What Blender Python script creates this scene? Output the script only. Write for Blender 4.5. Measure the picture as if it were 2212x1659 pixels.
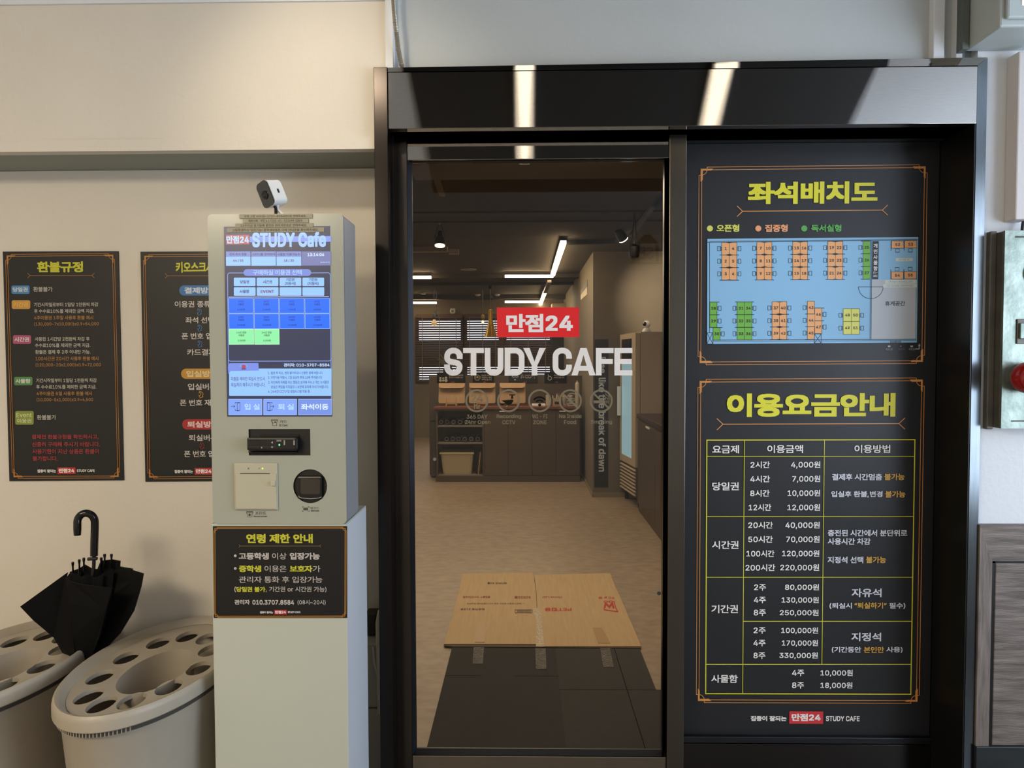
import bpy, bmesh, math, random
from math import sin, cos, pi, radians
from mathutils import Vector, Matrix
from mathutils.geometry import tessellate_polygon
random.seed(4)
for _o in list(bpy.data.objects): bpy.data.objects.remove(_o)
SC = bpy.context.scene
COL = SC.collection

# ------------------------------------------------------------------ camera
W, H, F = 2212, 1659, 1534.0
CX, CY = W/2, H/2
CAMZ = 1.45
PITCH, YAW, ROLL = 0.03592278, -0.01779329, 0.00344162
_fw = Vector((sin(YAW)*cos(PITCH), cos(YAW)*cos(PITCH), -sin(PITCH)))
_r0 = Vector((cos(YAW), -sin(YAW), 0)); _d0 = _fw.cross(_r0)
_rt = cos(ROLL)*_r0 + sin(ROLL)*_d0
_dn = -sin(ROLL)*_r0 + cos(ROLL)*_d0
cd = bpy.data.cameras.new('camera'); cam = bpy.data.objects.new('camera', cd); COL.objects.link(cam)
cd.sensor_width = 36; cd.lens = F/W*36; cd.clip_start = .05; cd.clip_end = 200
cam.matrix_world = Matrix(((_rt.x, -_dn.x, -_fw.x, 0), (_rt.y, -_dn.y, -_fw.y, 0), (_rt.z, -_dn.z, -_fw.z, CAMZ), (0, 0, 0, 1)))
SC.camera = cam

# ------------------------------------------------------------------ light
SC.view_settings.view_transform = 'Standard'; SC.view_settings.look = 'None'
SC.view_settings.gamma = 1; SC.view_settings.use_curve_mapping = False
SC.view_settings.exposure = 0.18
wd = bpy.data.worlds.new('sky'); SC.world = wd; wd.use_nodes = True
_bg = wd.node_tree.nodes['Background']; _bg.inputs[0].default_value = (.70, .82, 1, 1); _bg.inputs[1].default_value = 2.6

def kelvin(c): return {'warm': (1, .83, .60), 'soft': (1, .88, .72), 'neutral': (1, .95, .86), 'cool': (.72, .84, 1)}[c]
def area(name, loc, size, rot, power, c, spread=None):
    l = bpy.data.lights.new(name, 'AREA'); l.shape = 'RECTANGLE'; l.size, l.size_y = size; l.energy = power; l.color = kelvin(c)
    if spread: l.spread = radians(spread)
    o = bpy.data.objects.new(name, l); COL.objects.link(o); o.location = loc; o.rotation_euler = rot; return o
def spot(name, loc, target, power, c, deg, blend=.6, rad=.03):
    l = bpy.data.lights.new(name, 'SPOT'); l.energy = power; l.color = kelvin(c); l.spot_size = radians(deg); l.spot_blend = blend; l.shadow_soft_size = rad
    o = bpy.data.objects.new(name, l); COL.objects.link(o); o.location = loc
    o.rotation_euler = (Vector(target)-Vector(loc)).to_track_quat('-Z', 'Y').to_euler(); return o
# daylight coming in through the lobby window at the right
area('window_daylight', (3.02, .35, 1.55), (1.7, 2.5), (0, radians(112), 0), 58, 'cool')
# warm lobby downlight washing the left wall
spot('wall_washer', (-.62, 1.30, 2.57), (-.56, 2.12, 2.17), 20, 'warm', 70, 1.0, .05)
area('lobby_fill', (-1.85, -.5, 2.58), (1.2, 1.2), (radians(14), 0, 0), 105, 'warm')  # added unseen fill light that brightens the lower left wall
# added cafe fill lights, unseen and without fixtures
area('cafe_fill', (-.1, 4.2, 2.40), (2.4, 1.2), (0, 0, 0), 42, 'warm')
area('cafe_fill', (-1.0, 7.5, 2.46), (2.6, .8), (0, 0, 0), 34, 'warm')
area('cafe_fill', (-1.0, 10.5, 2.46), (3.0, .8), (0, 0, 0), 28, 'warm')

# ------------------------------------------------------------------ unproject helpers
def ray(px, py): return (px-CX)/F*_rt + (py-CY)/F*_dn + _fw
def ptY(px, py, Y):
    d = ray(px, py); d = d*(Y/d.y); return Vector((d.x, d.y, d.z+CAMZ))
def ptX(px, py, X):
    d = ray(px, py); d = d*(X/d.x); return Vector((d.x, d.y, d.z+CAMZ))
def ptZ(px, py, Z):
    d = ray(px, py); d = d*((Z-CAMZ)/d.z); return Vector((d.x, d.y, Z))
def R4(x0, y0, x1, y1, Y):
    xm, ym = (x0+x1)/2, (y0+y1)/2
    return ptY(x0, ym, Y).x, ptY(x1, ym, Y).x, ptY(xm, y1, Y).z, ptY(xm, y0, Y).z

# ------------------------------------------------------------------ materials
def lin(h):
    h = h.lstrip('#'); v = [int(h[i:i+2], 16)/255 for i in (0, 2, 4)]
    return tuple(c/12.92 if c <= .04045 else ((c+.055)/1.055)**2.4 for c in v)
MATS = {}
def mat(name, hexc, rough=.5, metal=0, noise=0, nscale=8, stretch=(1, 1, 1), bump=0, bscale=40, emit=0, spec=None, coat=0, c2=None, aniso=0, detail=4):
    if name in MATS: return MATS[name]
    m = bpy.data.materials.new(name); m.use_nodes = True; nt = m.node_tree; N = nt.nodes; L = nt.links
    b = N['Principled BSDF']; c = lin(hexc)
    b.inputs['Base Color'].default_value = (*c, 1); b.inputs['Roughness'].default_value = rough; b.inputs['Metallic'].default_value = metal
    if spec is not None: b.inputs['Specular IOR Level'].default_value = spec
    if coat: b.inputs['Coat Weight'].default_value = coat; b.inputs['Coat Roughness'].default_value = .08
    if aniso: b.inputs['Anisotropic'].default_value = aniso
    if emit:
        b.inputs['Emission Color'].default_value = (*c, 1); b.inputs['Emission Strength'].default_value = emit
        b.inputs['Base Color'].default_value = (c[0]*.1, c[1]*.1, c[2]*.1, 1)
    if noise or bump:
        tc = N.new('ShaderNodeTexCoord'); mp = N.new('ShaderNodeMapping'); mp.inputs['Scale'].default_value = stretch
        L.new(tc.outputs['Object'], mp.inputs[0])
    if noise:
        n = N.new('ShaderNodeTexNoise'); n.inputs['Scale'].default_value = nscale; n.inputs['Detail'].default_value = detail
        L.new(mp.outputs[0], n.inputs[0])
        r = N.new('ShaderNodeValToRGB'); L.new(n.outputs[0], r.inputs[0])
        e = lin(c2) if c2 else tuple(v*(1-noise) for v in c)
        r.color_ramp.elements[0].position = .3; r.color_ramp.elements[1].position = .7
        r.color_ramp.elements[0].color = (*e, 1); r.color_ramp.elements[1].color = (*c, 1)
        L.new(r.outputs[0], b.inputs['Base Color'])
    if bump:
        n2 = N.new('ShaderNodeTexNoise'); n2.inputs['Scale'].default_value = bscale; n2.inputs['Detail'].default_value = 5
        L.new(mp.outputs[0], n2.inputs[0])
        bp = N.new('ShaderNodeBump'); bp.inputs['Strength'].default_value = bump; bp.inputs['Distance'].default_value = .01
        L.new(n2.outputs[0], bp.inputs['Height']); L.new(bp.outputs[0], b.inputs['Normal'])
    MATS[name] = m; return m
def ink(h): return mat('ink_'+h, h, .45)
def lit(h, s=1.0): return mat('lit_%s_%g' % (h, s), h, .3, emit=s)

# ------------------------------------------------------------------ mesh builder
class MB:
    def __init__(s): s.v = []; s.f = []; s.m = []; s.mats = []
    def mi(s, m):
        if m not in s.mats: s.mats.append(m)
        return s.mats.index(m)
    def add(s, vs, fs, m):
        o = len(s.v); s.v += [Vector(v) for v in vs]; i = s.mi(m)
        for f in fs: s.f.append([o+k for k in f]); s.m.append(i)
        return s
    def box(s, x0, x1, y0, y1, z0, z1, m, bev=0):
        if bev:
            b = min(bev, (x1-x0)/2.01, (y1-y0)/2.01, (z1-z0)/2.01)
            bm = bmesh.new(); bmesh.ops.create_cube(bm, size=1)
            for v in bm.verts: v.co = Vector(((x0+x1)/2+v.co.x*(x1-x0), (y0+y1)/2+v.co.y*(y1-y0), (z0+z1)/2+v.co.z*(z1-z0)))
            bmesh.ops.bevel(bm, geom=bm.edges[:], offset=b, segments=2, affect='EDGES', profile=.5)
            s.bm(bm, m); return s
        vs = [(x, y, z) for x in (x0, x1) for y in (y0, y1) for z in (z0, z1)]
        return s.add(vs, [(0, 1, 3, 2), (4, 6, 7, 5), (0, 4, 5, 1), (2, 3, 7, 6), (0, 2, 6, 4), (1, 5, 7, 3)], m)
    def bm(s, bm, m):
        bm.verts.index_update(); s.add([v.co.copy() for v in bm.verts], [[v.index for v in f.verts] for f in bm.faces], m); bm.free()
    def pbox(s, x0, y0, x1, y1, Yf, Yb, m, bev=0):
        a, b, c, d = R4(x0, y0, x1, y1, Yf); return s.box(a, b, Yf, Yb, c, d, m, bev)
    def quad(s, a, b, c, d, m): return s.add([a, b, c, d], [(0, 1, 2, 3)], m)
    def prism(s, pts, d, m):
        """pts: planar loop, extruded by vector d"""
        n = len(pts); d = Vector(d); vs = [Vector(p) for p in pts]+[Vector(p)+d for p in pts]
        return s.add(vs, [list(range(n))[::-1], list(range(n, 2*n))]+[(i, (i+1) % n, n+(i+1) % n, n+i) for i in range(n)], m)
    def tube(s, path, r, m, n=10, caps=True):
        path = [Vector(p) for p in path]; k = len(path); vs = []; rs = r if isinstance(r, (list, tuple)) else [r]*k
        up = None
        for i, p in enumerate(path):
            t = (path[min(i+1, k-1)]-path[max(i-1, 0)]).normalized()
            if up is None: up = t.orthogonal().normalized()
            up = (up - t*up.dot(t)).normalized(); w = t.cross(up)
            vs += [p+(up*cos(2*pi*j/n)+w*sin(2*pi*j/n))*rs[i] for j in range(n)]
        fs = [(i*n+j, i*n+(j+1) % n, (i+1)*n+(j+1) % n, (i+1)*n+j) for i in range(k-1) for j in range(n)]
        if caps: fs += [list(range(n))[::-1], [(k-1)*n+j for j in range(n)]]
        return s.add(vs, fs, m)
    def lathe(s, c, prof, m, n=24, axis=(0, 0, 1), sx=1, sy=1):
        """prof: (radius, height along axis) list from c"""
        q = Vector((0, 0, 1)).rotation_difference(Vector(axis).normalized()); c = Vector(c); vs = []
        for r, h in prof:
            for j in range(n):
                a = 2*pi*j/n; vs.append(c+q @ Vector((r*cos(a)*sx, r*sin(a)*sy, h)))
        k = len(prof)
        fs = [(i*n+j, i*n+(j+1) % n, (i+1)*n+(j+1) % n, (i+1)*n+j) for i in range(k-1) for j in range(n)]
        if prof[0][0] > 1e-6: fs.append(list(range(n))[::-1])
        if prof[-1][0] > 1e-6: fs.append([(k-1)*n+j for j in range(n)])
        return s.add(vs, fs, m)
    def build(s, name, parent=None, smooth=False, loc=None):
        if loc is None:
            if parent is not None: loc = parent['_o']
            else:
                xs = [v.x for v in s.v]; ys = [v.y for v in s.v]; zs = [v.z for v in s.v]
                loc = ((min(xs)+max(xs))/2, (min(ys)+max(ys))/2, min(zs))
        L = Vector(loc); me = bpy.data.meshes.new(name)
        me.from_pydata([v-L for v in s.v], [], s.f)
        for m in s.mats: me.materials.append(m)
        me.polygons.foreach_set('material_index', s.m)
        if smooth: me.polygons.foreach_set('use_smooth', [True]*len(s.f))
        bmm = bmesh.new(); bmm.from_mesh(me); bmesh.ops.recalc_face_normals(bmm, faces=bmm.faces[:]) if not getattr(s, 'flat', False) else None; bmm.to_mesh(me); bmm.free()
        if smooth: me.set_sharp_from_angle(angle=radians(38))
        me.update()
        o = bpy.data.objects.new(name, me); COL.objects.link(o)
        if parent is not None: o.parent = parent
        else: o.location = L
        o['_o'] = tuple(L); return o
def tag(o, label=None, cat=None, group=None, kind=None):
    if label: o['label'] = label
    if cat: o['category'] = cat
    if group: o['group'] = group
    if kind: o['kind'] = kind
    return o
def thing(name, loc, label=None, cat=None, group=None, kind=None):
    o = bpy.data.objects.new(name, None); COL.objects.link(o); o.location = loc; o.empty_display_size = .05; o['_o'] = tuple(loc)
    return tag(o, label, cat, group, kind)
def copy_tree(o, shift=(0, 0, 0), parent=None, label=None):
    c = o.copy(); COL.objects.link(c); c.parent = parent
    if parent is None: c.location = o.location+Vector(shift)
    if label: c['label'] = label
    for ch in o.children: copy_tree(ch, parent=c)
    return c

# ------------------------------------------------------------------ lettering: glyph outlines as polygons
GLY = {}
# code point, advance, number of contours, then per contour: point count and point steps (1/160 em)
OUTLINES = (
33,45,2,4,15,37,-1,79,16,0,-1,-79,8,22,-1,-7,3,-3,7,3,8,7,3,8,-3,3,-8,-3,-7,35,101,4,4,55,0,19,116,12,0,-19,-116,4,2,32,2,12,87,0,-2,-12,4,15,0,19,
116,11,0,-19,-116,4,9,72,2,12,87,0,-2,-12,37,155,5,17,33,65,-5,3,-8,9,-3,12,0,5,3,12,8,9,5,2,7,1,7,-1,6,-2,7,-9,3,-12,0,-5,-3,-12,-7,-9,-6,-3,14,40,
75,5,1,4,3,2,10,0,5,-2,10,-4,3,-5,1,-5,-1,-3,-3,-3,-10,0,-5,3,-10,3,-3,17,115,-2,-7,1,-6,2,-8,9,-2,12,0,5,2,12,8,9,6,3,13,0,6,-3,8,-9,2,-12,0,-5,-2,
-12,-8,-9,-6,-2,14,115,8,5,1,3,3,3,10,0,5,-3,10,-3,3,-5,1,-5,-1,-4,-3,-2,-10,0,-5,2,-10,3,-3,4,30,0,80,116,14,0,-80,-116,40,62,1,15,20,47,3,27,7,27,
10,22,14,0,-10,-25,-7,-26,-2,-25,2,-21,6,-22,11,-26,-14,0,-8,17,-7,17,-3,18,41,62,1,15,9,-22,11,26,6,23,2,20,-2,25,-7,26,-10,25,13,0,10,-22,8,-27,2,
-27,-1,-17,-4,-18,-6,-17,-9,-17,44,43,1,4,9,-27,6,43,16,0,-12,-43,45,104,1,4,77,56,0,-13,-51,0,0,13,46,43,1,8,22,-1,-8,3,-3,7,3,8,8,3,7,-3,3,-8,-3,-7,
47,57,1,4,54,122,-38,-139,-13,0,38,139,48,104,2,24,52,-2,-12,2,-10,6,-8,8,-6,12,-4,15,-1,17,1,18,4,14,6,12,8,9,10,5,12,2,12,-2,10,-5,8,-9,6,-12,3,-14,
2,-18,-2,-17,-3,-15,-6,-12,-8,-8,-10,-6,24,52,11,8,2,6,4,6,7,3,9,3,11,1,14,-1,14,-3,11,-3,10,-6,6,-6,5,-8,1,-8,-1,-7,-5,-5,-6,-4,-10,-2,-11,-1,-14,1,
-14,2,-11,4,-9,5,-7,7,-4,49,104,2,4,17,0,0,12,72,0,0,-12,8,63,116,0,-116,-14,0,0,103,-1,0,-28,-21,0,16,25,18,50,104,1,32,15,0,0,11,39,41,11,13,6,10,2,
10,-3,11,-8,7,-11,2,-12,-3,-7,-7,-3,-12,-14,0,1,10,4,8,5,7,8,5,9,4,9,1,10,-1,9,-3,7,-6,6,-6,3,-8,1,-9,-2,-12,-8,-14,-16,-18,-26,-27,0,-1,54,0,0,-13,
51,104,1,40,50,-2,-10,1,-10,3,-8,5,-6,6,-4,8,-2,9,15,0,4,-10,9,-6,12,-3,13,3,9,7,2,6,1,6,-3,12,-4,5,-5,3,-8,3,-9,1,-10,0,0,11,30,35,-50,0,0,13,69,0,0,
-11,-37,-41,0,2,12,0,10,-3,9,-5,6,-7,4,-9,1,-9,-1,-9,-4,-9,-6,-7,-8,-5,-10,-3,52,104,2,8,9,24,0,12,47,80,15,0,-46,-78,0,-1,69,0,0,-13,4,64,0,0,73,14,
0,0,-73,53,104,1,42,51,-2,-10,1,-9,4,-7,4,-6,7,-4,7,-1,9,14,0,4,-10,8,-6,11,-3,6,1,6,3,5,4,4,5,2,6,1,7,-1,7,-2,7,-4,5,-5,4,-6,2,-7,1,-12,-2,-9,-5,-14,
2,7,58,62,0,0,-13,-50,0,-3,-34,10,5,11,2,15,-3,12,-8,8,-12,2,-16,-1,-10,-4,-10,-6,-8,-7,-6,-10,-3,54,104,2,28,52,-2,-10,2,-9,3,-8,6,-6,8,-3,9,-1,11,0,
9,3,9,13,23,27,38,16,0,-39,-56,-2,0,5,6,7,4,9,2,10,-1,8,-4,7,-5,6,-7,3,-9,1,-10,-1,-10,-4,-9,-6,-8,-7,-6,-9,-3,16,52,11,6,1,6,2,8,9,3,13,-3,13,-8,8,
-6,3,-6,1,-7,-1,-5,-2,-8,-9,-3,-13,3,-13,8,-9,5,-2,55,104,1,7,22,0,52,103,-60,0,0,13,75,0,0,-13,-51,-103,56,104,3,38,52,-2,-11,1,-10,4,-8,5,-6,6,-4,8,
-1,9,3,14,8,10,12,6,-8,3,-6,6,-4,8,-1,9,1,8,4,8,5,6,7,5,9,3,10,1,9,-1,9,-3,7,-5,6,-6,3,-8,1,-8,-1,-9,-4,-8,-6,-6,-7,-3,11,-6,9,-10,3,-14,-2,-9,-3,-8,
-7,-6,-8,-5,-9,-4,16,52,11,13,3,9,7,2,5,1,6,-1,6,-2,5,-9,8,-13,3,-13,-3,-9,-8,-3,-5,-1,-6,1,-6,2,-5,9,-7,12,52,66,11,3,7,7,3,10,-3,10,-7,7,-11,2,-11,
-2,-8,-7,-3,-10,3,-10,8,-7,57,104,2,28,52,118,10,-1,9,-4,7,-6,6,-8,4,-9,1,-11,-1,-8,-3,-9,-13,-24,-26,-38,-16,0,39,57,1,0,-4,-6,-7,-5,-9,-2,-10,2,-9,
3,-7,5,-5,7,-3,9,-1,10,1,11,3,9,6,7,8,6,9,4,15,52,105,-7,-1,-5,-2,-8,-9,-3,-13,3,-12,8,-9,5,-3,13,0,6,3,8,8,3,13,-3,13,-8,9,-6,2,58,43,2,8,22,-1,-8,3,
-3,7,3,8,8,3,7,-3,3,-8,-3,-7,8,22,62,-8,3,-3,7,3,8,8,3,7,-3,3,-8,-3,-7,61,104,2,4,17,56,0,13,70,0,0,-13,4,17,22,0,13,70,0,0,-13,65,110,2,12,4,0,42,
116,17,0,43,-116,-16,0,-24,69,-6,16,-7,24,3,0,-7,-24,-5,-16,-25,-69,4,25,32,0,13,60,0,0,-13,66,104,3,23,14,0,0,116,41,0,11,-1,9,-3,7,-5,5,-6,3,-7,1,
-9,-3,-12,-7,-8,-9,-4,0,-1,11,-4,9,-10,3,-6,1,-9,-1,-8,-4,-8,-5,-6,-7,-5,-10,-3,-13,-1,10,28,13,28,0,12,1,7,4,5,6,1,7,-3,11,-8,8,-13,3,-29,0,10,28,65,
26,0,12,3,8,7,3,10,-2,7,-4,6,-6,4,-10,1,-27,0,67,117,1,42,61,-2,-14,2,-13,6,-10,8,-8,12,-5,15,-2,17,2,17,5,15,8,12,10,9,13,5,14,2,17,-3,14,-7,10,-12,
6,-16,-15,0,-4,10,-7,8,-10,5,-11,1,-10,-1,-9,-4,-8,-7,-5,-9,-4,-11,-1,-14,1,-14,4,-11,5,-9,8,-7,9,-4,10,-1,11,2,10,4,7,8,4,11,15,0,-6,-16,-10,-12,-14,
-8,68,115,2,30,50,0,-28,0,0,13,27,0,13,1,11,4,8,7,6,9,3,11,1,13,-1,13,-3,11,-6,9,-8,7,-10,4,-12,1,-30,0,0,13,31,0,15,-1,14,-6,10,-8,8,-12,5,-14,2,-17,
-2,-17,-5,-14,-8,-11,-11,-9,-14,-5,4,28,116,0,-116,-14,0,0,116,69,96,1,12,14,0,0,116,71,0,0,-13,-57,0,0,-38,53,0,0,-13,-53,0,0,-39,58,0,0,-13,70,94,1,
10,14,0,0,116,70,0,0,-13,-56,0,0,-39,51,0,0,-13,-51,0,0,-51,71,119,1,49,61,-2,-14,2,-13,6,-10,9,-8,11,-5,15,-2,17,2,17,5,15,8,12,10,9,12,5,15,2,17,-3,
14,-8,11,-12,5,-15,-15,0,-4,10,-8,8,-9,5,-11,1,-10,-1,-9,-4,-8,-7,-5,-9,-4,-11,-1,-14,1,-14,4,-11,5,-9,8,-7,9,-4,10,-1,10,1,8,3,7,5,5,7,3,9,1,9,-30,0,
0,12,44,0,0,-12,-1,-14,-5,-11,-7,-10,-10,-7,-11,-4,72,118,1,12,14,0,0,116,14,0,0,-50,62,0,0,50,14,0,0,-116,-14,0,0,53,-62,0,0,-53,73,69,1,12,7,0,0,13,
20,0,0,90,-20,0,0,13,55,0,0,-13,-20,0,0,-90,20,0,0,-13,74,91,1,22,42,-2,-14,3,-11,6,-7,11,-2,15,0,7,14,0,0,-7,2,-9,4,-7,6,-4,8,-2,8,2,7,4,4,7,1,9,0,
83,15,0,0,-83,-3,-15,-7,-11,-11,-6,76,90,1,6,14,0,0,116,14,0,0,-103,55,0,0,-13,77,144,1,35,14,0,0,116,21,0,28,-73,3,-7,2,-8,3,-9,3,-8,-4,0,3,8,2,9,3,
8,3,7,28,73,21,0,0,-116,-15,0,0,75,1,9,0,21,1,0,-3,-11,-4,-11,-3,-9,-3,-7,-26,-67,-13,0,-26,67,-3,6,-6,20,-4,12,1,0,0,-10,1,-10,0,-85,78,120,1,23,14,
0,0,116,17,0,47,-74,5,-8,6,-10,6,-11,-2,-1,-1,13,-1,11,0,80,15,0,0,-116,-18,0,-42,66,-5,10,-7,11,-9,16,2,1,1,-16,0,-13,1,-8,0,-67,79,122,2,24,61,-2,
-14,2,-13,6,-10,8,-8,12,-5,15,-2,17,2,17,5,15,8,12,10,9,13,5,14,2,14,-2,13,-5,10,-9,8,-12,5,-15,2,-17,-2,-17,-5,-15,-8,-12,-10,-8,-13,-6,24,61,12,10,
1,9,4,8,7,5,9,4,11,1,14,-1,14,-4,11,-5,9,-8,7,-9,4,-10,1,-10,-1,-9,-4,-7,-7,-6,-9,-4,-11,-1,-14,1,-14,4,-11,6,-9,7,-7,9,-4,80,102,1,29,14,0,0,116,40,
0,12,-1,10,-4,8,-5,5,-8,3,-9,1,-10,-1,-9,-3,-9,-5,-8,-8,-6,-10,-3,-12,-2,-29,0,0,13,28,0,8,1,7,3,5,3,3,5,3,12,-3,13,-3,5,-5,3,-7,3,-33,0,0,-103,82,
103,2,28,14,0,0,116,40,0,12,-1,10,-3,8,-6,5,-7,4,-9,1,-10,-1,-9,-4,-9,-5,-7,-8,-5,-10,-4,-12,-1,-32,0,0,13,31,0,15,3,5,3,3,5,3,11,-3,13,-3,4,-5,4,-6,
2,-34,0,0,-103,4,81,0,-28,52,16,0,29,-52,83,102,1,60,51,-2,-12,1,-10,3,-8,5,-6,7,-4,8,-2,9,15,0,1,-6,3,-5,10,-7,13,-2,14,3,10,7,3,5,1,6,-1,5,-2,4,-8,
6,-12,4,-14,4,-13,5,-9,6,-6,9,-2,10,1,9,4,8,6,7,8,5,10,3,11,1,11,-1,9,-3,8,-5,6,-6,4,-8,2,-9,-15,0,-2,8,-6,6,-8,4,-10,1,-13,-3,-9,-6,-3,-10,1,-5,3,-5,
9,-6,10,-3,11,-3,11,-4,11,-6,8,-9,3,-6,0,-7,-1,-9,-4,-8,-6,-7,-8,-6,-10,-3,84,103,1,8,7,103,0,13,88,0,0,-13,-36,0,0,-103,-15,0,0,103,85,118,1,30,59,
-2,-13,1,-11,5,-9,6,-7,8,-4,10,-1,12,0,76,14,0,0,-75,1,-8,3,-7,5,-6,6,-4,7,-3,9,-1,9,1,8,3,6,4,4,6,3,7,1,8,0,75,15,0,0,-76,-2,-12,-4,-10,-7,-8,-9,-6,
-11,-5,86,110,1,12,47,0,-43,116,15,0,25,-69,5,-16,8,-24,-3,0,7,25,5,15,24,69,16,0,-42,-116,87,157,1,29,35,0,-31,116,15,0,18,-71,6,-24,2,-12,-2,0,3,12,
2,12,3,12,19,71,17,0,19,-71,2,-12,6,-24,-2,0,2,12,6,24,18,71,15,0,-32,-116,-17,0,-20,74,-4,16,-3,19,3,0,-3,-19,-4,-16,-20,-74,88,108,1,28,4,0,46,65,0,
-11,-43,62,17,0,17,-24,6,-9,4,-8,5,-8,-3,0,5,8,4,8,6,9,17,24,17,0,-43,-61,0,11,45,-66,-17,0,-20,30,-6,8,-4,7,-4,8,3,0,-4,-8,-5,-7,-5,-8,-21,-30,89,
108,1,14,47,0,0,48,-43,68,17,0,23,-37,7,-12,6,-14,-6,0,6,14,7,12,23,37,17,0,-43,-68,0,-48,90,100,1,18,10,0,0,11,53,77,7,10,8,11,2,-5,-15,-1,-56,0,0,
13,82,0,0,-10,-52,-77,-8,-11,-9,-10,-1,4,14,1,56,0,0,-13,95,73,1,4,73,0,0,-13,-73,0,0,13,97,89,2,36,37,-2,-15,3,-6,4,-5,5,-3,7,-1,8,1,6,2,6,8,7,11,4,
24,4,8,2,2,4,0,1,-2,9,-6,6,-10,2,-11,-2,-7,-5,-4,-6,-14,4,4,7,5,5,12,7,14,2,11,-1,10,-5,9,-9,2,-7,1,-9,0,-57,-14,0,0,12,-1,0,-4,-6,-9,-6,15,39,10,7,1,
6,2,8,8,3,11,0,11,-4,-1,-6,-2,-7,-1,-6,-1,-9,-2,-7,-4,-3,-8,2,-7,7,-5,98,97,2,25,52,-2,-13,3,-7,6,-5,6,-1,0,0,-13,-14,0,0,116,14,0,0,-43,1,0,4,6,8,6,
13,3,11,-1,9,-5,7,-6,6,-9,3,-11,1,-13,-1,-13,-3,-11,-6,-9,-7,-6,-9,-4,20,50,11,8,1,6,3,5,5,3,7,3,16,-3,17,-3,6,-5,5,-6,3,-8,1,-7,-1,-6,-3,-5,-4,-3,-7,
-3,-17,3,-17,3,-6,5,-5,6,-3,99,90,1,40,47,-2,-11,2,-9,4,-8,6,-6,9,-4,11,-1,13,1,13,4,11,6,9,8,6,9,4,11,2,12,-2,11,-5,8,-7,5,-11,-14,-3,-3,6,-4,5,-7,3,
-8,1,-7,-1,-7,-3,-5,-5,-3,-7,-3,-16,3,-16,3,-7,5,-5,7,-3,7,-1,8,1,7,3,5,5,3,7,13,-4,-5,-10,-8,-8,-10,-5,100,97,2,25,45,-2,-11,2,-9,4,-7,6,-6,9,-3,11,
-1,13,1,13,4,11,5,9,8,6,9,5,10,1,13,-3,8,-6,4,-6,1,0,0,43,14,0,0,-116,-13,0,0,13,-2,0,-4,-6,-8,-6,20,47,11,7,1,6,3,5,5,3,6,3,17,-2,17,-4,7,-5,4,-6,3,
-7,1,-8,-1,-6,-3,-5,-5,-3,-6,-3,-17,3,-16,3,-7,5,-5,6,-3,101,92,1,45,48,-2,-11,2,-10,4,-8,6,-6,9,-4,11,-1,13,1,12,4,11,5,9,8,7,10,4,11,2,14,-2,12,-8,
5,-6,4,-8,2,-9,1,-11,0,-5,-68,0,0,12,60,0,-6,-5,-3,15,-3,6,-5,5,-6,3,-14,0,-7,-3,-8,-10,-3,-14,0,-7,1,-9,2,-8,4,-6,6,-4,6,-3,8,0,9,1,7,5,5,7,13,-3,-6,
-12,-12,-8,102,58,2,4,52,87,0,-12,-51,0,0,12,15,18,0,0,99,1,6,3,6,9,8,12,2,8,-1,5,-1,-4,-12,-3,1,-10,0,-4,-3,-2,-4,-1,-5,0,-96,103,97,2,41,47,-34,-16,
2,-12,7,-7,9,11,7,5,-6,7,-5,12,-2,10,1,8,4,5,6,1,10,0,17,-1,0,-4,-7,-8,-5,-13,-3,-10,1,-9,4,-8,6,-5,9,-4,10,-1,13,1,12,4,11,5,9,8,6,9,5,10,1,13,-3,8,
-6,4,-6,2,0,0,14,13,0,0,-89,-1,-10,-4,-9,-6,-6,-8,-4,-9,-3,19,54,14,6,3,5,5,4,6,2,16,-2,16,-4,7,-5,4,-6,3,-7,1,-8,-1,-6,-3,-5,-5,-3,-6,-3,-16,3,-16,3,
-6,5,-5,6,-3,104,94,1,26,26,52,0,-52,-14,0,0,116,14,0,0,-50,-3,0,5,10,7,7,8,4,9,1,8,-1,7,-3,6,-4,5,-7,3,-8,1,-10,0,-55,-14,0,0,54,-2,9,-4,7,-6,4,-8,1,
-11,-2,-8,-8,105,38,2,4,12,0,0,87,14,0,0,-87,8,19,101,-7,3,-3,6,3,7,7,3,7,-3,3,-7,-3,-6,106,38,2,15,12,87,14,0,0,-94,-3,-14,-3,-5,-5,-4,-6,-2,-8,-1,
-3,0,0,13,2,0,6,1,3,3,2,4,1,5,8,19,101,-7,3,-3,6,3,7,7,3,7,-3,3,-7,-3,-6,107,87,3,7,25,31,0,17,3,0,37,39,17,0,-40,-41,-1,0,4,12,0,0,116,14,0,0,-116,4,
67,0,-33,42,10,10,41,-52,108,43,1,13,32,-1,-9,2,-6,4,-4,6,-1,8,0,97,14,0,0,-93,1,-9,6,-2,6,0,2,-11,-4,-1,109,139,1,43,12,0,0,87,14,0,0,-19,-1,0,5,11,
9,7,11,2,9,-1,7,-5,5,-6,2,-9,-2,0,6,11,10,8,13,2,7,-1,7,-2,5,-4,5,-6,2,-7,1,-10,0,-58,-14,0,0,58,-1,8,-4,6,-6,3,-6,1,-10,-3,-7,-7,-2,-9,0,-57,-14,0,0,
59,-2,7,-3,5,-6,3,-6,2,-10,-3,-7,-7,-3,-12,0,-54,110,94,1,26,26,52,0,-52,-14,0,0,87,14,0,0,-21,-3,0,5,10,7,7,8,4,9,1,8,-1,7,-3,6,-4,5,-7,3,-8,1,-10,0,
-55,-14,0,0,54,-2,9,-4,7,-6,4,-8,1,-11,-2,-8,-8,111,95,2,24,47,-2,-11,2,-9,4,-8,6,-6,9,-4,11,-1,13,1,13,4,11,6,9,8,6,9,4,11,2,12,-2,9,-4,8,-6,6,-9,4,
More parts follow.
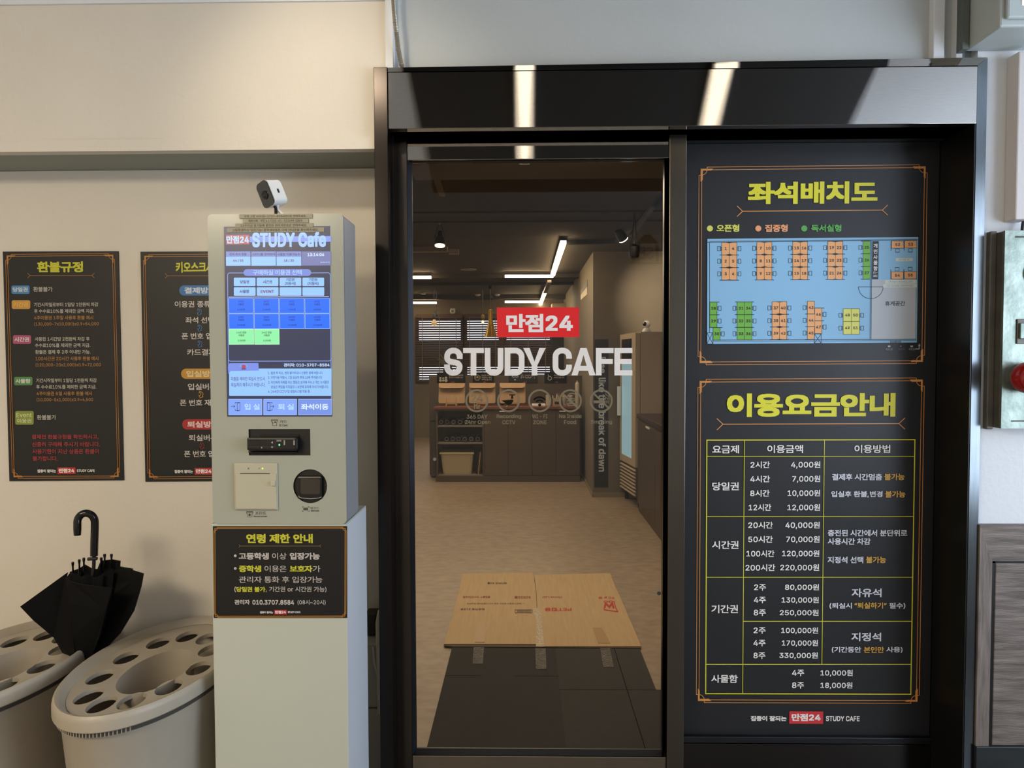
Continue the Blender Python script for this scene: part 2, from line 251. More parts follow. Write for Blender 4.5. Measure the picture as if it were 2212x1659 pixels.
-11,1,-13,-1,-13,-4,-11,-6,-9,-8,-6,-9,-4,20,47,11,8,1,7,3,5,5,3,7,3,16,-3,16,-3,7,-5,5,-7,3,-8,1,-7,-1,-7,-3,-5,-5,-3,-7,-3,-16,3,-16,3,-7,5,-5,7,-3,
112,97,2,25,12,-33,0,120,14,0,0,-14,1,0,4,6,8,6,13,3,11,-1,9,-5,7,-6,6,-9,3,-11,1,-13,-1,-13,-3,-11,-6,-9,-7,-6,-9,-4,-11,-2,-13,3,-7,6,-5,6,-1,0,0,
-46,20,50,11,8,1,6,3,5,5,3,7,3,16,-3,17,-3,6,-5,5,-6,3,-8,1,-7,-1,-6,-3,-5,-4,-3,-7,-3,-17,3,-17,3,-6,5,-5,6,-3,114,59,1,15,12,0,0,87,14,0,0,-14,4,6,
5,5,6,3,8,1,7,0,0,-14,-9,0,-11,-2,-7,-7,-3,-11,0,-54,115,83,1,53,42,-2,-16,3,-7,3,-5,5,-4,6,-2,7,13,2,3,-6,4,-4,6,-3,7,-1,9,1,6,3,4,4,1,5,-1,5,-2,3,
-10,4,-14,4,-10,3,-7,6,-5,6,-1,9,1,7,3,6,5,5,6,4,8,2,9,1,15,-3,10,-7,6,-12,-13,-3,-6,9,-5,3,-7,1,-7,-1,-6,-3,-4,-4,-1,-5,1,-4,2,-3,11,-5,13,-3,11,-4,
7,-5,4,-6,2,-9,-1,-7,-4,-6,-5,-6,-7,-4,-8,-2,116,52,2,4,47,87,0,-12,-46,0,0,12,15,15,108,14,0,0,-86,2,-8,3,-2,5,-1,3,1,4,0,3,-12,-5,-1,-6,0,-9,2,-8,4,
-5,7,-1,9,117,94,1,26,42,-1,-9,1,-7,2,-6,5,-4,6,-3,9,-1,10,0,55,14,0,0,-54,1,-9,4,-7,7,-4,8,-2,11,3,8,8,3,13,0,52,14,0,0,-87,-14,0,0,21,2,0,-5,-10,-6,
-7,-8,-4,118,89,1,12,37,0,-33,87,15,0,19,-52,5,-15,4,-15,-5,0,4,15,5,15,19,52,15,0,-33,-87,119,130,1,29,31,0,-26,87,15,0,11,-38,4,-18,5,-22,-2,0,4,22,
5,18,11,38,14,0,11,-38,4,-18,5,-22,-3,0,5,22,5,18,11,38,15,0,-27,-87,-14,0,-11,39,-3,12,-4,13,-3,13,3,0,-6,-26,-3,-12,-12,-39,120,87,1,24,5,0,34,50,0,
-11,-32,48,16,0,11,-17,7,-12,6,-11,-7,0,6,11,7,12,11,17,16,0,-32,-48,0,10,34,-49,-16,0,-13,20,-7,11,-6,11,7,0,-6,-11,-7,-11,-13,-20,121,89,1,21,11,
-32,3,12,10,0,6,3,4,9,3,8,-33,87,15,0,19,-52,5,-15,4,-15,-5,0,4,15,5,15,19,52,15,0,-38,-100,-7,-11,-8,-7,-11,-2,-6,0,122,87,1,12,10,0,0,10,48,63,0,1,
-47,0,0,13,65,0,0,-11,-47,-62,0,-1,48,0,0,-13,126,104,1,28,12,34,1,9,2,7,4,5,5,3,11,3,10,-3,11,-8,7,-5,5,-1,5,1,3,2,2,5,1,6,12,0,0,-9,-3,-7,-3,-5,-5,
-3,-11,-3,-11,3,-11,8,-6,5,-6,1,-4,-1,-3,-2,-3,-4,0,-7,248,95,3,24,47,-2,-11,2,-9,4,-8,6,-6,9,-4,11,-1,13,1,13,4,11,6,9,8,6,9,4,11,2,12,-2,9,-4,8,-6,
6,-9,4,-11,1,-13,-1,-13,-4,-11,-6,-9,-8,-6,-9,-4,20,47,11,8,1,7,3,5,5,3,7,3,16,-3,16,-3,7,-5,5,-7,3,-8,1,-7,-1,-7,-3,-5,-5,-3,-7,-3,-16,3,-16,3,-7,5,
-5,7,-3,4,15,-4,-9,8,74,86,9,-7,8220,69,2,4,12,73,12,43,11,0,-7,-43,4,40,73,12,43,11,0,-7,-43,8221,69,2,4,12,73,7,43,16,0,-13,-43,4,40,73,7,43,16,0,
-12,-43,12613,142,1,17,68,101,0,-24,-6,-21,-16,-16,-23,-9,7,-11,19,7,15,12,10,15,11,-15,15,-12,19,-7,7,11,-23,9,-16,16,-6,21,0,24,44032,142,2,8,106,
132,0,-144,13,0,0,75,23,0,0,11,-23,0,0,58,10,16,117,0,-11,53,0,-9,-32,-20,-27,-31,-22,7,-10,38,28,21,34,7,40,44036,142,3,8,107,132,0,-105,13,0,0,50,
22,0,0,11,-22,0,0,44,10,14,121,0,-11,53,0,-9,-23,-20,-19,-30,-14,6,-11,36,18,23,26,8,34,6,30,37,0,-46,97,0,0,11,-84,0,0,35,44048,142,4,4,29,44,0,-54,
91,0,0,54,4,107,33,0,-33,-65,0,0,33,8,107,132,0,-82,13,0,0,36,22,0,0,11,-22,0,0,35,10,14,123,0,-11,53,0,-9,-22,-20,-18,-30,-13,5,-10,37,16,23,25,8,33,
44060,142,2,12,86,128,0,-133,12,0,0,68,20,0,0,-75,13,0,0,144,-13,0,0,-58,-20,0,0,54,10,14,114,0,-11,43,0,-6,-29,-16,-25,-27,-21,8,-9,32,26,17,33,5,36,
44172,142,2,4,118,132,0,-144,13,0,0,144,19,14,114,0,-11,43,0,-7,-29,-16,-25,-26,-21,8,-9,18,13,14,14,10,16,30,0,0,-67,13,0,0,133,-13,0,0,-55,-25,0,5,
20,2,21,44208,142,2,22,76,84,0,-11,38,0,0,-15,13,0,0,74,-13,0,0,-21,-33,0,1,14,-64,0,0,-11,50,0,-8,-21,-20,-16,-30,-11,5,-11,29,10,21,16,13,20,36,0,0,
-17,12,34,-11,98,0,0,11,-85,0,0,16,80,0,0,36,-93,0,0,-11,80,0,0,-15,-80,0,44221,142,3,12,80,44,-25,-3,-17,-10,-6,-15,6,-15,17,-9,25,-4,25,4,17,9,6,15,
-6,15,-17,10,12,80,33,18,-2,12,-6,5,-9,-5,-9,-12,-6,-18,-2,-19,2,-12,6,-4,9,4,9,12,6,22,17,121,0,-10,51,0,-8,-23,-20,-19,-30,-13,5,-10,28,11,21,17,14,
21,36,0,0,-19,-38,0,0,-11,38,0,0,-19,13,0,0,86,-13,0,0,-26,-33,0,2,15,44228,142,2,4,118,132,0,-144,13,0,0,144,22,14,114,0,-11,43,0,-7,-29,-16,-25,-26,
-21,8,-9,23,18,17,21,9,23,24,0,0,-25,-26,0,0,-11,26,0,0,-50,13,0,0,133,-13,0,0,-36,-21,0,2,22,44256,142,2,9,22,118,0,-11,88,0,0,-3,-1,-29,-5,-37,14,
-2,5,38,0,44,8,59,71,0,-52,-51,0,0,-11,131,0,0,11,-67,0,0,52,44275,142,3,8,24,125,0,-10,85,0,-1,-17,-3,-22,13,-2,4,23,0,28,8,62,94,0,-30,-54,0,0,-10,
131,0,0,10,-64,0,0,30,17,66,42,0,-6,-7,-17,-17,-13,-25,-7,5,-11,21,6,18,10,12,14,12,-14,17,-10,21,-6,5,11,-24,7,-18,13,-6,17,0,6,44277,142,4,12,73,41,
-27,-3,-17,-9,-6,-15,6,-14,17,-9,27,-3,27,3,17,9,6,14,-6,15,-17,9,12,73,31,20,-2,12,-6,5,-9,-5,-8,-12,-6,-20,-2,-20,2,-13,6,-4,8,4,9,13,6,9,24,125,0,
-11,85,0,0,-1,-1,-17,-3,-20,13,-2,4,21,0,30,8,62,93,0,-28,-54,0,0,-11,131,0,0,11,-64,0,0,28,44284,142,3,9,15,116,0,-10,59,0,0,-22,-4,-32,13,-1,4,35,1,
23,0,7,9,8,19,43,1,47,5,-1,10,-47,-4,0,44,-13,0,0,-44,-30,-1,8,106,132,0,-144,13,0,0,72,23,0,0,12,-23,0,0,60,44288,142,4,9,16,121,0,-11,59,0,-1,-16,
-3,-22,13,-1,3,25,1,17,0,8,9,8,46,44,1,46,5,0,10,-47,-4,0,31,-13,0,0,-31,-31,-1,8,107,132,0,-109,14,0,0,51,20,0,0,11,-20,0,0,47,6,29,33,0,-42,96,0,0,
11,-83,0,0,31,44396,142,1,17,8,61,0,-11,58,0,0,-63,14,0,0,63,59,0,0,11,-21,0,3,27,1,22,0,13,-98,0,0,-11,84,0,0,-24,-4,-27,44397,142,1,22,22,36,0,-10,
88,0,0,-38,13,0,0,48,-43,0,0,27,59,0,0,11,-20,0,3,23,0,28,-97,0,0,-10,84,0,0,-18,-4,-23,-97,0,0,-11,59,0,0,-27,44428,142,3,17,20,124,0,-11,54,0,0,-15,
-3,-21,-64,-2,2,-11,39,1,0,-33,13,0,0,34,41,4,-1,10,-17,-2,3,24,1,16,0,6,8,82,54,0,-11,32,0,0,-20,13,0,0,109,-13,0,0,-78,6,28,35,0,-44,103,0,0,11,-89,
0,0,33,44508,142,1,21,8,60,0,-11,34,0,0,-61,13,0,0,61,36,0,0,-61,13,0,0,61,35,0,0,11,-22,0,3,30,1,22,0,11,-96,0,0,-11,83,0,-1,-22,-4,-30,44552,142,3,
4,24,41,0,-52,99,0,0,52,4,110,30,0,-30,-73,0,0,30,12,8,71,0,-11,131,0,0,11,-21,0,4,24,0,30,-97,0,0,-11,84,0,0,-19,-4,-24,44553,142,3,8,25,49,0,-60,97,
0,0,60,-13,0,0,-19,-71,0,0,19,4,38,20,71,0,0,-20,-71,0,12,8,73,0,-11,131,0,0,11,-21,0,4,24,0,29,-97,0,0,-11,84,0,0,-18,-4,-24,44592,142,2,4,113,132,0,
-144,14,0,0,144,10,16,117,0,-11,55,0,-9,-32,-20,-27,-32,-22,7,-10,39,27,21,35,7,40,44608,142,4,4,113,132,0,-81,14,0,0,81,4,33,44,0,-54,94,0,0,54,4,
114,33,0,-33,-68,0,0,33,10,17,123,0,-11,52,0,-8,-22,-21,-18,-30,-12,5,-11,37,16,23,25,9,33,45212,142,3,9,15,54,11,0,33,1,35,5,-2,11,-33,-5,-31,-1,0,
57,-13,0,8,107,132,0,-104,13,0,0,50,22,0,0,11,-22,0,0,43,6,31,38,0,-47,94,0,0,11,-81,0,0,36,45236,142,2,12,85,129,0,-134,12,0,0,67,21,0,0,-74,13,0,0,
144,-13,0,0,-59,-21,0,0,56,9,15,25,9,0,25,1,27,4,-1,11,-25,-3,-22,-1,0,78,-13,0,45716,142,3,4,8,59,0,-11,131,0,0,11,6,26,127,0,-49,98,0,0,11,-85,0,0,
38,6,25,33,0,-42,100,0,0,11,-87,0,0,31,45733,142,4,4,8,64,0,-10,131,0,0,10,12,73,41,-26,-3,-17,-9,-6,-15,6,-14,17,-9,26,-3,27,3,17,9,6,14,-6,15,-17,9,
12,73,30,20,-2,12,-5,4,-9,-4,-8,-12,-6,-20,-1,-19,1,-13,6,-4,8,4,9,13,5,6,26,129,0,-48,98,0,0,11,-85,0,0,37,45768,142,2,4,113,132,0,-144,13,0,0,144,9,
17,25,12,0,35,1,36,6,-2,11,-35,-5,-33,-2,0,82,-13,0,45796,142,2,8,106,132,0,-145,13,0,0,77,24,0,0,11,-24,0,0,57,10,14,118,0,-94,48,0,32,4,-2,12,-30,
-4,-35,-1,0,72,54,0,0,11,45800,142,3,8,107,132,0,-104,13,0,0,50,22,0,0,11,-22,0,0,43,11,15,120,0,-67,11,0,37,1,30,4,-1,11,-29,-4,-35,-1,0,45,51,0,0,
11,6,30,38,0,-47,97,0,0,11,-84,0,0,36,45817,142,4,12,74,43,-25,-3,-17,-10,-5,-14,5,-15,17,-10,25,-3,26,3,16,10,6,15,-6,14,-16,10,12,74,32,19,-2,12,-5,
4,-9,-4,-10,-12,-5,-19,-2,-18,2,-12,5,-4,10,4,9,12,5,8,107,132,0,-86,13,0,0,38,22,0,0,11,-22,0,0,37,11,14,121,0,-63,12,0,37,1,30,4,-1,10,-29,-3,-35,
-1,0,41,50,0,0,11,45824,142,2,12,85,129,0,-134,13,0,0,68,20,0,0,-75,13,0,0,144,-13,0,0,-58,-20,0,0,55,11,13,115,0,-92,10,0,28,1,25,4,-1,11,-23,-4,-26,
-1,0,70,41,0,0,11,46020,142,1,16,25,121,0,-67,42,0,0,-37,-59,0,0,-11,131,0,0,11,-59,0,0,37,44,0,0,11,-86,0,0,45,85,0,0,11,46021,142,2,6,23,35,0,-10,
87,0,0,-39,13,0,0,49,16,24,126,0,-49,43,0,0,-17,-59,0,0,-11,131,0,0,11,-59,0,0,17,44,0,0,11,-86,0,0,28,85,0,0,10,46041,142,3,12,73,40,-26,-3,-17,-9,
-6,-14,6,-14,17,-9,26,-3,27,3,17,9,6,14,-6,14,-17,9,12,73,29,20,-1,12,-6,4,-8,-4,-9,-12,-5,-20,-2,-19,2,-13,5,-4,9,4,8,13,6,16,24,126,0,-48,43,0,0,
-17,-59,0,0,-11,131,0,0,11,-59,0,0,17,44,0,0,10,-86,0,0,27,85,0,0,11,46104,142,2,4,113,132,0,-145,13,0,0,145,17,11,19,45,1,48,4,-1,10,-41,-3,0,28,31,
0,0,11,-60,0,0,38,60,0,0,11,-73,0,0,-60,29,0,0,-29,-40,0,46108,142,3,4,113,132,0,-108,13,0,0,108,17,11,42,44,1,47,5,-1,9,-38,-3,0,20,28,0,0,11,-56,0,
0,27,55,0,0,11,-68,0,0,-49,27,0,0,-20,-40,-1,6,33,31,0,-40,98,0,0,11,-85,0,0,29,46121,142,4,4,113,132,0,-83,14,0,0,83,8,32,42,0,-53,95,0,0,53,-13,0,0,
-15,-69,0,0,15,4,45,17,69,0,0,-17,-69,0,17,21,125,0,-46,28,0,0,-15,-41,-1,2,-11,44,1,48,5,0,10,-39,-4,0,15,28,0,0,11,-56,0,0,24,55,0,0,11,46160,142,2,
8,26,124,0,-56,97,0,0,10,-84,0,0,35,82,0,0,11,8,8,49,0,-11,59,0,0,-50,13,0,0,50,59,0,0,11,46300,142,2,4,8,18,0,-11,131,0,0,11,8,25,119,0,-67,99,0,0,
11,-86,0,0,45,85,0,0,11,46308,142,3,4,8,72,0,-11,131,0,0,11,8,25,128,0,-44,98,0,0,10,-84,0,0,23,83,0,0,11,12,24,-11,102,0,0,11,-89,0,0,15,85,0,0,33,
-98,0,0,-10,85,0,0,-14,-85,0,46321,142,4,4,8,64,0,-12,131,0,0,12,12,73,40,-26,-3,-17,-9,-6,-14,6,-14,17,-9,26,-3,27,3,17,9,6,14,-6,14,-17,9,12,73,30,
20,-2,12,-6,4,-8,-4,-9,-12,-5,-20,-2,-19,2,-13,5,-4,9,4,8,13,6,8,24,127,0,-50,100,0,0,11,-86,0,0,28,85,0,0,11,46356,142,2,4,113,132,0,-145,13,0,0,145,
11,17,119,0,-96,12,0,38,1,32,4,-1,11,-31,-4,-36,0,0,73,55,0,0,11,46973,142,3,6,26,37,0,-11,81,0,0,-38,13,0,0,49,15,14,124,0,-11,52,0,0,-19,-52,0,0,
-42,12,0,35,1,33,4,-1,11,-32,-4,-34,-1,0,21,52,0,0,40,8,107,132,0,-88,13,0,0,40,22,0,0,11,-22,0,0,37,46989,142,4,8,29,46,0,-57,91,0,0,57,-13,0,0,-18,
-65,0,0,18,4,42,18,65,0,0,-18,-65,0,8,107,132,0,-80,13,0,0,34,22,0,0,11,-22,0,0,35,15,14,125,0,-11,52,0,0,-17,-52,0,0,-41,12,0,35,1,33,3,-1,12,-32,-4,
-34,-1,0,19,52,0,0,39,47000,142,2,15,12,117,0,-11,42,0,0,-29,-41,0,0,-55,9,0,27,1,28,3,-1,11,-26,-3,-24,-1,0,33,41,0,0,51,12,85,129,0,-134,13,0,0,69,
20,0,0,-76,13,0,0,144,-13,0,0,-57,-20,0,0,54,47141,142,3,6,30,36,0,-11,84,0,0,-38,13,0,0,49,14,14,124,0,-11,49,0,0,-20,-49,0,0,-43,45,0,27,3,-2,11,
-25,-3,-32,-1,0,23,49,0,0,41,12,86,81,0,-11,28,0,0,-27,13,0,0,89,-13,0,0,-21,-28,0,0,-11,28,0,0,-19,47161,142,4,12,80,40,-26,-3,-17,-9,-6,-15,6,-14,
17,-9,26,-3,25,3,17,9,6,14,-6,15,-17,9,12,80,30,18,-2,12,-6,5,-9,-5,-8,-12,-6,-18,-2,-19,2,-12,6,-5,8,5,9,12,6,14,14,124,0,-11,49,0,0,-19,-49,0,0,-43,
45,0,27,3,-2,11,-25,-3,-32,0,0,21,49,0,0,41,12,86,80,0,-11,28,0,0,-26,13,0,0,89,-13,0,0,-22,-28,0,0,-11,28,0,0,-19,47196,142,1,20,24,44,43,0,0,-28,
-59,0,0,-11,131,0,0,11,-59,0,0,28,46,0,0,10,-89,0,0,24,86,0,0,44,-99,0,0,-11,86,0,0,-23,-86,0,47197,142,2,6,23,31,0,-11,87,0,0,-31,13,0,0,42,20,25,68,
42,0,0,-15,-59,0,0,-11,131,0,0,11,-59,0,0,15,45,0,0,10,-87,0,0,15,84,0,0,36,-98,0,0,-11,85,0,0,-15,-84,0,47308,142,2,20,24,44,21,0,0,-28,-37,0,0,-11,
131,0,0,11,-35,0,0,28,22,0,0,11,-89,0,0,23,86,0,0,44,-99,0,0,-11,86,0,0,-23,-86,0,4,58,16,0,28,33,0,0,-28,47352,142,3,4,109,23,0,-23,-70,0,0,23,12,26,
33,0,-44,96,0,0,44,-42,0,0,15,59,0,0,11,-131,0,0,-11,59,0,0,-15,12,25,70,100,0,0,11,-87,0,0,14,84,0,0,34,-98,0,0,-10,85,0,0,-15,-84,0,47448,142,2,12,
8,46,0,-11,34,0,0,-47,13,0,0,47,37,0,0,-47,13,0,0,47,34,0,0,11,12,24,61,102,0,0,11,-89,0,0,17,86,0,0,38,-99,0,0,-11,86,0,0,-16,-86,0,47484,142,3,4,8,
65,0,-10,131,0,0,10,12,24,-11,103,0,0,10,-90,0,0,13,86,0,0,31,-99,0,0,-9,86,0,0,-12,-86,0,12,25,76,100,0,0,9,-87,0,0,13,84,0,0,30,-98,0,0,-9,85,0,0,
-12,-84,0,47532,142,2,4,113,132,0,-145,14,0,0,145,15,16,119,0,-11,53,0,0,-30,-53,0,0,-56,12,0,36,1,37,5,-1,11,-36,-5,-34,-1,0,34,53,0,0,52,47536,142,
3,4,113,132,0,-106,13,0,0,106,6,32,34,0,-43,99,0,0,11,-86,0,0,32,15,15,122,0,-11,53,0,0,-21,-52,0,0,-44,11,0,37,1,33,4,-1,11,-32,-4,-36,-1,0,23,53,0,
0,42,47549,142,4,4,113,132,0,-79,14,0,0,79,8,33,45,0,-56,94,0,0,56,-14,0,0,-17,-67,0,0,17,4,46,18,67,0,0,-18,-67,0,15,15,125,0,-11,53,0,0,-18,-52,0,0,
-40,11,0,36,1,34,3,-1,11,-33,-3,-35,-1,0,19,53,0,0,39,47564,142,4,4,14,119,0,-67,66,0,0,67,4,68,108,0,-45,-41,0,0,45,8,107,132,0,-106,13,0,0,51,22,0,
0,11,-22,0,0,44,6,30,36,0,-45,97,0,0,11,-84,0,0,34,47588,142,3,4,13,116,0,-90,55,0,0,90,4,56,105,0,-68,-30,0,0,68,12,86,129,0,-134,13,0,0,69,19,0,0,
-76,13,0,0,144,-13,0,0,-57,-19,0,0,54,47688,142,4,4,68,111,0,-42,-40,0,0,42,4,33,42,0,-53,94,0,0,53,4,114,31,0,-31,-68,0,0,31,12,15,122,0,-64,66,0,0,
28,33,0,0,-37,13,0,0,83,-13,0,0,-35,-33,0,0,25,47784,142,2,4,110,110,0,-47,-74,0,0,47,12,23,120,0,-68,44,0,0,-35,-59,0,0,-11,131,0,0,11,-59,0,0,35,43,
0,0,68,47924,142,3,4,25,124,0,-56,97,0,0,56,4,109,114,0,-36,-71,0,0,36,8,8,48,0,-11,59,0,0,-49,13,0,0,49,59,0,0,11,47928,142,4,4,25,125,0,-50,97,0,0,
50,4,109,115,0,-30,-71,0,0,30,8,8,58,0,-10,60,0,0,-30,13,0,0,30,58,0,0,10,6,24,32,0,-41,100,0,0,11,-86,0,0,30,47932,142,3,4,25,128,0,-45,97,0,0,45,4,
109,117,0,-23,-71,0,0,23,20,24,-11,102,0,0,11,-89,0,0,14,85,0,0,33,-42,0,0,14,59,0,0,10,-131,0,0,-10,59,0,0,-14,-43,0,0,-11,85,0,0,-12,-85,0,48124,
142,4,4,16,120,0,-68,67,0,0,68,4,70,109,0,-46,-42,0,0,46,4,113,132,0,-104,14,0,0,104,6,34,38,0,-46,97,0,0,11,-84,0,0,35,48143,142,4,4,16,123,0,-59,67,
0,0,59,4,70,112,0,-38,-42,0,0,38,4,113,132,0,-83,13,0,0,83,23,74,53,0,-14,-42,0,0,-10,42,0,-7,-14,-18,-11,-23,-6,4,-10,21,5,18,9,12,12,12,-12,17,-9,
20,-5,5,10,-23,7,-18,11,-6,13,42,0,0,10,-43,0,0,14,48148,142,3,8,14,120,0,-98,67,0,0,98,-13,0,0,-38,-41,0,0,38,4,27,71,41,0,0,-38,-41,0,8,106,132,0,
-144,13,0,0,76,24,0,0,11,-24,0,0,57,48152,142,4,8,14,122,0,-72,67,0,0,72,-13,0,0,-24,-41,0,0,24,4,27,87,41,0,0,-26,-41,0,8,107,132,0,-106,13,0,0,51,
22,0,0,11,-22,0,0,44,6,30,36,0,-45,97,0,0,11,-84,0,0,34,48156,142,4,8,14,126,0,-63,67,0,0,63,-13,0,0,-20,-41,0,0,20,4,27,95,41,0,0,-21,-41,0,8,107,
132,0,-74,13,0,0,32,22,0,0,11,-22,0,0,31,12,29,-11,96,0,0,11,-83,0,0,16,78,0,0,35,-92,0,0,-11,79,0,0,-15,-78,0,48169,142,5,12,74,41,-25,-3,-17,-9,-5,
-14,5,-15,17,-9,25,-3,26,3,16,9,6,15,-6,14,-16,9,12,74,31,19,-2,11,-6,5,-8,-5,-9,-11,-6,-19,-2,-18,2,-12,6,-4,9,4,8,12,6,8,14,123,0,-67,67,0,0,67,-13,
0,0,-22,-41,0,0,22,4,27,91,41,0,0,-24,-41,0,8,107,132,0,-87,13,0,0,40,22,0,0,11,-22,0,0,36,48176,142,3,8,13,119,0,-95,55,0,0,95,-12,0,0,-36,-30,0,0,
36,4,26,73,30,0,0,-38,-30,0,12,86,129,0,-134,13,0,0,69,19,0,0,-76,13,0,0,144,-13,0,0,-57,-19,0,0,54,48260,142,2,4,27,73,40,0,0,-38,-40,0,16,14,121,0,
-97,66,0,0,44,34,0,0,-81,13,0,0,145,-13,0,0,-53,-34,0,0,42,-13,0,0,-38,-40,0,0,38,48264,142,3,4,28,87,39,0,0,-27,-39,0,16,15,123,0,-73,65,0,0,31,34,0,
0,-56,13,0,0,107,-13,0,0,-40,-34,0,0,31,-13,0,0,-26,-39,0,0,26,6,34,36,0,-45,96,0,0,11,-83,0,0,34,48276,142,4,4,28,91,39,0,0,-24,-39,0,4,33,41,0,-52,
94,0,0,52,4,114,30,0,-30,-68,0,0,30,16,114,132,0,-36,-34,0,0,28,-13,0,0,-23,-39,0,0,23,-13,0,0,-68,65,0,0,29,34,0,0,-37,13,0,0,84,48277,142,4,4,28,92,
39,0,0,-23,-39,0,8,34,46,0,-56,93,0,0,56,-13,0,0,-17,-66,0,0,17,4,48,18,66,0,0,-18,-66,0,16,114,132,0,-35,-34,0,0,28,-13,0,0,-22,-39,0,0,22,-13,0,0,
-66,65,0,0,27,34,0,0,-33,13,0,0,79,48320,142,4,4,28,87,39,0,0,-27,-39,0,4,114,95,0,-20,-34,0,0,20,16,15,123,0,-73,65,0,0,14,34,0,0,-39,13,0,0,107,-13,
0,0,-26,-34,0,0,17,-13,0,0,-26,-39,0,0,26,6,34,36,0,-45,96,0,0,11,-83,0,0,34,48372,142,2,4,37,85,73,0,0,-26,-73,0,16,23,122,0,-74,44,0,0,-31,-59,0,0,
-11,131,0,0,11,-59,0,0,31,43,0,0,74,-13,0,0,-26,-73,0,0,26,48376,142,3,4,38,98,70,0,0,-19,-70,0,16,8,53,0,-11,131,0,0,11,-59,0,0,16,42,0,0,58,-14,0,0,
-19,-70,0,0,19,-13,0,0,-58,42,0,0,-16,6,25,31,0,-40,99,0,0,11,-86,0,0,29,48512,142,3,8,24,126,0,-62,98,0,0,62,-13,0,0,-19,-71,0,0,19,4,38,96,71,0,0,
-21,-71,0,8,8,47,0,-11,59,0,0,-48,13,0,0,48,59,0,0,11,48516,142,4,8,25,128,0,-58,97,0,0,58,-14,0,0,-19,-70,0,0,19,4,38,99,70,0,0,-19,-70,0,8,8,56,0,
-11,60,0,0,-28,13,0,0,28,58,0,0,11,6,24,30,0,-39,100,0,0,11,-86,0,0,28,48520,142,3,8,25,130,0,-48,97,0,0,48,-14,0,0,-14,-70,0,0,14,4,38,106,70,0,0,
-13,-70,0,20,24,-11,102,0,0,11,-89,0,0,13,85,0,0,33,-42,0,0,14,59,0,0,11,-131,0,0,-11,59,0,0,-14,-43,0,0,-10,85,0,0,-13,-85,0,49324,142,2,17,43,120,0,
-26,-5,-26,-13,-23,-19,-16,8,-11,15,12,13,16,8,20,9,-18,11,-16,15,-11,8,11,-18,15,-14,22,-5,25,0,26,8,106,132,0,-144,13,0,0,74,24,0,0,12,-24,0,0,58,
49340,142,4,4,29,41,0,-52,91,0,0,52,4,107,30,0,-30,-65,0,0,30,17,44,125,0,-14,-5,-21,-13,-17,-19,-12,7,-10,16,8,12,13,9,16,8,-14,11,-11,15,-8,7,10,
-18,11,-13,16,-4,19,0,14,8,107,132,0,-84,13,0,0,37,22,0,0,11,-22,0,0,36,49345,142,4,12,74,41,-25,-4,-17,-9,-5,-14,5,-14,17,-9,25,-3,26,3,16,9,6,14,-6,
14,-16,9,12,74,30,19,-2,11,-5,5,-9,-5,-8,-11,-6,-19,-2,-18,2,-12,6,-4,8,4,9,12,5,17,43,125,0,-15,-4,-21,-13,-17,-19,-12,7,-10,16,8,12,13,8,15,8,-13,
12,-11,14,-8,8,10,-19,11,-12,15,-5,19,0,16,8,107,132,0,-88,13,0,0,40,22,0,0,11,-22,0,0,37,49373,142,4,12,82,40,-25,-3,-17,-9,-6,-14,6,-14,17,-9,25,-3,
26,3,17,9,6,14,-6,14,-17,9,12,82,29,19,-1,12,-6,4,-8,-4,-9,-12,-5,-19,-2,-18,2,-13,5,-4,9,4,8,13,6,17,38,123,0,-19,-3,-17,-11,-15,-16,-12,7,-10,13,8,
10,11,7,13,6,-11,10,-10,12,-7,7,10,-15,10,-10,14,-4,16,0,19,12,86,129,0,-81,13,0,0,35,18,0,0,-40,13,0,0,89,-13,0,0,-39,-18,0,0,36,49436,142,2,8,114,
132,0,-49,-34,0,0,-11,34,0,0,-85,13,0,0,145,17,45,120,0,-26,-5,-26,-13,-24,-19,-15,8,-11,15,12,13,16,8,21,9,-19,12,-16,15,-11,8,10,-19,15,-13,22,-5,
26,0,26,49437,142,3,6,30,39,0,-11,84,0,0,-40,13,0,0,51,8,114,132,0,-30,-32,0,0,-11,32,0,0,-44,13,0,0,85,17,44,125,0,-15,-4,-21,-13,-17,-19,-12,7,-10,
16,8,12,13,8,15,8,-14,12,-11,14,-8,7,11,-18,10,-12,16,-5,19,0,16,49440,142,3,8,114,132,0,-34,-32,0,0,-11,32,0,0,-63,13,0,0,108,17,44,124,0,-18,-4,-21,
-13,-18,-19,-12,7,-10,16,9,12,12,8,16,8,-14,12,-12,14,-8,8,10,-19,11,-12,17,-5,19,0,19,6,34,36,0,-45,96,0,0,11,-83,0,0,34,49464,142,3,4,118,132,0,
-144,13,0,0,144,8,89,129,0,-49,-24,0,0,-11,24,0,0,-74,12,0,0,134,17,38,119,0,-28,-4,-25,-11,-21,-17,-16,9,-10,13,11,10,15,7,18,6,-17,10,-14,12,-10,8,
10,-16,16,-11,20,-3,24,0,27,49548,142,2,8,66,52,0,-35,-58,0,0,-11,131,0,0,11,-59,0,0,35,17,66,123,0,-11,-8,-23,-20,-18,-25,-9,6,-11,22,8,19,13,13,19,
13,-19,19,-13,22,-8,6,11,-25,9,-20,18,-8,23,0,11,49688,142,2,17,67,127,0,-8,-8,-19,-19,-15,-25,-8,5,-10,22,6,19,12,13,15,13,-15,18,-12,22,-6,5,10,-25,
8,-19,15,-8,19,0,8,8,8,51,0,-11,59,0,0,-52,13,0,0,52,59,0,0,11,49828,142,2,4,8,18,0,-11,131,0,0,11,17,66,122,0,-11,-8,-23,-20,-18,-25,-10,6,-11,22,8,
19,14,13,19,13,-19,19,-14,22,-8,6,11,-25,10,-20,18,-8,23,0,11,49884,142,2,4,113,132,0,-145,13,0,0,145,17,46,120,0,-26,-5,-27,-14,-23,-20,-15,8,-11,16,
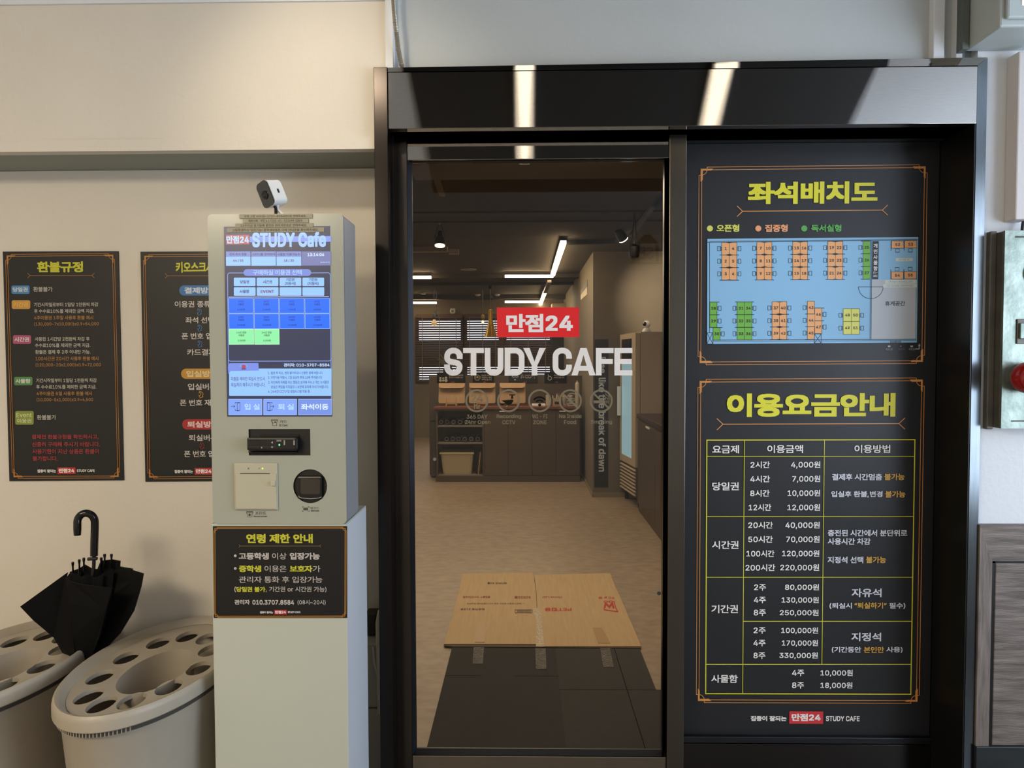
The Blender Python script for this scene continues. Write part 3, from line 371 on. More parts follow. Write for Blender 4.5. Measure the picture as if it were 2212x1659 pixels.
11,13,17,9,20,9,-19,13,-16,15,-11,8,11,-20,15,-13,22,-6,26,0,26,49888,142,3,4,113,132,0,-106,14,0,0,106,6,34,36,0,-45,97,0,0,11,-84,0,0,34,17,46,124,
0,-14,-5,-22,-13,-18,-19,-13,7,-10,16,9,12,13,8,16,9,-15,12,-12,15,-8,7,10,-19,12,-12,17,-5,21,0,14,49892,142,3,4,113,132,0,-75,13,0,0,75,12,33,-11,
99,0,0,11,-86,0,0,15,81,0,0,35,-94,0,0,-10,80,0,0,-15,-80,0,17,46,128,0,-11,-5,-20,-13,-17,-19,-11,7,-10,15,8,13,12,8,16,9,-15,12,-11,16,-8,7,11,-19,
10,-13,16,-5,19,0,11,50473,142,3,6,29,40,0,-11,86,0,0,-41,13,0,0,52,4,115,132,0,-85,13,0,0,85,28,70,124,0,-15,-2,-13,-4,-15,-8,-12,-9,13,-4,14,-1,13,
0,15,-13,0,0,-15,-2,-16,-7,-16,-13,-13,7,-9,14,12,8,17,7,-17,13,-14,13,13,7,17,8,-16,13,-12,8,9,-13,12,-8,16,-2,17,0,15,50500,142,3,12,46,121,-18,-6,
-13,-18,-5,-26,5,-27,13,-18,18,-6,19,6,13,18,5,27,-5,26,-13,18,12,46,109,13,-5,8,-13,3,-20,-3,-21,-8,-13,-13,-5,-12,5,-8,13,-3,21,3,20,8,13,8,106,132,
0,-144,13,0,0,75,24,0,0,12,-24,0,0,57,50504,142,4,12,48,122,-19,-5,-13,-12,-5,-19,5,-18,13,-13,19,-4,20,4,13,13,5,18,-5,19,-13,12,12,48,111,13,-4,9,
-8,3,-13,-3,-12,-9,-9,-13,-3,-12,3,-9,9,-3,12,3,13,9,8,8,107,132,0,-106,13,0,0,51,22,0,0,11,-22,0,0,44,6,30,37,0,-46,97,0,0,11,-84,0,0,35,50506,142,7,
12,48,124,-19,-4,-13,-12,-5,-17,5,-18,13,-11,19,-5,19,5,13,11,5,18,-5,17,-13,12,12,48,113,13,-3,8,-8,3,-11,-3,-12,-8,-8,-13,-3,-13,3,-8,8,-3,12,3,11,
8,8,12,98,29,-14,-3,-9,-7,-4,-11,4,-11,9,-7,14,-2,14,2,10,7,3,11,-3,11,-10,7,8,98,19,11,-3,4,-8,-4,-8,-11,-3,-11,3,-4,8,4,8,8,107,132,0,-72,13,0,0,29,
22,0,0,11,-22,0,0,32,9,23,44,0,-53,7,0,17,1,20,5,-2,10,-15,-3,-14,-2,0,42,8,92,56,0,-12,-30,0,0,-10,72,0,0,10,-29,0,0,12,50529,142,4,12,42,123,-17,-4,
-11,-12,-5,-18,5,-18,11,-12,17,-4,17,4,12,12,4,18,-4,18,-12,12,12,42,112,11,-3,7,-8,3,-12,-3,-12,-7,-8,-11,-3,-10,3,-8,8,-3,12,3,12,8,8,6,33,38,0,-11,
84,0,0,-39,13,0,0,50,12,86,129,0,-82,13,0,0,37,18,0,0,-38,13,0,0,86,-13,0,0,-37,-18,0,0,34,50640,142,3,4,118,132,0,-144,13,0,0,144,12,40,108,10,-5,7,
-13,2,-20,-2,-20,-7,-14,-10,-4,-9,4,-7,14,-2,20,2,20,7,13,19,40,120,-16,-6,-10,-17,-4,-27,4,-27,10,-17,16,-7,16,6,11,16,4,24,18,0,0,-70,13,0,0,134,
-13,0,0,-53,-18,0,-4,24,-11,15,50668,142,3,12,47,109,12,-5,8,-13,3,-20,-3,-21,-8,-13,-12,-5,-13,5,-8,13,-3,21,3,20,8,13,5,80,89,34,0,0,-35,-33,0,2,17,
19,114,132,0,-32,-37,0,-8,11,-10,8,-12,2,-19,-6,-13,-18,-4,-26,4,-27,13,-18,19,-6,12,3,11,8,8,12,36,0,0,-56,13,0,0,145,50672,142,4,12,48,111,12,-3,9,
-9,3,-12,-3,-13,-9,-9,-12,-3,-13,3,-9,9,-3,13,3,12,9,9,5,114,99,0,-24,-31,0,2,12,-2,12,17,48,123,-20,-5,-13,-12,-5,-19,5,-19,13,-13,20,-4,16,3,13,10,
37,0,0,-39,13,0,0,107,-13,0,0,-22,-37,0,-13,9,6,35,36,0,-45,96,0,0,11,-83,0,0,34,50696,142,4,4,118,132,0,-144,13,0,0,144,12,40,108,10,-5,7,-13,2,-20,
-2,-20,-7,-14,-10,-4,-9,4,-7,14,-2,20,2,20,7,13,5,90,86,0,-33,-20,0,2,17,-2,16,19,40,120,-16,-6,-10,-17,-4,-27,4,-27,10,-17,16,-7,12,3,9,8,6,12,23,0,
0,-47,12,0,0,134,-12,0,0,-32,-22,0,-7,13,-9,7,50724,142,2,12,73,112,21,-3,14,-10,5,-14,-5,-15,-14,-9,-21,-3,-20,3,-14,9,-5,15,5,14,14,10,19,8,17,0,
-11,131,0,0,11,-59,0,0,30,24,6,16,13,6,19,-7,20,-18,13,-28,5,-27,-5,-18,-13,-7,-20,6,-19,16,-13,24,-6,0,-30,50808,142,3,12,55,111,13,-2,9,-8,4,-12,-4,
-12,-9,-8,-13,-3,-13,3,-10,8,-3,12,3,12,10,8,4,113,132,0,-145,13,0,0,145,20,11,19,44,1,49,5,-1,10,-42,-4,0,24,17,6,11,12,5,16,-5,18,-14,12,-20,4,-20,
-4,-14,-12,-5,-18,4,-16,11,-12,17,-6,0,-25,-39,0,50836,142,3,12,73,113,21,-4,14,-9,5,-14,-5,-14,-14,-9,-21,-4,-20,4,-14,9,-5,14,5,14,14,9,19,73,123,
-27,-4,-18,-13,-7,-20,2,-12,7,-10,10,-8,0,-39,-32,0,0,-11,131,0,0,11,-32,0,0,39,10,8,7,10,2,12,-7,20,-18,13,5,53,17,0,34,20,-2,21,2,0,-34,50857,142,5,
12,73,39,-26,-3,-17,-9,-6,-13,6,-14,17,-9,26,-3,27,3,17,9,6,14,-6,13,-17,9,12,73,29,20,-2,12,-5,4,-8,-4,-9,-12,-5,-20,-2,-19,2,-13,5,-4,9,4,8,13,5,12,
73,119,20,-2,13,-5,5,-9,-5,-9,-13,-6,-20,-2,-20,2,-12,6,-5,9,5,9,12,5,19,73,130,-27,-4,-17,-9,-7,-14,2,-9,7,-7,9,-6,0,-20,-32,0,0,-11,131,0,0,11,-33,
0,0,20,10,6,6,7,2,9,-6,14,-18,9,5,53,61,0,17,20,-2,20,2,0,-17,50864,142,3,12,73,127,-26,-4,-18,-11,-6,-17,6,-17,18,-11,26,-4,27,4,17,11,7,17,-7,17,
-17,11,12,73,116,20,-3,13,-7,4,-11,-4,-11,-13,-8,-20,-2,-19,2,-13,8,-5,11,5,11,13,7,8,8,49,0,-11,59,0,0,-50,13,0,0,50,59,0,0,11,50896,142,5,12,54,126,
-18,-3,-13,-9,-4,-13,4,-13,13,-9,18,-3,19,3,12,9,5,13,-5,13,-12,9,12,54,116,12,-1,8,-6,3,-8,-3,-8,-8,-5,-12,-2,-12,2,-8,5,-3,8,3,8,8,6,9,9,54,40,1,0,
-28,13,0,0,29,39,4,-1,10,-48,-4,-45,-1,8,84,47,0,-10,29,0,0,-15,13,0,0,110,-13,0,0,-85,6,28,33,0,-42,102,0,0,11,-89,0,0,31,50948,142,4,12,55,125,-19,
-3,-13,-11,-5,-15,5,-16,13,-10,19,-4,19,4,13,10,5,16,-5,15,-13,11,12,55,115,13,-3,8,-6,4,-10,-4,-10,-8,-7,-13,-2,-12,2,-9,7,-3,10,3,10,9,6,4,113,132,
0,-144,14,0,0,144,9,9,43,40,0,0,-51,14,0,0,52,41,5,-1,10,-49,-4,-46,-1,50976,142,3,12,73,127,-26,-4,-18,-11,-6,-17,6,-17,18,-11,26,-3,27,3,17,11,7,17,
-7,17,-17,11,12,73,116,20,-3,13,-7,4,-11,-4,-11,-13,-7,-20,-3,-19,3,-13,7,-5,11,5,11,13,7,12,8,50,0,-11,34,0,0,-51,13,0,0,51,36,0,0,-51,14,0,0,51,34,
0,0,11,51004,142,3,12,73,123,-27,-5,-18,-14,-7,-21,7,-21,18,-14,27,-5,27,5,19,14,7,21,-7,21,-19,14,12,73,112,21,-3,14,-11,5,-15,-5,-15,-14,-10,-21,-4,
-20,4,-14,10,-6,15,6,15,14,11,4,8,18,0,-11,131,0,0,11,51008,142,4,4,8,56,0,-11,131,0,0,11,12,73,127,-27,-3,-17,-10,-7,-15,7,-16,17,-10,27,-3,27,3,18,
10,6,16,-6,15,-18,10,12,73,117,20,-3,13,-6,5,-9,-5,-10,-13,-6,-20,-3,-19,3,-13,6,-5,10,5,9,13,6,6,25,33,0,-42,99,0,0,11,-86,0,0,31,51012,142,4,12,73,
130,-27,-3,-18,-9,-6,-13,6,-14,18,-8,27,-3,28,3,17,8,6,14,-6,13,-17,9,12,73,120,20,-2,13,-5,5,-8,-5,-8,-13,-6,-20,-1,-20,1,-12,6,-5,8,5,8,12,5,4,8,70,
0,-11,131,0,0,11,12,24,-11,102,0,0,11,-89,0,0,14,85,0,0,33,-98,0,0,-10,85,0,0,-13,-85,0,51020,142,5,12,73,129,-27,-3,-17,-10,-7,-14,7,-15,17,-9,27,-4,
27,4,18,9,6,15,-6,14,-18,10,12,73,119,20,-2,13,-6,5,-9,-5,-9,-13,-6,-20,-2,-20,2,-12,6,-5,9,5,9,12,6,4,24,37,0,-48,99,0,0,48,4,110,26,0,-26,-73,0,0,
26,4,8,62,0,-11,131,0,0,11,51032,142,4,12,55,122,-20,-5,-14,-12,-5,-17,5,-18,14,-12,20,-4,20,4,14,12,5,18,-5,17,-14,12,12,55,110,13,-3,9,-7,4,-12,-4,
-12,-9,-8,-13,-3,-13,3,-10,8,-3,12,3,12,10,7,4,113,132,0,-145,13,0,0,145,6,11,19,44,1,49,5,-1,10,-49,-4,-45,-1,51060,142,3,4,113,132,0,-145,13,0,0,
145,12,50,121,-19,-6,-13,-18,-5,-26,5,-27,13,-18,19,-6,19,6,13,18,5,27,-5,26,-13,18,12,50,109,13,-5,8,-13,3,-20,-3,-21,-8,-13,-13,-5,-12,5,-9,13,-3,
21,3,20,9,13,51064,142,4,4,113,132,0,-105,14,0,0,105,12,49,122,-19,-5,-14,-12,-5,-18,5,-19,14,-13,19,-4,19,4,14,13,5,19,-5,18,-14,12,12,49,111,13,-4,
8,-8,4,-12,-4,-13,-8,-8,-13,-3,-13,3,-9,8,-3,13,3,12,9,8,6,34,37,0,-46,97,0,0,11,-84,0,0,35,51068,142,4,12,49,127,-20,-4,-13,-11,-5,-17,5,-17,13,-11,
20,-4,19,4,13,11,5,17,-5,17,-13,11,12,49,116,12,-3,9,-7,3,-11,-3,-11,-9,-8,-12,-2,-13,2,-9,8,-3,11,3,11,9,7,4,113,132,0,-74,14,0,0,74,12,33,-11,99,0,
0,11,-86,0,0,16,81,0,0,35,-94,0,0,-11,80,0,0,-14,-80,0,51076,142,5,4,113,132,0,-82,14,0,0,82,4,33,42,0,-53,94,0,0,53,4,114,31,0,-31,-68,0,0,31,12,49,
125,-20,-5,-13,-12,-5,-17,5,-18,13,-12,20,-4,19,4,14,12,5,18,-5,17,-14,12,12,49,113,13,-2,9,-8,3,-12,-3,-12,-9,-8,-13,-3,-13,3,-9,8,-3,12,3,12,9,8,
51077,142,5,4,113,132,0,-77,14,0,0,77,8,33,47,0,-58,94,0,0,58,-14,0,0,-17,-67,0,0,17,4,46,19,67,0,0,-19,-67,0,12,49,125,-20,-4,-13,-12,-5,-17,5,-17,
13,-12,20,-4,19,4,14,12,5,17,-5,17,-14,12,12,49,114,13,-3,9,-7,3,-12,-3,-12,-9,-7,-13,-3,-13,3,-9,7,-3,12,3,12,9,7,51088,142,2,21,11,117,0,-11,33,0,0,
-18,-6,-25,-13,-22,-19,-15,7,-11,16,12,12,16,9,20,9,-18,12,-15,15,-11,8,10,-19,15,-13,21,-5,23,0,18,32,0,0,11,8,106,132,0,-144,13,0,0,75,24,0,0,11,
-24,0,0,58,51089,142,3,6,26,37,0,-10,81,0,0,-39,13,0,0,49,21,11,122,0,-11,33,0,0,-5,-5,-20,-13,-16,-19,-11,7,-11,16,9,12,12,9,15,8,-14,11,-11,15,-8,7,
11,-19,10,-12,15,-4,19,0,5,32,0,0,11,8,107,132,0,-87,13,0,0,38,22,0,0,11,-22,0,0,38,51092,142,3,21,12,120,0,-11,32,0,0,-7,-5,-19,-13,-17,-18,-11,6,
-11,16,8,12,13,9,15,8,-14,11,-11,15,-7,7,10,-18,10,-13,16,-4,18,0,7,32,0,0,11,8,107,132,0,-106,13,0,0,51,22,0,0,11,-22,0,0,44,6,30,36,0,-45,97,0,0,11,
-84,0,0,34,51096,142,3,21,11,124,0,-11,33,0,0,-4,-5,-17,-13,-15,-19,-10,6,-11,16,8,13,11,8,14,9,-12,12,-10,15,-7,6,11,-18,9,-13,13,-4,17,0,3,32,0,0,
11,8,107,132,0,-74,13,0,0,32,22,0,0,11,-22,0,0,31,12,29,-11,96,0,0,10,-83,0,0,17,78,0,0,35,-92,0,0,-11,79,0,0,-14,-78,0,51109,142,4,12,74,41,-25,-3,
-17,-9,-5,-14,5,-15,17,-9,25,-3,26,3,16,9,6,15,-6,14,-16,9,12,74,31,19,-2,11,-6,5,-8,-5,-9,-11,-6,-19,-2,-18,2,-12,6,-4,9,4,8,12,6,21,11,122,0,-11,33,
0,0,-6,-5,-20,-13,-16,-19,-11,7,-10,16,8,12,12,9,15,8,-13,12,-11,15,-7,6,10,-19,10,-12,15,-4,18,0,6,32,0,0,11,8,107,132,0,-87,13,0,0,39,22,0,0,12,-22,
0,0,36,51116,142,2,12,87,129,0,-134,13,0,0,68,19,0,0,-75,12,0,0,144,-12,0,0,-58,-19,0,0,55,21,10,115,0,-11,28,0,0,-11,-4,-27,-10,-23,-18,-15,9,-11,13,
11,10,15,7,19,6,-17,10,-13,13,-10,8,11,-17,14,-11,21,-3,25,0,11,26,0,0,11,51201,142,3,6,30,38,0,-11,84,0,0,-39,13,0,0,50,21,13,122,0,-10,32,0,0,-6,-5,
-20,-13,-16,-19,-11,7,-11,16,8,12,13,9,15,8,-14,12,-11,15,-8,6,11,-18,10,-12,16,-5,18,0,6,32,0,0,10,8,114,132,0,-37,-29,0,0,-11,29,0,0,-38,13,0,0,86,
51204,142,3,8,114,132,0,-40,-29,0,0,-11,29,0,0,-55,13,0,0,106,6,35,36,0,-45,96,0,0,11,-83,0,0,34,21,13,120,0,-10,32,0,0,-7,-5,-20,-13,-17,-19,-11,7,
-11,16,9,12,12,9,16,8,-14,12,-11,15,-8,6,10,-18,11,-12,15,-5,19,0,7,32,0,0,10,51216,142,4,4,33,40,0,-51,94,0,0,51,4,114,30,0,-30,-68,0,0,30,8,114,132,
0,-36,-29,0,0,-11,29,0,0,-37,13,0,0,84,21,13,123,0,-11,32,0,0,-5,-5,-20,-13,-16,-19,-11,7,-11,16,8,12,13,9,15,8,-14,12,-11,15,-8,6,11,-18,10,-12,16,
-5,18,0,5,32,0,0,11,51221,142,4,12,79,42,-25,-4,-17,-9,-6,-14,6,-15,17,-9,25,-3,26,3,17,9,6,15,-6,14,-17,9,12,79,31,19,-2,12,-5,4,-9,-4,-9,-12,-6,-19,
-2,-18,2,-12,6,-5,9,5,9,12,5,8,114,132,0,-37,-29,0,0,-11,29,0,0,-38,13,0,0,86,21,13,122,0,-11,32,0,0,-5,-5,-20,-13,-17,-19,-11,7,-11,16,9,12,12,9,16,
8,-14,12,-11,15,-8,6,11,-18,10,-12,16,-5,18,0,5,32,0,0,11,51228,142,3,4,118,132,0,-144,13,0,0,144,8,89,129,0,-49,-24,0,0,-11,24,0,0,-74,13,0,0,134,21,
10,115,0,-11,28,0,0,-13,-4,-26,-11,-22,-17,-17,8,-10,13,12,10,16,7,18,7,-17,9,-14,13,-11,8,10,-17,15,-10,22,-4,24,0,13,26,0,0,11,51312,142,2,8,67,52,
0,-35,-59,0,0,-11,131,0,0,11,-59,0,0,35,21,19,119,0,-11,48,0,0,-3,-8,-21,-20,-17,-25,-9,6,-11,21,8,19,13,14,18,13,-18,19,-13,22,-7,5,10,-25,9,-20,17,
-8,21,0,3,48,0,0,11,51316,142,3,19,20,125,0,-11,45,0,-7,-16,-18,-12,-24,-7,5,-11,22,6,19,11,11,15,12,-15,19,-11,22,-6,5,11,-24,7,-18,12,-7,16,45,0,0,
11,6,25,32,0,-41,99,0,0,11,-86,0,0,30,8,67,78,0,-24,-59,0,0,-11,131,0,0,11,-59,0,0,24,51333,142,4,12,73,38,-26,-3,-17,-9,-6,-13,6,-14,17,-8,26,-3,27,
3,17,8,6,14,-6,13,-17,9,12,73,27,20,-1,12,-5,4,-8,-4,-8,-12,-5,-20,-2,-19,2,-13,5,-4,8,4,8,13,5,8,8,60,0,-11,131,0,0,11,-59,0,0,21,-13,0,0,-21,19,20,
126,0,-11,45,0,-8,-15,-18,-10,-24,-6,5,-10,23,5,18,10,12,14,12,-14,19,-10,23,-5,5,10,-24,6,-18,11,-8,14,45,0,0,11,51340,142,3,21,13,119,0,-11,32,0,0,
-2,-5,-18,-12,-15,-19,-10,6,-11,16,8,13,11,8,15,8,-14,12,-10,16,-7,6,10,-19,10,-12,14,-4,17,0,2,32,0,0,11,9,8,18,43,0,47,5,-1,10,-38,-3,0,28,-14,0,0,
-29,-39,0,8,106,132,0,-144,13,0,0,73,23,0,0,11,-23,0,0,60,51452,142,2,21,20,123,0,-10,46,0,0,-1,-7,-18,-19,-14,-24,-7,5,-11,21,7,19,11,12,15,13,-15,
18,-11,22,-7,5,11,-24,7,-19,14,-7,18,0,1,45,0,0,10,8,8,50,0,-11,59,0,0,-51,13,0,0,51,59,0,0,11,51460,142,2,20,24,-11,102,0,0,11,-89,0,0,14,85,0,0,33,
-42,0,0,14,59,0,0,11,-131,0,0,-11,59,0,0,-14,-43,0,0,-10,85,0,0,-14,-85,0,19,20,127,0,-10,46,0,-9,-13,-18,-10,-24,-5,4,-10,23,5,19,8,12,13,13,-13,19,
-8,23,-5,4,10,-24,5,-18,10,-9,13,46,0,0,10,51473,142,3,12,73,28,20,-1,12,-6,4,-8,-4,-8,-12,-5,-20,-2,-19,2,-13,5,-4,8,4,8,13,6,19,8,65,0,-11,59,0,0,
-15,-23,-4,-15,-9,-5,-13,6,-14,17,-8,26,-3,27,3,17,8,6,14,-5,13,-15,9,-23,4,0,15,59,0,0,11,19,20,126,0,-11,45,0,-8,-15,-18,-10,-24,-6,5,-11,23,6,18,
10,12,14,12,-14,19,-10,23,-6,5,11,-24,6,-18,10,-8,15,45,0,0,11,51648,142,2,4,113,132,0,-144,13,0,0,144,21,13,117,0,-11,33,0,0,-18,-5,-25,-14,-22,-19,
-15,8,-11,15,12,13,16,9,20,9,-18,13,-16,16,-10,7,10,-19,14,-14,21,-5,24,0,18,33,0,0,11,51665,142,4,4,113,132,0,-78,14,0,0,78,8,33,47,0,-58,94,0,0,58,
-14,0,0,-17,-67,0,0,17,4,46,19,67,0,0,-19,-67,0,21,13,123,0,-11,34,0,0,-3,-5,-19,-13,-16,-19,-10,6,-10,16,8,13,11,8,15,9,-14,13,-11,15,-7,7,11,-19,9,
-13,15,-5,18,0,3,33,0,0,11,52264,142,2,25,43,130,0,-23,-32,0,0,-11,32,0,0,-11,-5,-24,-12,-21,-19,-14,7,-10,15,10,13,15,8,19,8,-17,12,-15,14,-10,8,10,
-19,15,-12,20,-5,22,0,11,32,0,0,11,-32,0,0,23,8,106,132,0,-144,13,0,0,74,24,0,0,11,-24,0,0,59,52293,142,3,6,33,36,0,-11,84,0,0,-37,13,0,0,48,25,38,
131,0,-18,-26,0,0,-10,26,0,0,-2,-3,-18,-10,-15,-16,-10,7,-10,12,8,10,10,7,13,6,-12,10,-9,13,-8,6,10,-16,10,-10,14,-3,17,0,2,25,0,0,10,-25,0,0,18,12,
86,130,0,-86,13,0,0,39,18,0,0,-39,13,0,0,88,-13,0,0,-38,-18,0,0,36,52376,142,2,8,83,74,0,-11,31,0,0,-76,13,0,0,145,-13,0,0,-58,25,45,130,0,-23,-33,0,
0,-11,33,0,0,-11,-5,-24,-13,-21,-19,-14,8,-10,15,10,12,16,9,18,8,-17,12,-15,16,-10,7,10,-19,14,-13,20,-5,23,0,11,32,0,0,11,-32,0,0,23,52380,142,3,25,
44,131,0,-18,-32,0,0,-11,32,0,0,-4,-4,-19,-13,-16,-19,-11,7,-10,15,8,13,11,8,15,9,-14,12,-10,15,-8,6,11,-18,10,-13,15,-5,18,0,4,32,0,0,11,-32,0,0,18,
8,114,132,0,-44,-30,0,0,-11,30,0,0,-53,13,0,0,108,6,35,34,0,-43,96,0,0,11,-83,0,0,32,52404,142,3,4,118,132,0,-144,13,0,0,144,8,89,129,0,-54,-22,0,0,
-11,22,0,0,-69,13,0,0,134,25,38,127,0,-21,-27,0,0,-11,27,0,0,-7,-4,-24,-11,-21,-16,-16,8,-10,12,11,10,15,7,17,7,-16,10,-14,13,-10,7,10,-16,15,-11,20,
-4,23,0,7,27,0,0,11,-27,0,0,21,52572,142,3,4,113,132,0,-145,13,0,0,145,9,11,17,44,1,49,6,-1,9,-40,-4,0,27,-14,0,0,-27,-40,-1,23,49,131,0,-18,-32,0,0,
-10,32,0,-5,-18,-12,-15,-19,-9,6,-10,16,7,13,11,8,14,9,-13,12,-11,16,-7,6,11,-19,9,-12,13,-5,18,33,0,0,10,-33,0,0,18,52636,142,2,20,24,-11,102,0,0,10,
-89,0,0,14,85,0,0,32,-42,0,0,13,59,0,0,10,-131,0,0,-10,59,0,0,-13,-43,0,0,-10,85,0,0,-13,-85,0,23,21,120,0,-11,45,0,-9,-12,-17,-8,-25,-4,4,-10,23,3,
19,8,12,12,13,-12,19,-8,23,-3,4,10,-25,4,-18,8,-8,12,44,0,0,11,-45,0,0,13,-13,0,0,-13,52644,142,3,4,110,24,0,-24,-73,0,0,24,12,24,34,0,-45,99,0,0,45,
-43,0,0,16,59,0,0,11,-131,0,0,-11,59,0,0,-16,23,21,119,0,-11,45,0,-7,-14,-18,-10,-25,-5,4,-10,22,5,19,8,12,12,13,-12,18,-8,23,-5,4,10,-25,5,-18,10,-8,
14,45,0,0,11,-45,0,0,14,-13,0,0,-14,52649,142,3,12,73,26,20,-2,12,-5,4,-7,-4,-8,-12,-4,-20,-2,-19,2,-13,4,-4,8,4,7,13,5,19,8,61,0,-11,59,0,0,-14,-24,
-4,-14,-8,-5,-12,6,-13,17,-8,26,-3,27,3,17,8,6,13,-5,12,-15,8,-23,4,0,14,59,0,0,11,23,21,118,0,-10,45,0,-8,-14,-18,-10,-24,-5,4,-11,22,5,19,8,12,13,
13,-13,18,-8,23,-5,4,11,-25,5,-18,10,-7,14,44,0,0,10,-45,0,0,15,-13,0,0,-15,52712,142,3,4,113,132,0,-144,14,0,0,144,23,49,132,0,-16,-32,0,0,-11,32,0,
-4,-14,-12,-12,-19,-7,6,-11,16,6,12,9,8,11,8,-10,12,-8,15,-6,6,10,-18,7,-12,11,-5,14,32,0,0,11,-32,0,0,16,9,9,40,40,0,0,-48,14,0,0,49,41,5,-1,10,-49,
-4,-46,-1,52824,142,2,4,113,132,0,-144,13,0,0,144,25,48,130,0,-23,-33,0,0,-11,33,0,0,-11,-5,-24,-13,-21,-19,-14,7,-10,16,10,12,15,9,19,9,-18,12,-14,
16,-10,7,10,-19,14,-14,20,-5,23,0,11,33,0,0,11,-33,0,0,23,52852,142,2,14,17,117,0,-11,52,0,-4,-25,-55,-4,2,-11,49,4,-12,-18,-16,-16,-24,-14,8,-11,40,
30,20,36,5,40,8,106,132,0,-144,13,0,0,75,23,0,0,11,-23,0,0,58,52964,142,2,14,16,117,0,-11,52,0,-5,-25,-55,-4,3,-11,48,4,-11,-18,-17,-16,-23,-14,8,-11,
39,30,20,36,6,40,8,80,74,0,-11,34,0,0,-75,13,0,0,144,-13,0,0,-58,52981,142,4,8,34,46,0,-57,93,0,0,57,-13,0,0,-18,-67,0,0,18,4,47,18,67,0,0,-18,-67,0,
8,114,132,0,-37,-32,0,0,-11,32,0,0,-31,13,0,0,79,14,18,125,0,-11,50,0,-3,-16,-54,-2,2,-11,47,4,-12,-12,-15,-10,-21,-8,5,-11,37,18,22,25,7,34,53076,
142,2,12,24,118,0,-11,86,0,0,-24,-90,-3,2,-12,87,5,-5,-34,13,-2,5,38,1,29,0,14,8,59,56,0,-38,-51,0,0,-11,131,0,0,11,-67,0,0,38,53356,142,2,4,8,19,0,
-11,131,0,0,11,13,24,118,0,-11,86,0,0,-7,-1,-23,-89,-3,2,-11,87,4,-6,-36,14,-2,5,39,1,32,0,18,53412,142,2,4,113,132,0,-144,14,0,0,144,14,19,117,0,-11,
53,0,-5,-25,-56,-4,3,-11,49,4,-12,-18,-17,-16,-23,-14,7,-11,41,30,20,36,6,40,53440,142,2,15,14,119,0,-97,12,0,35,1,33,4,-2,11,-30,-4,-34,-1,0,35,50,0,
0,11,-50,0,0,29,54,0,0,11,8,106,132,0,-144,13,0,0,75,24,0,0,11,-24,0,0,58,53441,142,3,6,26,37,0,-10,81,0,0,-39,13,0,0,49,15,15,122,0,-70,11,0,36,1,30,
3,-2,11,-28,-3,-34,-1,0,20,50,0,0,10,-50,0,0,19,53,0,0,10,8,107,132,0,-87,13,0,0,38,22,0,0,11,-22,0,0,38,53469,142,3,6,33,37,0,-11,84,0,0,-38,13,0,0,
49,15,14,122,0,-70,9,0,30,1,24,3,-1,11,-23,-3,-26,-1,0,20,41,0,0,10,-41,0,0,18,43,0,0,11,12,85,129,0,-84,13,0,0,39,19,0,0,-40,13,0,0,88,-13,0,0,-37,
-19,0,0,34,53552,142,2,8,84,78,0,-11,30,0,0,-80,13,0,0,145,-13,0,0,-54,15,15,119,0,-97,11,0,35,1,31,4,-2,10,-29,-3,-33,-1,0,35,47,0,0,10,-47,0,0,30,
54,0,0,11,53596,142,5,4,117,132,0,-87,13,0,0,87,4,35,38,0,-49,95,0,0,49,4,117,28,0,-28,-69,0,0,28,8,89,130,0,-34,-19,0,0,-11,19,0,0,-38,13,0,0,83,15,
15,123,0,-69,9,0,29,1,24,3,-1,10,-23,-3,-26,0,0,19,37,0,0,10,-37,0,0,18,42,0,0,11,53685,142,3,12,73,34,-27,-2,-17,-8,-5,-13,5,-13,17,-8,27,-2,27,2,17,
8,6,13,-6,13,-17,8,12,73,24,20,-1,12,-5,4,-7,-4,-7,-12,-5,-20,-1,-20,1,-12,5,-4,7,4,7,12,5,20,25,128,0,-58,42,0,0,-14,-59,0,0,-11,131,0,0,11,-59,0,0,
14,43,0,0,10,-85,0,0,14,81,0,0,10,-81,0,0,14,85,0,0,10,53748,142,2,4,113,132,0,-145,13,0,0,145,21,11,16,44,1,49,6,-1,10,-40,-4,0,23,32,0,0,11,-62,0,0,
18,58,0,0,10,-58,0,0,17,61,0,0,11,-74,0,0,-67,30,0,0,-24,-41,0,53944,142,2,4,8,17,0,-11,131,0,0,11,12,25,120,0,-76,99,0,0,10,-86,0,0,23,82,0,0,11,-82,
0,0,21,85,0,0,11,53948,142,3,4,8,52,0,-11,131,0,0,11,6,25,31,0,-40,100,0,0,11,-87,0,0,29,12,25,127,0,-61,98,0,0,10,-85,0,0,15,81,0,0,11,-81,0,0,14,85,
0,0,11,54252,142,2,20,20,60,0,-10,47,0,0,-33,-59,0,0,-12,131,0,0,12,-59,0,0,33,47,0,0,10,-23,0,0,48,23,0,0,10,-107,0,0,-10,22,0,0,-48,4,55,108,36,0,0,
-48,-36,0,54256,142,3,20,8,54,0,-11,131,0,0,11,-59,0,0,18,46,0,0,10,-22,0,0,33,22,0,0,11,-106,0,0,-11,22,0,0,-33,-21,0,0,-10,46,0,0,-18,4,55,115,36,0,
0,-33,-36,0,6,25,31,0,-40,99,0,0,11,-86,0,0,29,54408,142,4,4,110,24,0,-24,-73,0,0,24,12,24,35,0,-46,99,0,0,46,-43,0,0,17,59,0,0,10,-131,0,0,-10,59,0,
0,-17,12,21,87,0,-11,105,0,0,11,-22,0,0,30,22,0,0,11,-106,0,0,-11,22,0,0,-30,4,55,117,36,0,0,-30,-36,0,54413,142,4,12,73,27,20,-2,12,-5,4,-8,-4,-7,
-12,-5,-20,-2,-19,2,-13,5,-4,7,4,8,13,5,19,8,62,0,-11,59,0,0,-14,-23,-3,-15,-9,-5,-13,6,-13,17,-8,26,-3,27,3,17,8,6,13,-5,13,-15,9,-23,3,0,14,59,0,0,
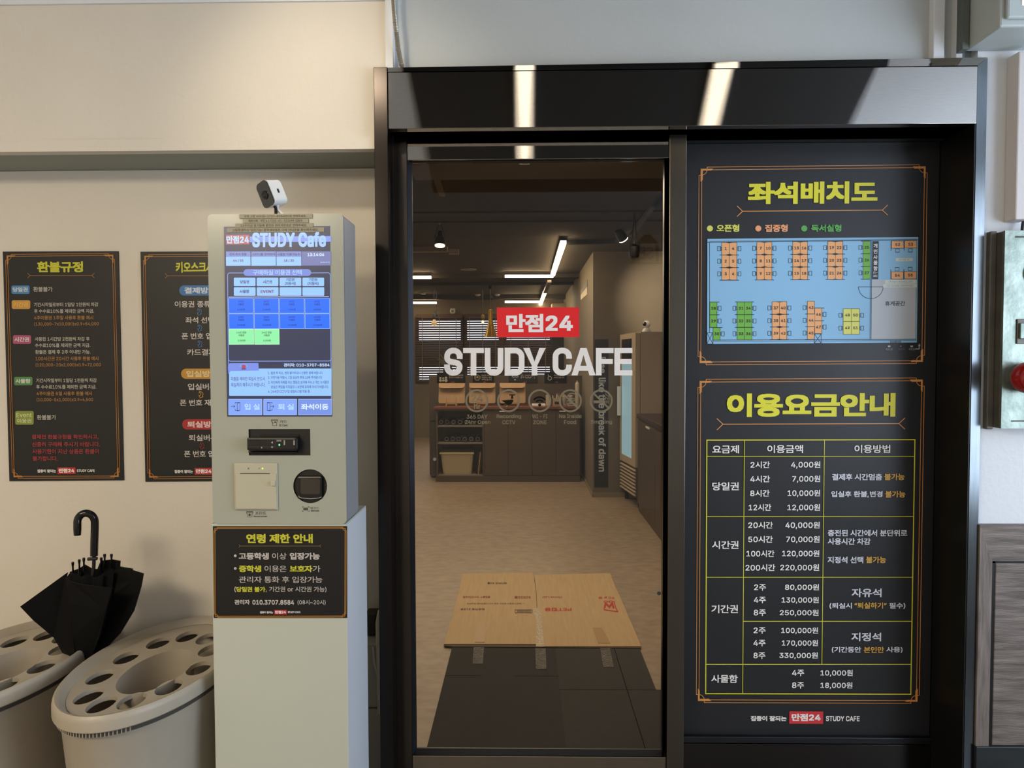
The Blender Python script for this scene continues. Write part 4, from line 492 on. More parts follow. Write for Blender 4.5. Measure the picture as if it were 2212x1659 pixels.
11,12,21,86,0,-11,105,0,0,11,-22,0,0,30,22,0,0,11,-106,0,0,-11,22,0,0,-30,4,55,116,36,0,0,-30,-36,0,54532,142,3,4,8,17,0,-11,131,0,0,11,12,20,57,0,
-11,107,0,0,11,-23,0,0,50,23,0,0,11,-107,0,0,-11,22,0,0,-50,4,55,107,36,0,0,-50,-36,0,54536,142,4,4,8,55,0,-11,131,0,0,11,12,21,81,0,-10,105,0,0,10,
-22,0,0,33,22,0,0,11,-106,0,0,-11,22,0,0,-33,4,55,114,36,0,0,-33,-36,0,6,25,31,0,-40,99,0,0,11,-86,0,0,29,54588,142,3,4,113,132,0,-144,14,0,0,144,13,
9,23,45,1,48,5,-1,10,-24,-3,0,70,16,0,0,11,-81,0,0,-11,16,0,0,-71,-20,0,4,40,106,24,0,0,-70,-24,-1,54596,142,4,4,113,132,0,-75,14,0,0,75,12,33,-11,99,
0,0,11,-86,0,0,16,81,0,0,34,-95,0,0,-10,82,0,0,-15,-81,0,13,12,62,43,1,45,5,-1,9,-21,-2,0,37,14,0,0,10,-78,0,0,-10,15,0,0,-39,-19,0,4,41,112,24,0,0,
-37,-24,-1,54609,142,5,4,113,132,0,-88,14,0,0,88,12,79,40,-26,-3,-17,-9,-6,-14,6,-14,17,-9,26,-3,26,3,17,9,6,14,-6,14,-17,9,12,79,30,19,-2,12,-5,4,-9,
-4,-8,-12,-6,-19,-2,-19,2,-12,6,-4,8,4,9,12,5,13,12,54,42,1,46,4,-1,10,-21,-2,0,42,14,0,0,11,-78,0,0,-11,15,0,0,-44,-19,0,4,41,109,24,0,0,-43,-24,-1,
54616,142,4,12,51,86,-19,-4,-12,-12,-5,-17,5,-17,12,-12,19,-4,18,4,12,12,5,17,-5,17,-12,12,12,51,75,11,-3,8,-7,3,-12,-3,-11,-8,-8,-11,-3,-12,3,-8,8,
-3,11,3,12,8,7,8,106,132,0,-144,13,0,0,74,24,0,0,11,-24,0,0,59,8,44,131,0,-22,-37,0,0,-11,85,0,0,11,-35,0,0,22,54617,142,5,12,51,99,-18,-4,-12,-9,-5,
-13,5,-14,12,-9,18,-3,18,3,12,9,5,14,-5,13,-12,9,12,51,88,12,-1,7,-6,3,-8,-3,-9,-7,-5,-12,-2,-11,2,-8,5,-3,9,3,8,8,6,6,26,34,0,-11,81,0,0,-35,13,0,0,
46,8,44,133,0,-16,-36,0,0,-11,86,0,0,11,-36,0,0,16,8,107,132,0,-90,13,0,0,39,22,0,0,11,-22,0,0,40,54620,142,5,12,51,96,-18,-3,-12,-10,-5,-14,5,-14,12,
-10,18,-3,18,3,12,10,5,14,-5,14,-12,10,12,51,86,12,-2,7,-6,3,-9,-3,-9,-7,-5,-12,-3,-11,3,-8,5,-3,9,3,9,8,6,8,107,132,0,-108,13,0,0,50,22,0,0,11,-22,0,
0,47,8,44,132,0,-17,-36,0,0,-11,86,0,0,11,-36,0,0,17,6,30,32,0,-41,97,0,0,11,-84,0,0,30,54624,142,5,12,51,102,-18,-3,-12,-8,-5,-12,5,-13,12,-8,18,-3,
18,3,12,8,5,13,-5,12,-12,8,12,51,93,12,-2,7,-5,3,-7,-3,-8,-7,-5,-12,-1,-12,1,-7,5,-3,8,3,7,7,5,8,107,133,0,-80,13,0,0,34,22,0,0,11,-22,0,0,35,12,29,
-11,96,0,0,10,-83,0,0,14,78,0,0,32,-92,0,0,-9,79,0,0,-13,-78,0,8,44,134,0,-15,-36,0,0,-10,86,0,0,10,-36,0,0,15,54632,142,6,4,29,37,0,-48,91,0,0,48,4,
107,26,0,-26,-65,0,0,26,12,51,99,-18,-3,-12,-9,-5,-14,5,-13,12,-9,18,-3,18,3,12,9,5,13,-5,14,-12,9,12,51,89,12,-2,7,-6,3,-8,-3,-8,-7,-5,-12,-2,-11,2,
-8,5,-3,8,3,8,8,6,8,107,132,0,-87,13,0,0,38,22,0,0,11,-22,0,0,38,8,44,133,0,-16,-36,0,0,-11,86,0,0,11,-36,0,0,16,54633,142,6,8,29,42,0,-53,91,0,0,53,
-13,0,0,-15,-65,0,0,15,4,42,16,65,0,0,-16,-65,0,12,51,100,-18,-3,-12,-9,-5,-13,5,-14,12,-9,18,-3,18,3,12,9,5,14,-5,13,-12,9,12,51,90,12,-2,7,-5,3,-8,
-3,-8,-7,-6,-12,-2,-11,2,-8,6,-3,8,3,8,8,5,8,107,132,0,-84,13,0,0,36,22,0,0,11,-22,0,0,37,8,44,134,0,-17,-36,0,0,-10,86,0,0,10,-36,0,0,17,54644,142,4,
12,44,87,-16,-4,-11,-12,-4,-17,4,-17,11,-12,16,-4,16,4,11,12,4,17,-4,17,-11,12,12,44,76,10,-3,6,-8,3,-11,-3,-11,-6,-8,-10,-3,-10,3,-7,8,-3,11,3,11,7,
8,8,37,128,0,-20,-29,0,0,-11,72,0,0,11,-30,0,0,20,12,87,129,0,-134,12,0,0,65,19,0,0,-72,12,0,0,144,-12,0,0,-61,-19,0,0,58,54665,142,6,12,44,97,-16,-3,
-11,-9,-4,-13,4,-13,11,-8,16,-3,16,3,11,8,4,13,-4,13,-11,9,12,44,87,10,-2,6,-5,3,-8,-3,-8,-6,-5,-10,-2,-10,2,-6,5,-3,8,3,8,6,5,12,82,38,-26,-3,-16,-8,
-6,-14,6,-14,16,-8,26,-3,26,3,17,8,6,14,-6,14,-17,8,12,82,28,19,-2,12,-5,4,-8,-4,-8,-12,-5,-19,-2,-19,2,-12,5,-4,8,4,8,12,5,12,86,129,0,-83,13,0,0,36,
18,0,0,-41,13,0,0,91,-13,0,0,-39,-18,0,0,36,8,37,131,0,-16,-30,0,0,-11,73,0,0,11,-29,0,0,16,54788,142,5,12,49,96,-17,-4,-11,-9,-5,-15,5,-14,11,-10,17,
-3,17,3,12,10,4,14,-4,15,-12,9,12,49,85,11,-2,7,-6,2,-9,-2,-9,-7,-6,-11,-2,-10,2,-7,6,-3,9,3,9,7,6,12,89,63,0,-10,25,0,0,-31,13,0,0,110,-13,0,0,-38,
-25,0,0,-11,25,0,0,-20,8,43,132,0,-17,-35,0,0,-11,81,0,0,11,-33,0,0,17,6,34,31,0,-40,96,0,0,11,-83,0,0,29,54805,142,6,12,49,98,-17,-3,-11,-9,-5,-15,5,
-14,11,-9,17,-3,17,3,12,9,4,14,-4,15,-12,9,12,49,88,11,-2,7,-6,3,-9,-3,-8,-7,-6,-11,-2,-11,2,-7,6,-2,8,2,9,7,6,12,80,37,-26,-3,-17,-8,-6,-14,6,-13,17,
-8,26,-3,25,3,17,8,6,13,-6,14,-17,8,12,80,27,18,-2,12,-5,4,-8,-4,-7,-12,-5,-18,-2,-19,2,-12,5,-4,7,4,8,12,5,12,114,132,0,-34,-25,0,0,-11,25,0,0,-18,
-25,0,0,-10,25,0,0,-20,13,0,0,93,8,43,134,0,-18,-35,0,0,-10,81,0,0,10,-33,0,0,18,54840,142,3,12,73,80,18,-2,12,-6,4,-9,-4,-9,-12,-6,-18,-2,-18,2,-12,
6,-4,9,4,9,12,6,8,67,130,0,-19,-53,0,0,-11,118,0,0,11,-52,0,0,19,19,73,91,-25,-4,-16,-9,-6,-15,5,-14,14,-9,22,-4,0,-21,-59,0,0,-11,131,0,0,11,-59,0,0,
21,22,4,14,9,5,14,-6,15,-16,9,54868,142,4,12,52,85,11,-2,8,-6,3,-8,-3,-9,-8,-5,-11,-3,-11,3,-8,5,-2,9,2,8,8,6,20,52,96,-18,-4,-12,-9,-4,-14,3,-13,10,
-9,14,-4,0,-16,-39,-1,2,-11,43,1,48,5,-1,10,-39,-4,0,16,14,4,10,9,3,13,-4,14,-12,9,8,106,132,0,-144,14,0,0,72,22,0,0,11,-22,0,0,61,8,45,132,0,-17,-36,
0,0,-11,86,0,0,11,-36,0,0,17,54869,142,5,6,25,28,0,-11,82,0,0,-29,13,0,0,40,12,52,94,12,-1,7,-4,2,-7,-2,-6,-7,-5,-12,-1,-11,1,-7,5,-3,6,3,7,7,4,20,52,
104,-17,-3,-12,-7,-4,-12,3,-10,9,-7,15,-4,0,-10,-39,-1,2,-11,43,1,47,5,-1,10,-39,-4,0,10,14,4,10,7,3,10,-4,12,-12,7,8,107,132,0,-97,13,0,0,42,21,0,0,
11,-21,0,0,44,8,46,133,0,-14,-35,0,0,-10,83,0,0,10,-35,0,0,14,54872,142,5,12,52,93,12,-2,7,-4,2,-7,-2,-7,-7,-4,-12,-2,-11,2,-7,4,-3,7,3,7,7,4,8,107,
132,0,-113,13,0,0,52,21,0,0,11,-21,0,0,50,6,29,27,0,-36,96,0,0,11,-83,0,0,25,20,52,102,-17,-3,-12,-7,-4,-12,3,-11,9,-7,15,-4,0,-11,-39,-1,2,-10,43,1,
47,5,-1,10,-39,-4,0,10,14,4,10,7,3,11,-4,12,-12,7,8,46,133,0,-15,-35,0,0,-10,83,0,0,10,-35,0,0,15,54889,142,6,12,74,32,-26,-2,-16,-8,-6,-12,6,-12,16,
-8,26,-2,25,2,16,8,6,12,-6,12,-16,8,12,74,22,18,-1,12,-4,4,-7,-4,-7,-12,-4,-18,-1,-19,1,-11,4,-4,7,4,7,11,4,12,52,95,12,-2,7,-4,2,-6,-2,-6,-7,-4,-12,
-1,-11,1,-7,4,-3,6,3,6,7,4,8,107,132,0,-98,13,0,0,44,21,0,0,11,-21,0,0,43,20,52,104,-18,-3,-11,-7,-4,-11,3,-10,9,-7,15,-3,0,-11,-39,-1,2,-11,43,1,47,
5,-1,10,-39,-4,0,11,14,3,10,7,3,10,-4,11,-12,7,8,46,133,0,-13,-35,0,0,-10,83,0,0,10,-35,0,0,13,54980,142,4,12,73,97,-25,-3,-16,-8,-6,-14,6,-13,16,-8,
25,-3,26,3,16,8,5,13,-5,14,-16,8,12,73,87,18,-2,12,-5,4,-8,-4,-7,-12,-5,-18,-1,-18,1,-11,5,-4,7,4,8,11,5,8,67,133,0,-17,-52,0,0,-11,116,0,0,11,-51,0,
0,17,8,8,38,0,-10,59,0,0,-41,13,0,0,41,59,0,0,10,55092,142,4,12,73,97,-25,-2,-16,-9,-6,-13,6,-13,16,-8,25,-3,26,3,16,8,5,13,-5,13,-16,9,12,73,87,18,
-1,12,-5,4,-8,-4,-7,-12,-5,-18,-1,-18,1,-11,5,-4,7,4,8,11,5,12,8,40,0,-11,34,0,0,-42,13,0,0,42,37,0,0,-42,13,0,0,42,34,0,0,11,8,67,133,0,-17,-52,0,0,
-10,116,0,0,10,-51,0,0,17,55176,142,4,4,113,132,0,-144,13,0,0,144,12,55,86,-19,-4,-12,-12,-5,-17,5,-17,12,-12,19,-4,18,4,13,12,5,17,-5,17,-13,12,12,
55,75,12,-3,8,-7,3,-12,-3,-11,-8,-8,-12,-3,-12,3,-8,8,-3,11,3,12,8,7,8,48,131,0,-22,-37,0,0,-11,87,0,0,11,-37,0,0,22,
)
def read_outlines(d):
    i = 0
    while i < len(d):
        ch, adv, n = chr(d[i]), d[i+1]/160, d[i+2]; i += 3; cs = []
        for _ in range(n):
            k = d[i]; i += 1; x = y = 0; c = []
            for j in range(k): x += d[i+2*j]; y += d[i+2*j+1]; c.append((x/160, y/160))
            cs.append(c); i += 2*k
        GLY[ch] = [adv, cs, None]
read_outlines(OUTLINES)
def fill(loops):
    """triangles of a set of loops with holes, grouped so that every outer loop is filled on its own"""
    area_ = [sum(c[i-1].x*c[i].y-c[i].x*c[i-1].y for i in range(len(c)))/2 for c in loops]
    def inside(p, c):
        r = False
        for i in range(len(c)):
            a, b = c[i-1], c[i]
            if (a.y > p.y) != (b.y > p.y) and p.x < (b.x-a.x)*(p.y-a.y)/(b.y-a.y)+a.x: r = not r
        return r
    start = []; k = 0
    for c in loops: start.append(k); k += len(c)
    depth = [sum(1 for j, o in enumerate(loops) if j != i and abs(area_[j]) > abs(area_[i]) and inside(c[0], o)) for i, c in enumerate(loops)]
    tris = []
    for i, c in enumerate(loops):
        if depth[i] % 2: continue
        grp = [i]+[j for j in range(len(loops)) if depth[j] == depth[i]+1 and inside(loops[j][0], c)]
        want = abs(area_[i])-sum(abs(area_[j]) for j in grp[1:]); idx = [start[j]+n for j in grp for n in range(len(loops[j]))]; best = None
        for turn in (0.0, .31, .77, 1.2, 2.1):
            rot = Matrix.Rotation(turn, 3, 'Z'); P = [[rot @ (q*100) for q in loops[j]] for j in grp]; flat_ = [q for l in P for q in l]
            T = tessellate_polygon(P); got = sum(abs((flat_[b]-flat_[a]).cross(flat_[d]-flat_[a]).z) for a, b, d in T)/20000
            if best is None or abs(got-want) < best[0]: best = (abs(got-want), T)
            if best[0] < .005*want: break
        tris += [tuple(idx[n] for n in t) for t in best[1]]
    return tris
def glyph(ch):
    g = GLY[ch]
    if g[2] is None:
        cs = [[Vector((x, y, 0)) for x, y in c] for c in g[1]]
        g[2] = ([p for c in cs for p in c], fill(cs) if cs else [])
    return g
def layout(s, track=0):
    x = 0; out = []
    for ch in s:
        if ch == ' ': x += .27+track; continue
        g = glyph(ch); out.append((x, g)); x += g[0]+track
    return out
def bbox(lay):
    xs = [x+p[0] for x, g in lay for p in g[2][0]]; ys = [p[1] for x, g in lay for p in g[2][0]]
    return min(xs), max(xs), min(ys), max(ys)

def stroke_pts(pts, w, closed=False):
    """mitred quads along a polyline; returns list of quads (2D)"""
    P = [Vector(p[:2]) for p in pts]; P = [p for i, p in enumerate(P) if (i == 0 and not closed) or (p-P[i-1]).length > 1e-4]; n = len(P); off = []
    for i in range(n):
        a = P[i-1] if (i > 0 or closed) else None; b = P[(i+1) % n] if (i < n-1 or closed) else None
        d1 = (P[i]-a).normalized() if a is not None else None; d2 = (b-P[i]).normalized() if b is not None else None
        if d1 is None: d1 = d2
        if d2 is None: d2 = d1
        t = (d1+d2); t = t.normalized() if t.length > 1e-6 else d1
        nn = Vector((-t.y, t.x)); k = max(.35, abs(nn.dot(Vector((-d1.y, d1.x)))))
        off.append(nn*(w/2/k))
    q = []
    for i in range(n if closed else n-1):
        j = (i+1) % n; q.append((P[i]+off[i], P[j]+off[j], P[j]-off[j], P[i]-off[i]))
    return q
def arc(cx, cy, rx, ry, a0, a1, n=12):
    return [(cx+rx*cos(radians(a0+(a1-a0)*i/n)), cy+ry*sin(radians(a0+(a1-a0)*i/n))) for i in range(n+1)]
def rrect(x0, y0, x1, y1, r, n=5):
    return arc(x1-r, y0+r, r, r, -90, 0, n)+arc(x1-r, y1-r, r, r, 0, 90, n)+arc(x0+r, y1-r, r, r, 90, 180, n)+arc(x0+r, y0+r, r, r, 180, 270, n)

class Print:
    """flat print on a plane of the scene; coordinates are photograph pixels (or a zoom of them)"""
    def __init__(s, axis, val, m=(0, 0, 1), eps=.0004, inkf=ink, sgn=-1):
        s.axis = axis; s.val = val; s.m = m; s.eps = eps; s.inkf = inkf; s.sgn = sgn; s.parts = {}; s.cur = 'lettering'; s.k = 0
    def on(s, part):
        k = part
        while k in s.parts: k += '#'
        s.cur = k; return s
    def mb(s):
        if s.cur not in s.parts: s.parts[s.cur] = MB(); s.parts[s.cur].flat = True
        return s.parts[s.cur]
    def P(s, x, y, l=1):
        px, py = s.m[0]+x/s.m[2], s.m[1]+y/s.m[2]; v = s.val+s.sgn*s.eps*l
        return (ptY if s.axis == 'Y' else ptX if s.axis == 'X' else ptZ)(px, py, v)
    def lift(s, l): s.k = (s.k+1) % 60; return l+s.k*.012      # hair-thin stacking so overlapping ink never coincides
    def poly(s, pts, col, l=1, step=True):
        if step: l = s.lift(l)
        s.mb().add([s.P(x, y, l) for x, y in pts], [list(range(len(pts)))], s.inkf(col)); return s
    def holes(s, loops, col, l=1):
        cs = [[Vector((x, y, 0)) for x, y in c] for c in loops]; s.mb().add([s.P(p.x, p.y, l) for c in cs for p in c], fill(cs), s.inkf(col))
    def rect(s, x0, y0, x1, y1, col, l=1):
        if s.axis != 'Y': return s.poly([(x0, y0), (x1, y0), (x1, y1), (x0, y1)], col, l)
        a = R4(s.m[0]+x0/s.m[2], s.m[1]+y0/s.m[2], s.m[0]+x1/s.m[2], s.m[1]+y1/s.m[2], s.val); Y = s.val+s.sgn*s.eps*s.lift(l)
        s.mb().quad((a[0], Y, a[3]), (a[1], Y, a[3]), (a[1], Y, a[2]), (a[0], Y, a[2]), s.inkf(col)); return s
    def rr(s, x0, y0, x1, y1, r, col, l=1): return s.poly(rrect(x0, y0, x1, y1, r), col, l)
    def line(s, pts, w, col, l=2, closed=False):
        l = s.lift(l)
        for q in stroke_pts(pts, w, closed): s.poly([tuple(p) for p in q], col, l, False)
        return s
    def box(s, x0, y0, x1, y1, w, col, l=2): return s.line([(x0, y0), (x1, y0), (x1, y1), (x0, y1)], w, col, l, True)
    def disc(s, x, y, r, col, l=1, ry=None, n=20): return s.poly(arc(x, y, r, ry or r, 0, 360-360/n, n-1), col, l)
    def ring(s, x, y, r, w, col, l=2, n=40): return s.line(arc(x, y, r, r, 0, 360-360/n, n-1), w, col, l, True)
    def tq(s, t, quad, col, l=3, b=0, track=0):
        """text filling the pixel quad TL,TR,BR,BL"""
        if b > .03: b = .03+(b-.03)*.35
        lay = layout(t, track); x0, x1, y0, y1 = bbox(lay)
        x0 -= b; x1 += b; y0 -= b; y1 += b
        A, B, Cc, D = [s.P(p[0], p[1], l) for p in quad]
        nrm = {'Y': Vector((0, 1, 0)), 'X': Vector((1, 0, 0)), 'Z': Vector((0, 0, 1))}[s.axis]*s.sgn
        k = 0
        sq = [(1, 1), (-1, 1), (1, -1), (-1, -1)]
        dirs = [(0, 0)] if not b else (sq+[(0, 0), (1, 0), (-1, 0), (0, 1), (0, -1)] if b > .03 else sq)
        mb = s.mb(); m = s.inkf(col)
        for dx, dy in dirs:
            o = nrm*(k*.000008); k += 1
            for gx, g in lay:
                vs = []
                for p in g[2][0]:
                    u = (gx+p.x+dx*b-x0)/(x1-x0); v = (y1-p.y-dy*b)/(y1-y0)
                    vs.append((A*(1-u)+B*u)*(1-v)+(D*(1-u)+Cc*u)*v+o)
                mb.add(vs, g[2][1], m)
        return s
    def t(s, t, x0, y0, x1, y1, col, l=3, b=0, track=0):
        """text whose ink fills the box"""
        if s.axis == 'Y':
            a = [s.m[0]+x0/s.m[2], s.m[1]+y0/s.m[2], s.m[0]+x1/s.m[2], s.m[1]+y1/s.m[2]]; X0, X1, Z0, Z1 = R4(*a, s.val); Y = s.val+s.sgn*s.eps*l
            P = s.P; c = {(0, 0): Vector((X0, Y, Z1)), (1, 0): Vector((X1, Y, Z1)), (1, 1): Vector((X1, Y, Z0)), (0, 1): Vector((X0, Y, Z0))}
            s.P = lambda x, y, l=1: c[(x, y)]
            s.tq(t, [(0, 0), (1, 0), (1, 1), (0, 1)], col, l, b, track); s.P = P
        else: s.tq(t, [(x0, y0), (x1, y0), (x1, y1), (x0, y1)], col, l, b, track)
        return s
    def tc(s, t, xc, yc, h, col, l=3, b=0, sx=1.0, al='c', track=0):
        """text of ink height h centred at (xc,yc), natural width times sx; al: c,l,r"""
        lay = layout(t, track); x0, x1, y0, y1 = bbox(lay); w = (x1-x0+2*b)/(y1-y0+2*b)*h*sx
        X = xc-w/2 if al == 'c' else xc if al == 'l' else xc-w
        return s.t(t, X, yc-h/2, X+w, yc+h/2, col, l, b, track)
    def build(s, parent, names=None, labels=None):
        out = {}
        for k, mb in s.parts.items():
            out[k] = mb.build(k.rstrip('#'), parent)
            if labels and k.rstrip('#') in labels: out[k]['label'] = labels[k.rstrip('#')]
        return out
# ------------------------------------------------------------------ palette
plaster = mat('plaster_cream', '#dcd6cb', .75, noise=.05, nscale=3, bump=.12, bscale=60)
plaster_w = mat('plaster_white', '#dfe2e6', .7, noise=.04, nscale=3, bump=.12, bscale=60)
steel_head = mat('polished_black_steel', '#b0aba5', .03, 1, noise=.10, nscale=30, stretch=(1, 1, 14), bump=.006, bscale=220)
steel_black = mat('black_steel', '#4a4644', .2, 1, noise=.10, nscale=30, stretch=(1, 1, 14), bump=.015, bscale=220)
steel_post = mat('brushed_dark_steel', '#6c655c', .27, 1, noise=.12, nscale=60, stretch=(12, 12, .4), bump=.02, bscale=200)
steel_lite = mat('grey_steel_trim', '#6a7074', .22, 1, noise=.15, nscale=20, stretch=(6, 6, .6))
black_matt = mat('black_matt', '#0c0c0e', .5)
black_gloss = mat('black_gloss', '#0a0a0c', .12)
rubber = mat('black_rubber', '#111113', .6)
film = mat('black_film', '#1b1c20', .42, spec=.6, bump=.02, bscale=300)
kiosk_face = mat('kiosk_glass_face', '#a6aa9e', .22, spec=.5)
kiosk_side = mat('kiosk_grey_steel', '#8f9194', .45)
ped_mat = mat('pedestal_white', '#bec3b8', .45, spec=.4)
white_pl = mat('white_plastic', '#e6e7e6', .35)
bin_mat = mat('greige_plastic', '#a9a091', .42, noise=.04, nscale=30, bump=.05, bscale=260)
ceil_dark = mat('lobby_dark_ceiling', '#0e0d0c', .8)
floor_lobby = mat('lobby_floor', '#8d8982', .45, noise=.3, nscale=12)
cafe_wall = mat('cafe_wall_taupe', '#746b5c', .8, noise=.10, nscale=6, bump=.15, bscale=40)
cafe_ceil = mat('cafe_ceiling_paint', '#4b4640', .8, noise=.12, nscale=4, bump=.1, bscale=60)
cafe_ceil_brown = mat('cafe_soffit_brown', '#33291d', .7)
wood_grey = mat('grey_wood', '#8c8078', .6, noise=.5, nscale=4, stretch=(1.6, 1, 14), bump=.3, bscale=20, c2='#4e4640', detail=8)
wood_grey_v = mat('grey_wood_upright', '#897e76', .6, noise=.45, nscale=7, stretch=(16, 1, 1.2), bump=.2, bscale=24, c2='#5e5650', detail=8)
wood_tan = mat('beech_ply', '#a98762', .5, noise=.15, nscale=10, stretch=(3, 3, .6))
wood_red = mat('red_brown_worktop', '#6b3a28', .4, noise=.2, nscale=8, stretch=(.6, 6, 6))
cab_brown = mat('taupe_laminate', '#4d4136', .45, noise=.06, nscale=8)
brown_frame = mat('brown_window_wood', '#4a2c16', .5, noise=.2, nscale=10, stretch=(5, 5, .5))
card = mat('corrugated_card', '#b2966e', .75, noise=.12, nscale=5, stretch=(14, 1, 1), bump=.08, bscale=30)
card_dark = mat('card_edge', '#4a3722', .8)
vinyl = mat('cafe_vinyl_floor', '#96836e', .45, noise=.32, nscale=13, stretch=(1, 1.7, 1), bump=.06, bscale=30, detail=9)
carpet = mat('charcoal_carpet', '#2e2a27', .95, noise=.35, nscale=160, bump=.5, bscale=300)
gold = mat('gold_metal', '#8a6a24', .3, 1)
umb_cloth = mat('black_umbrella_cloth', '#060607', .7, spec=.2, bump=.1, bscale=200)

def structure(name, mb, smooth=False):
    return tag(mb.build(name, smooth=smooth), kind='structure')

# ================================================================== LOBBY SHELL
YU, YL, YH, YD, YG, YR = 2.12, 2.32, 2.10, 2.19, 2.215, 2.27     # upper wall, lower wall, header, door leaf, glass, side panel
XL = -3.4; XR = 3.0; YB = -2.4; ZC = 2.62
xj = ptY(813, 700, YH).x; xr = ptY(2133, 300, YH).x
zs0 = ptY(500, 327, YU).z; zlip = ptY(500, 302, YU).z
m = MB()
m.box(XL, xj, YU, YL+.3, zlip, ZC, plaster); m.box(xj, ptY(832, 60, YU).x, YU, YL+.3, ptY(822, 160, YU).z, ZC, plaster)                 # upper wall stands proud
m.box(XL, xj, YU-.014, YU+.02, zs0, zlip, plaster); m.box(XL, xj, YU+.02, YL+.3, zs0+.001, zlip, mat('soffit_shade_grey_green', '#8b9289', .6))  # soffit underside coloured darker to carry the shade below the upper wall
m.box(XL, xj+.02, YL, YL+.3, 0, zs0, plaster)                              # lower wall
structure('wall_left', m)
m = MB(); m.pbox(832, -60, 848, 160, YU-.006, YL+.3, plaster_w); structure('trim_1', m)
m = MB(); m.box(XL, ptY(840, 5, YU).x, YU-.008, YU, ptY(400, 8, YU).z, ZC, plaster_w); structure('trim_2', m)
xa = ptY(848, 60, YU).x
m = MB(); m.box(xa, xr+.02, YU+.03, YL+.3, ptY(1400, 140, YH).z-.02, ZC, mat('plaster_grey', '#bdc2c3', .7, noise=.04, nscale=3, bump=.12, bscale=60))
structure('wall_front', m)
m = MB()
m.box(xr-.02, XR, YH+.02, YL+.3, 0, ZC, plaster_w); structure('wall_right', m)
# upright pilaster strips above the right end of the door frame
m = MB(); m.pbox(2017, -60, 2041, 210, YU+.005, YU+.04, plaster_w, .002); structure('trim_3', m)
m = MB(); m.pbox(2066, -60, 2080, 210, YU+.005, YU+.04, plaster_w, .002); structure('trim_4', m)
m = MB(); m.box(XL-.1, XR+.1, YB-.1, YL+.02, -.1, 0, floor_lobby); structure('floor', m)
m = MB(); m.box(XL-.1, XR+.1, YB-.1, YL+.3, ZC, ZC+.1, plaster_w)
structure('ceiling', m)
m = MB(); m.prism([(-.40, 2.05, ZC-.004), (-.634, -.6, ZC-.004), (2.0, -.6, ZC-.004), (1.18, 2.05, ZC-.004)], (0, 0, .004), ceil_dark)
structure('trim_5', m)
m = MB(); m.box(XL-.1, XL, YB, YL, 0, ZC, plaster); structure('wall_side', m)
m = MB(); m.box(XL-.1, XR+.1, YB-.1, YB, 0, ZC, plaster); structure('wall_back', m)
m = MB()                                                                   # right-hand lobby wall with its window opening
m.box(XR, XR+.1, YB, YH+.02, 0, .7, plaster_w); m.box(XR, XR+.1, YB, YH+.02, 2.4, ZC, plaster_w)
m.box(XR, XR+.1, YB, -.9, .7, 2.4, plaster_w); m.box(XR, XR+.1, 1.6, YH+.02, .7, 2.4, plaster_w)
structure('wall_window_side', m)
w1 = thing('window_1', (XR, .35, .7), kind='structure')
m = MB()
for y in (-.9, .33, 1.55): m.box(XR+.02, XR+.07, y, y+.05, .7, 2.4, white_pl, .004)
m.box(XR+.02, XR+.07, -.9, 1.6, .7, .75, white_pl, .004); m.box(XR+.02, XR+.07, -.9, 1.6, 2.35, 2.4, white_pl, .004)
m.build('window_frame', w1)

# ceiling strip lamps of the lobby (seen mirrored in the header)
def strip_lamp(name, pts, w, label):
    r = thing(name, (pts[0][0], pts[0][1], ZC-.03), label, 'lamp', 'strip lamps on the lobby ceiling')
    m = MB(); a, b = Vector(pts[0]), Vector(pts[1]); d = (b-a).normalized(); n = Vector((-d.y, d.x))*w/2
    for k, (zz, mm, nm, ww) in enumerate(((ZC-.02, white_pl, 'housing', 1.25), (ZC-.028, lit('#fff1d8', 3), 'diffuser', 1))):
        m = MB(); q = [a+n*ww, b+n*ww, b-n*ww, a-n*ww]; m.prism([(p.x, p.y, zz) for p in q], (0, 0, .016), mm); m.build(nm, r)
strip_lamp('strip_lamp', [(.003, 1.9), (.003, .20)], .06, 'long white strip lamp mirrored at the middle of the black door header')
strip_lamp('strip_lamp', [(.680, 1.9), (.970, .35)], .07, 'slanting white strip lamp mirrored in the right half of the door header')
o = thing('downlight', (-.62, 1.30, ZC-.05), 'round warm downlight in the lobby ceiling by the left wall', 'lamp')
m = MB(); m.lathe((-.62, 1.30, ZC-.03), [(.06, 0), (.06, .03)], white_pl); m.build('rim', o)
m = MB(); m.lathe((-.62, 1.30, ZC-.034), [(.045, 0), (.045, .004)], lit('#ffdca8', 6)); m.build('diffuser', o)

o = thing('added_fill_panel', (-1.85, -.5, ZC-.03), 'made-up square ceiling panel for the added lobby fill light, out of view', 'lamp')  # made-up fixture for the added fill light
m = MB(); m.box(-2.47, -1.23, -1.12, .12, ZC-.025, ZC, white_pl); m.build('housing', o)
m = MB(); m.box(-2.44, -1.26, -1.09, .09, ZC-.028, ZC-.025, lit('#ffe2b8', 2)); m.build('diffuser', o)

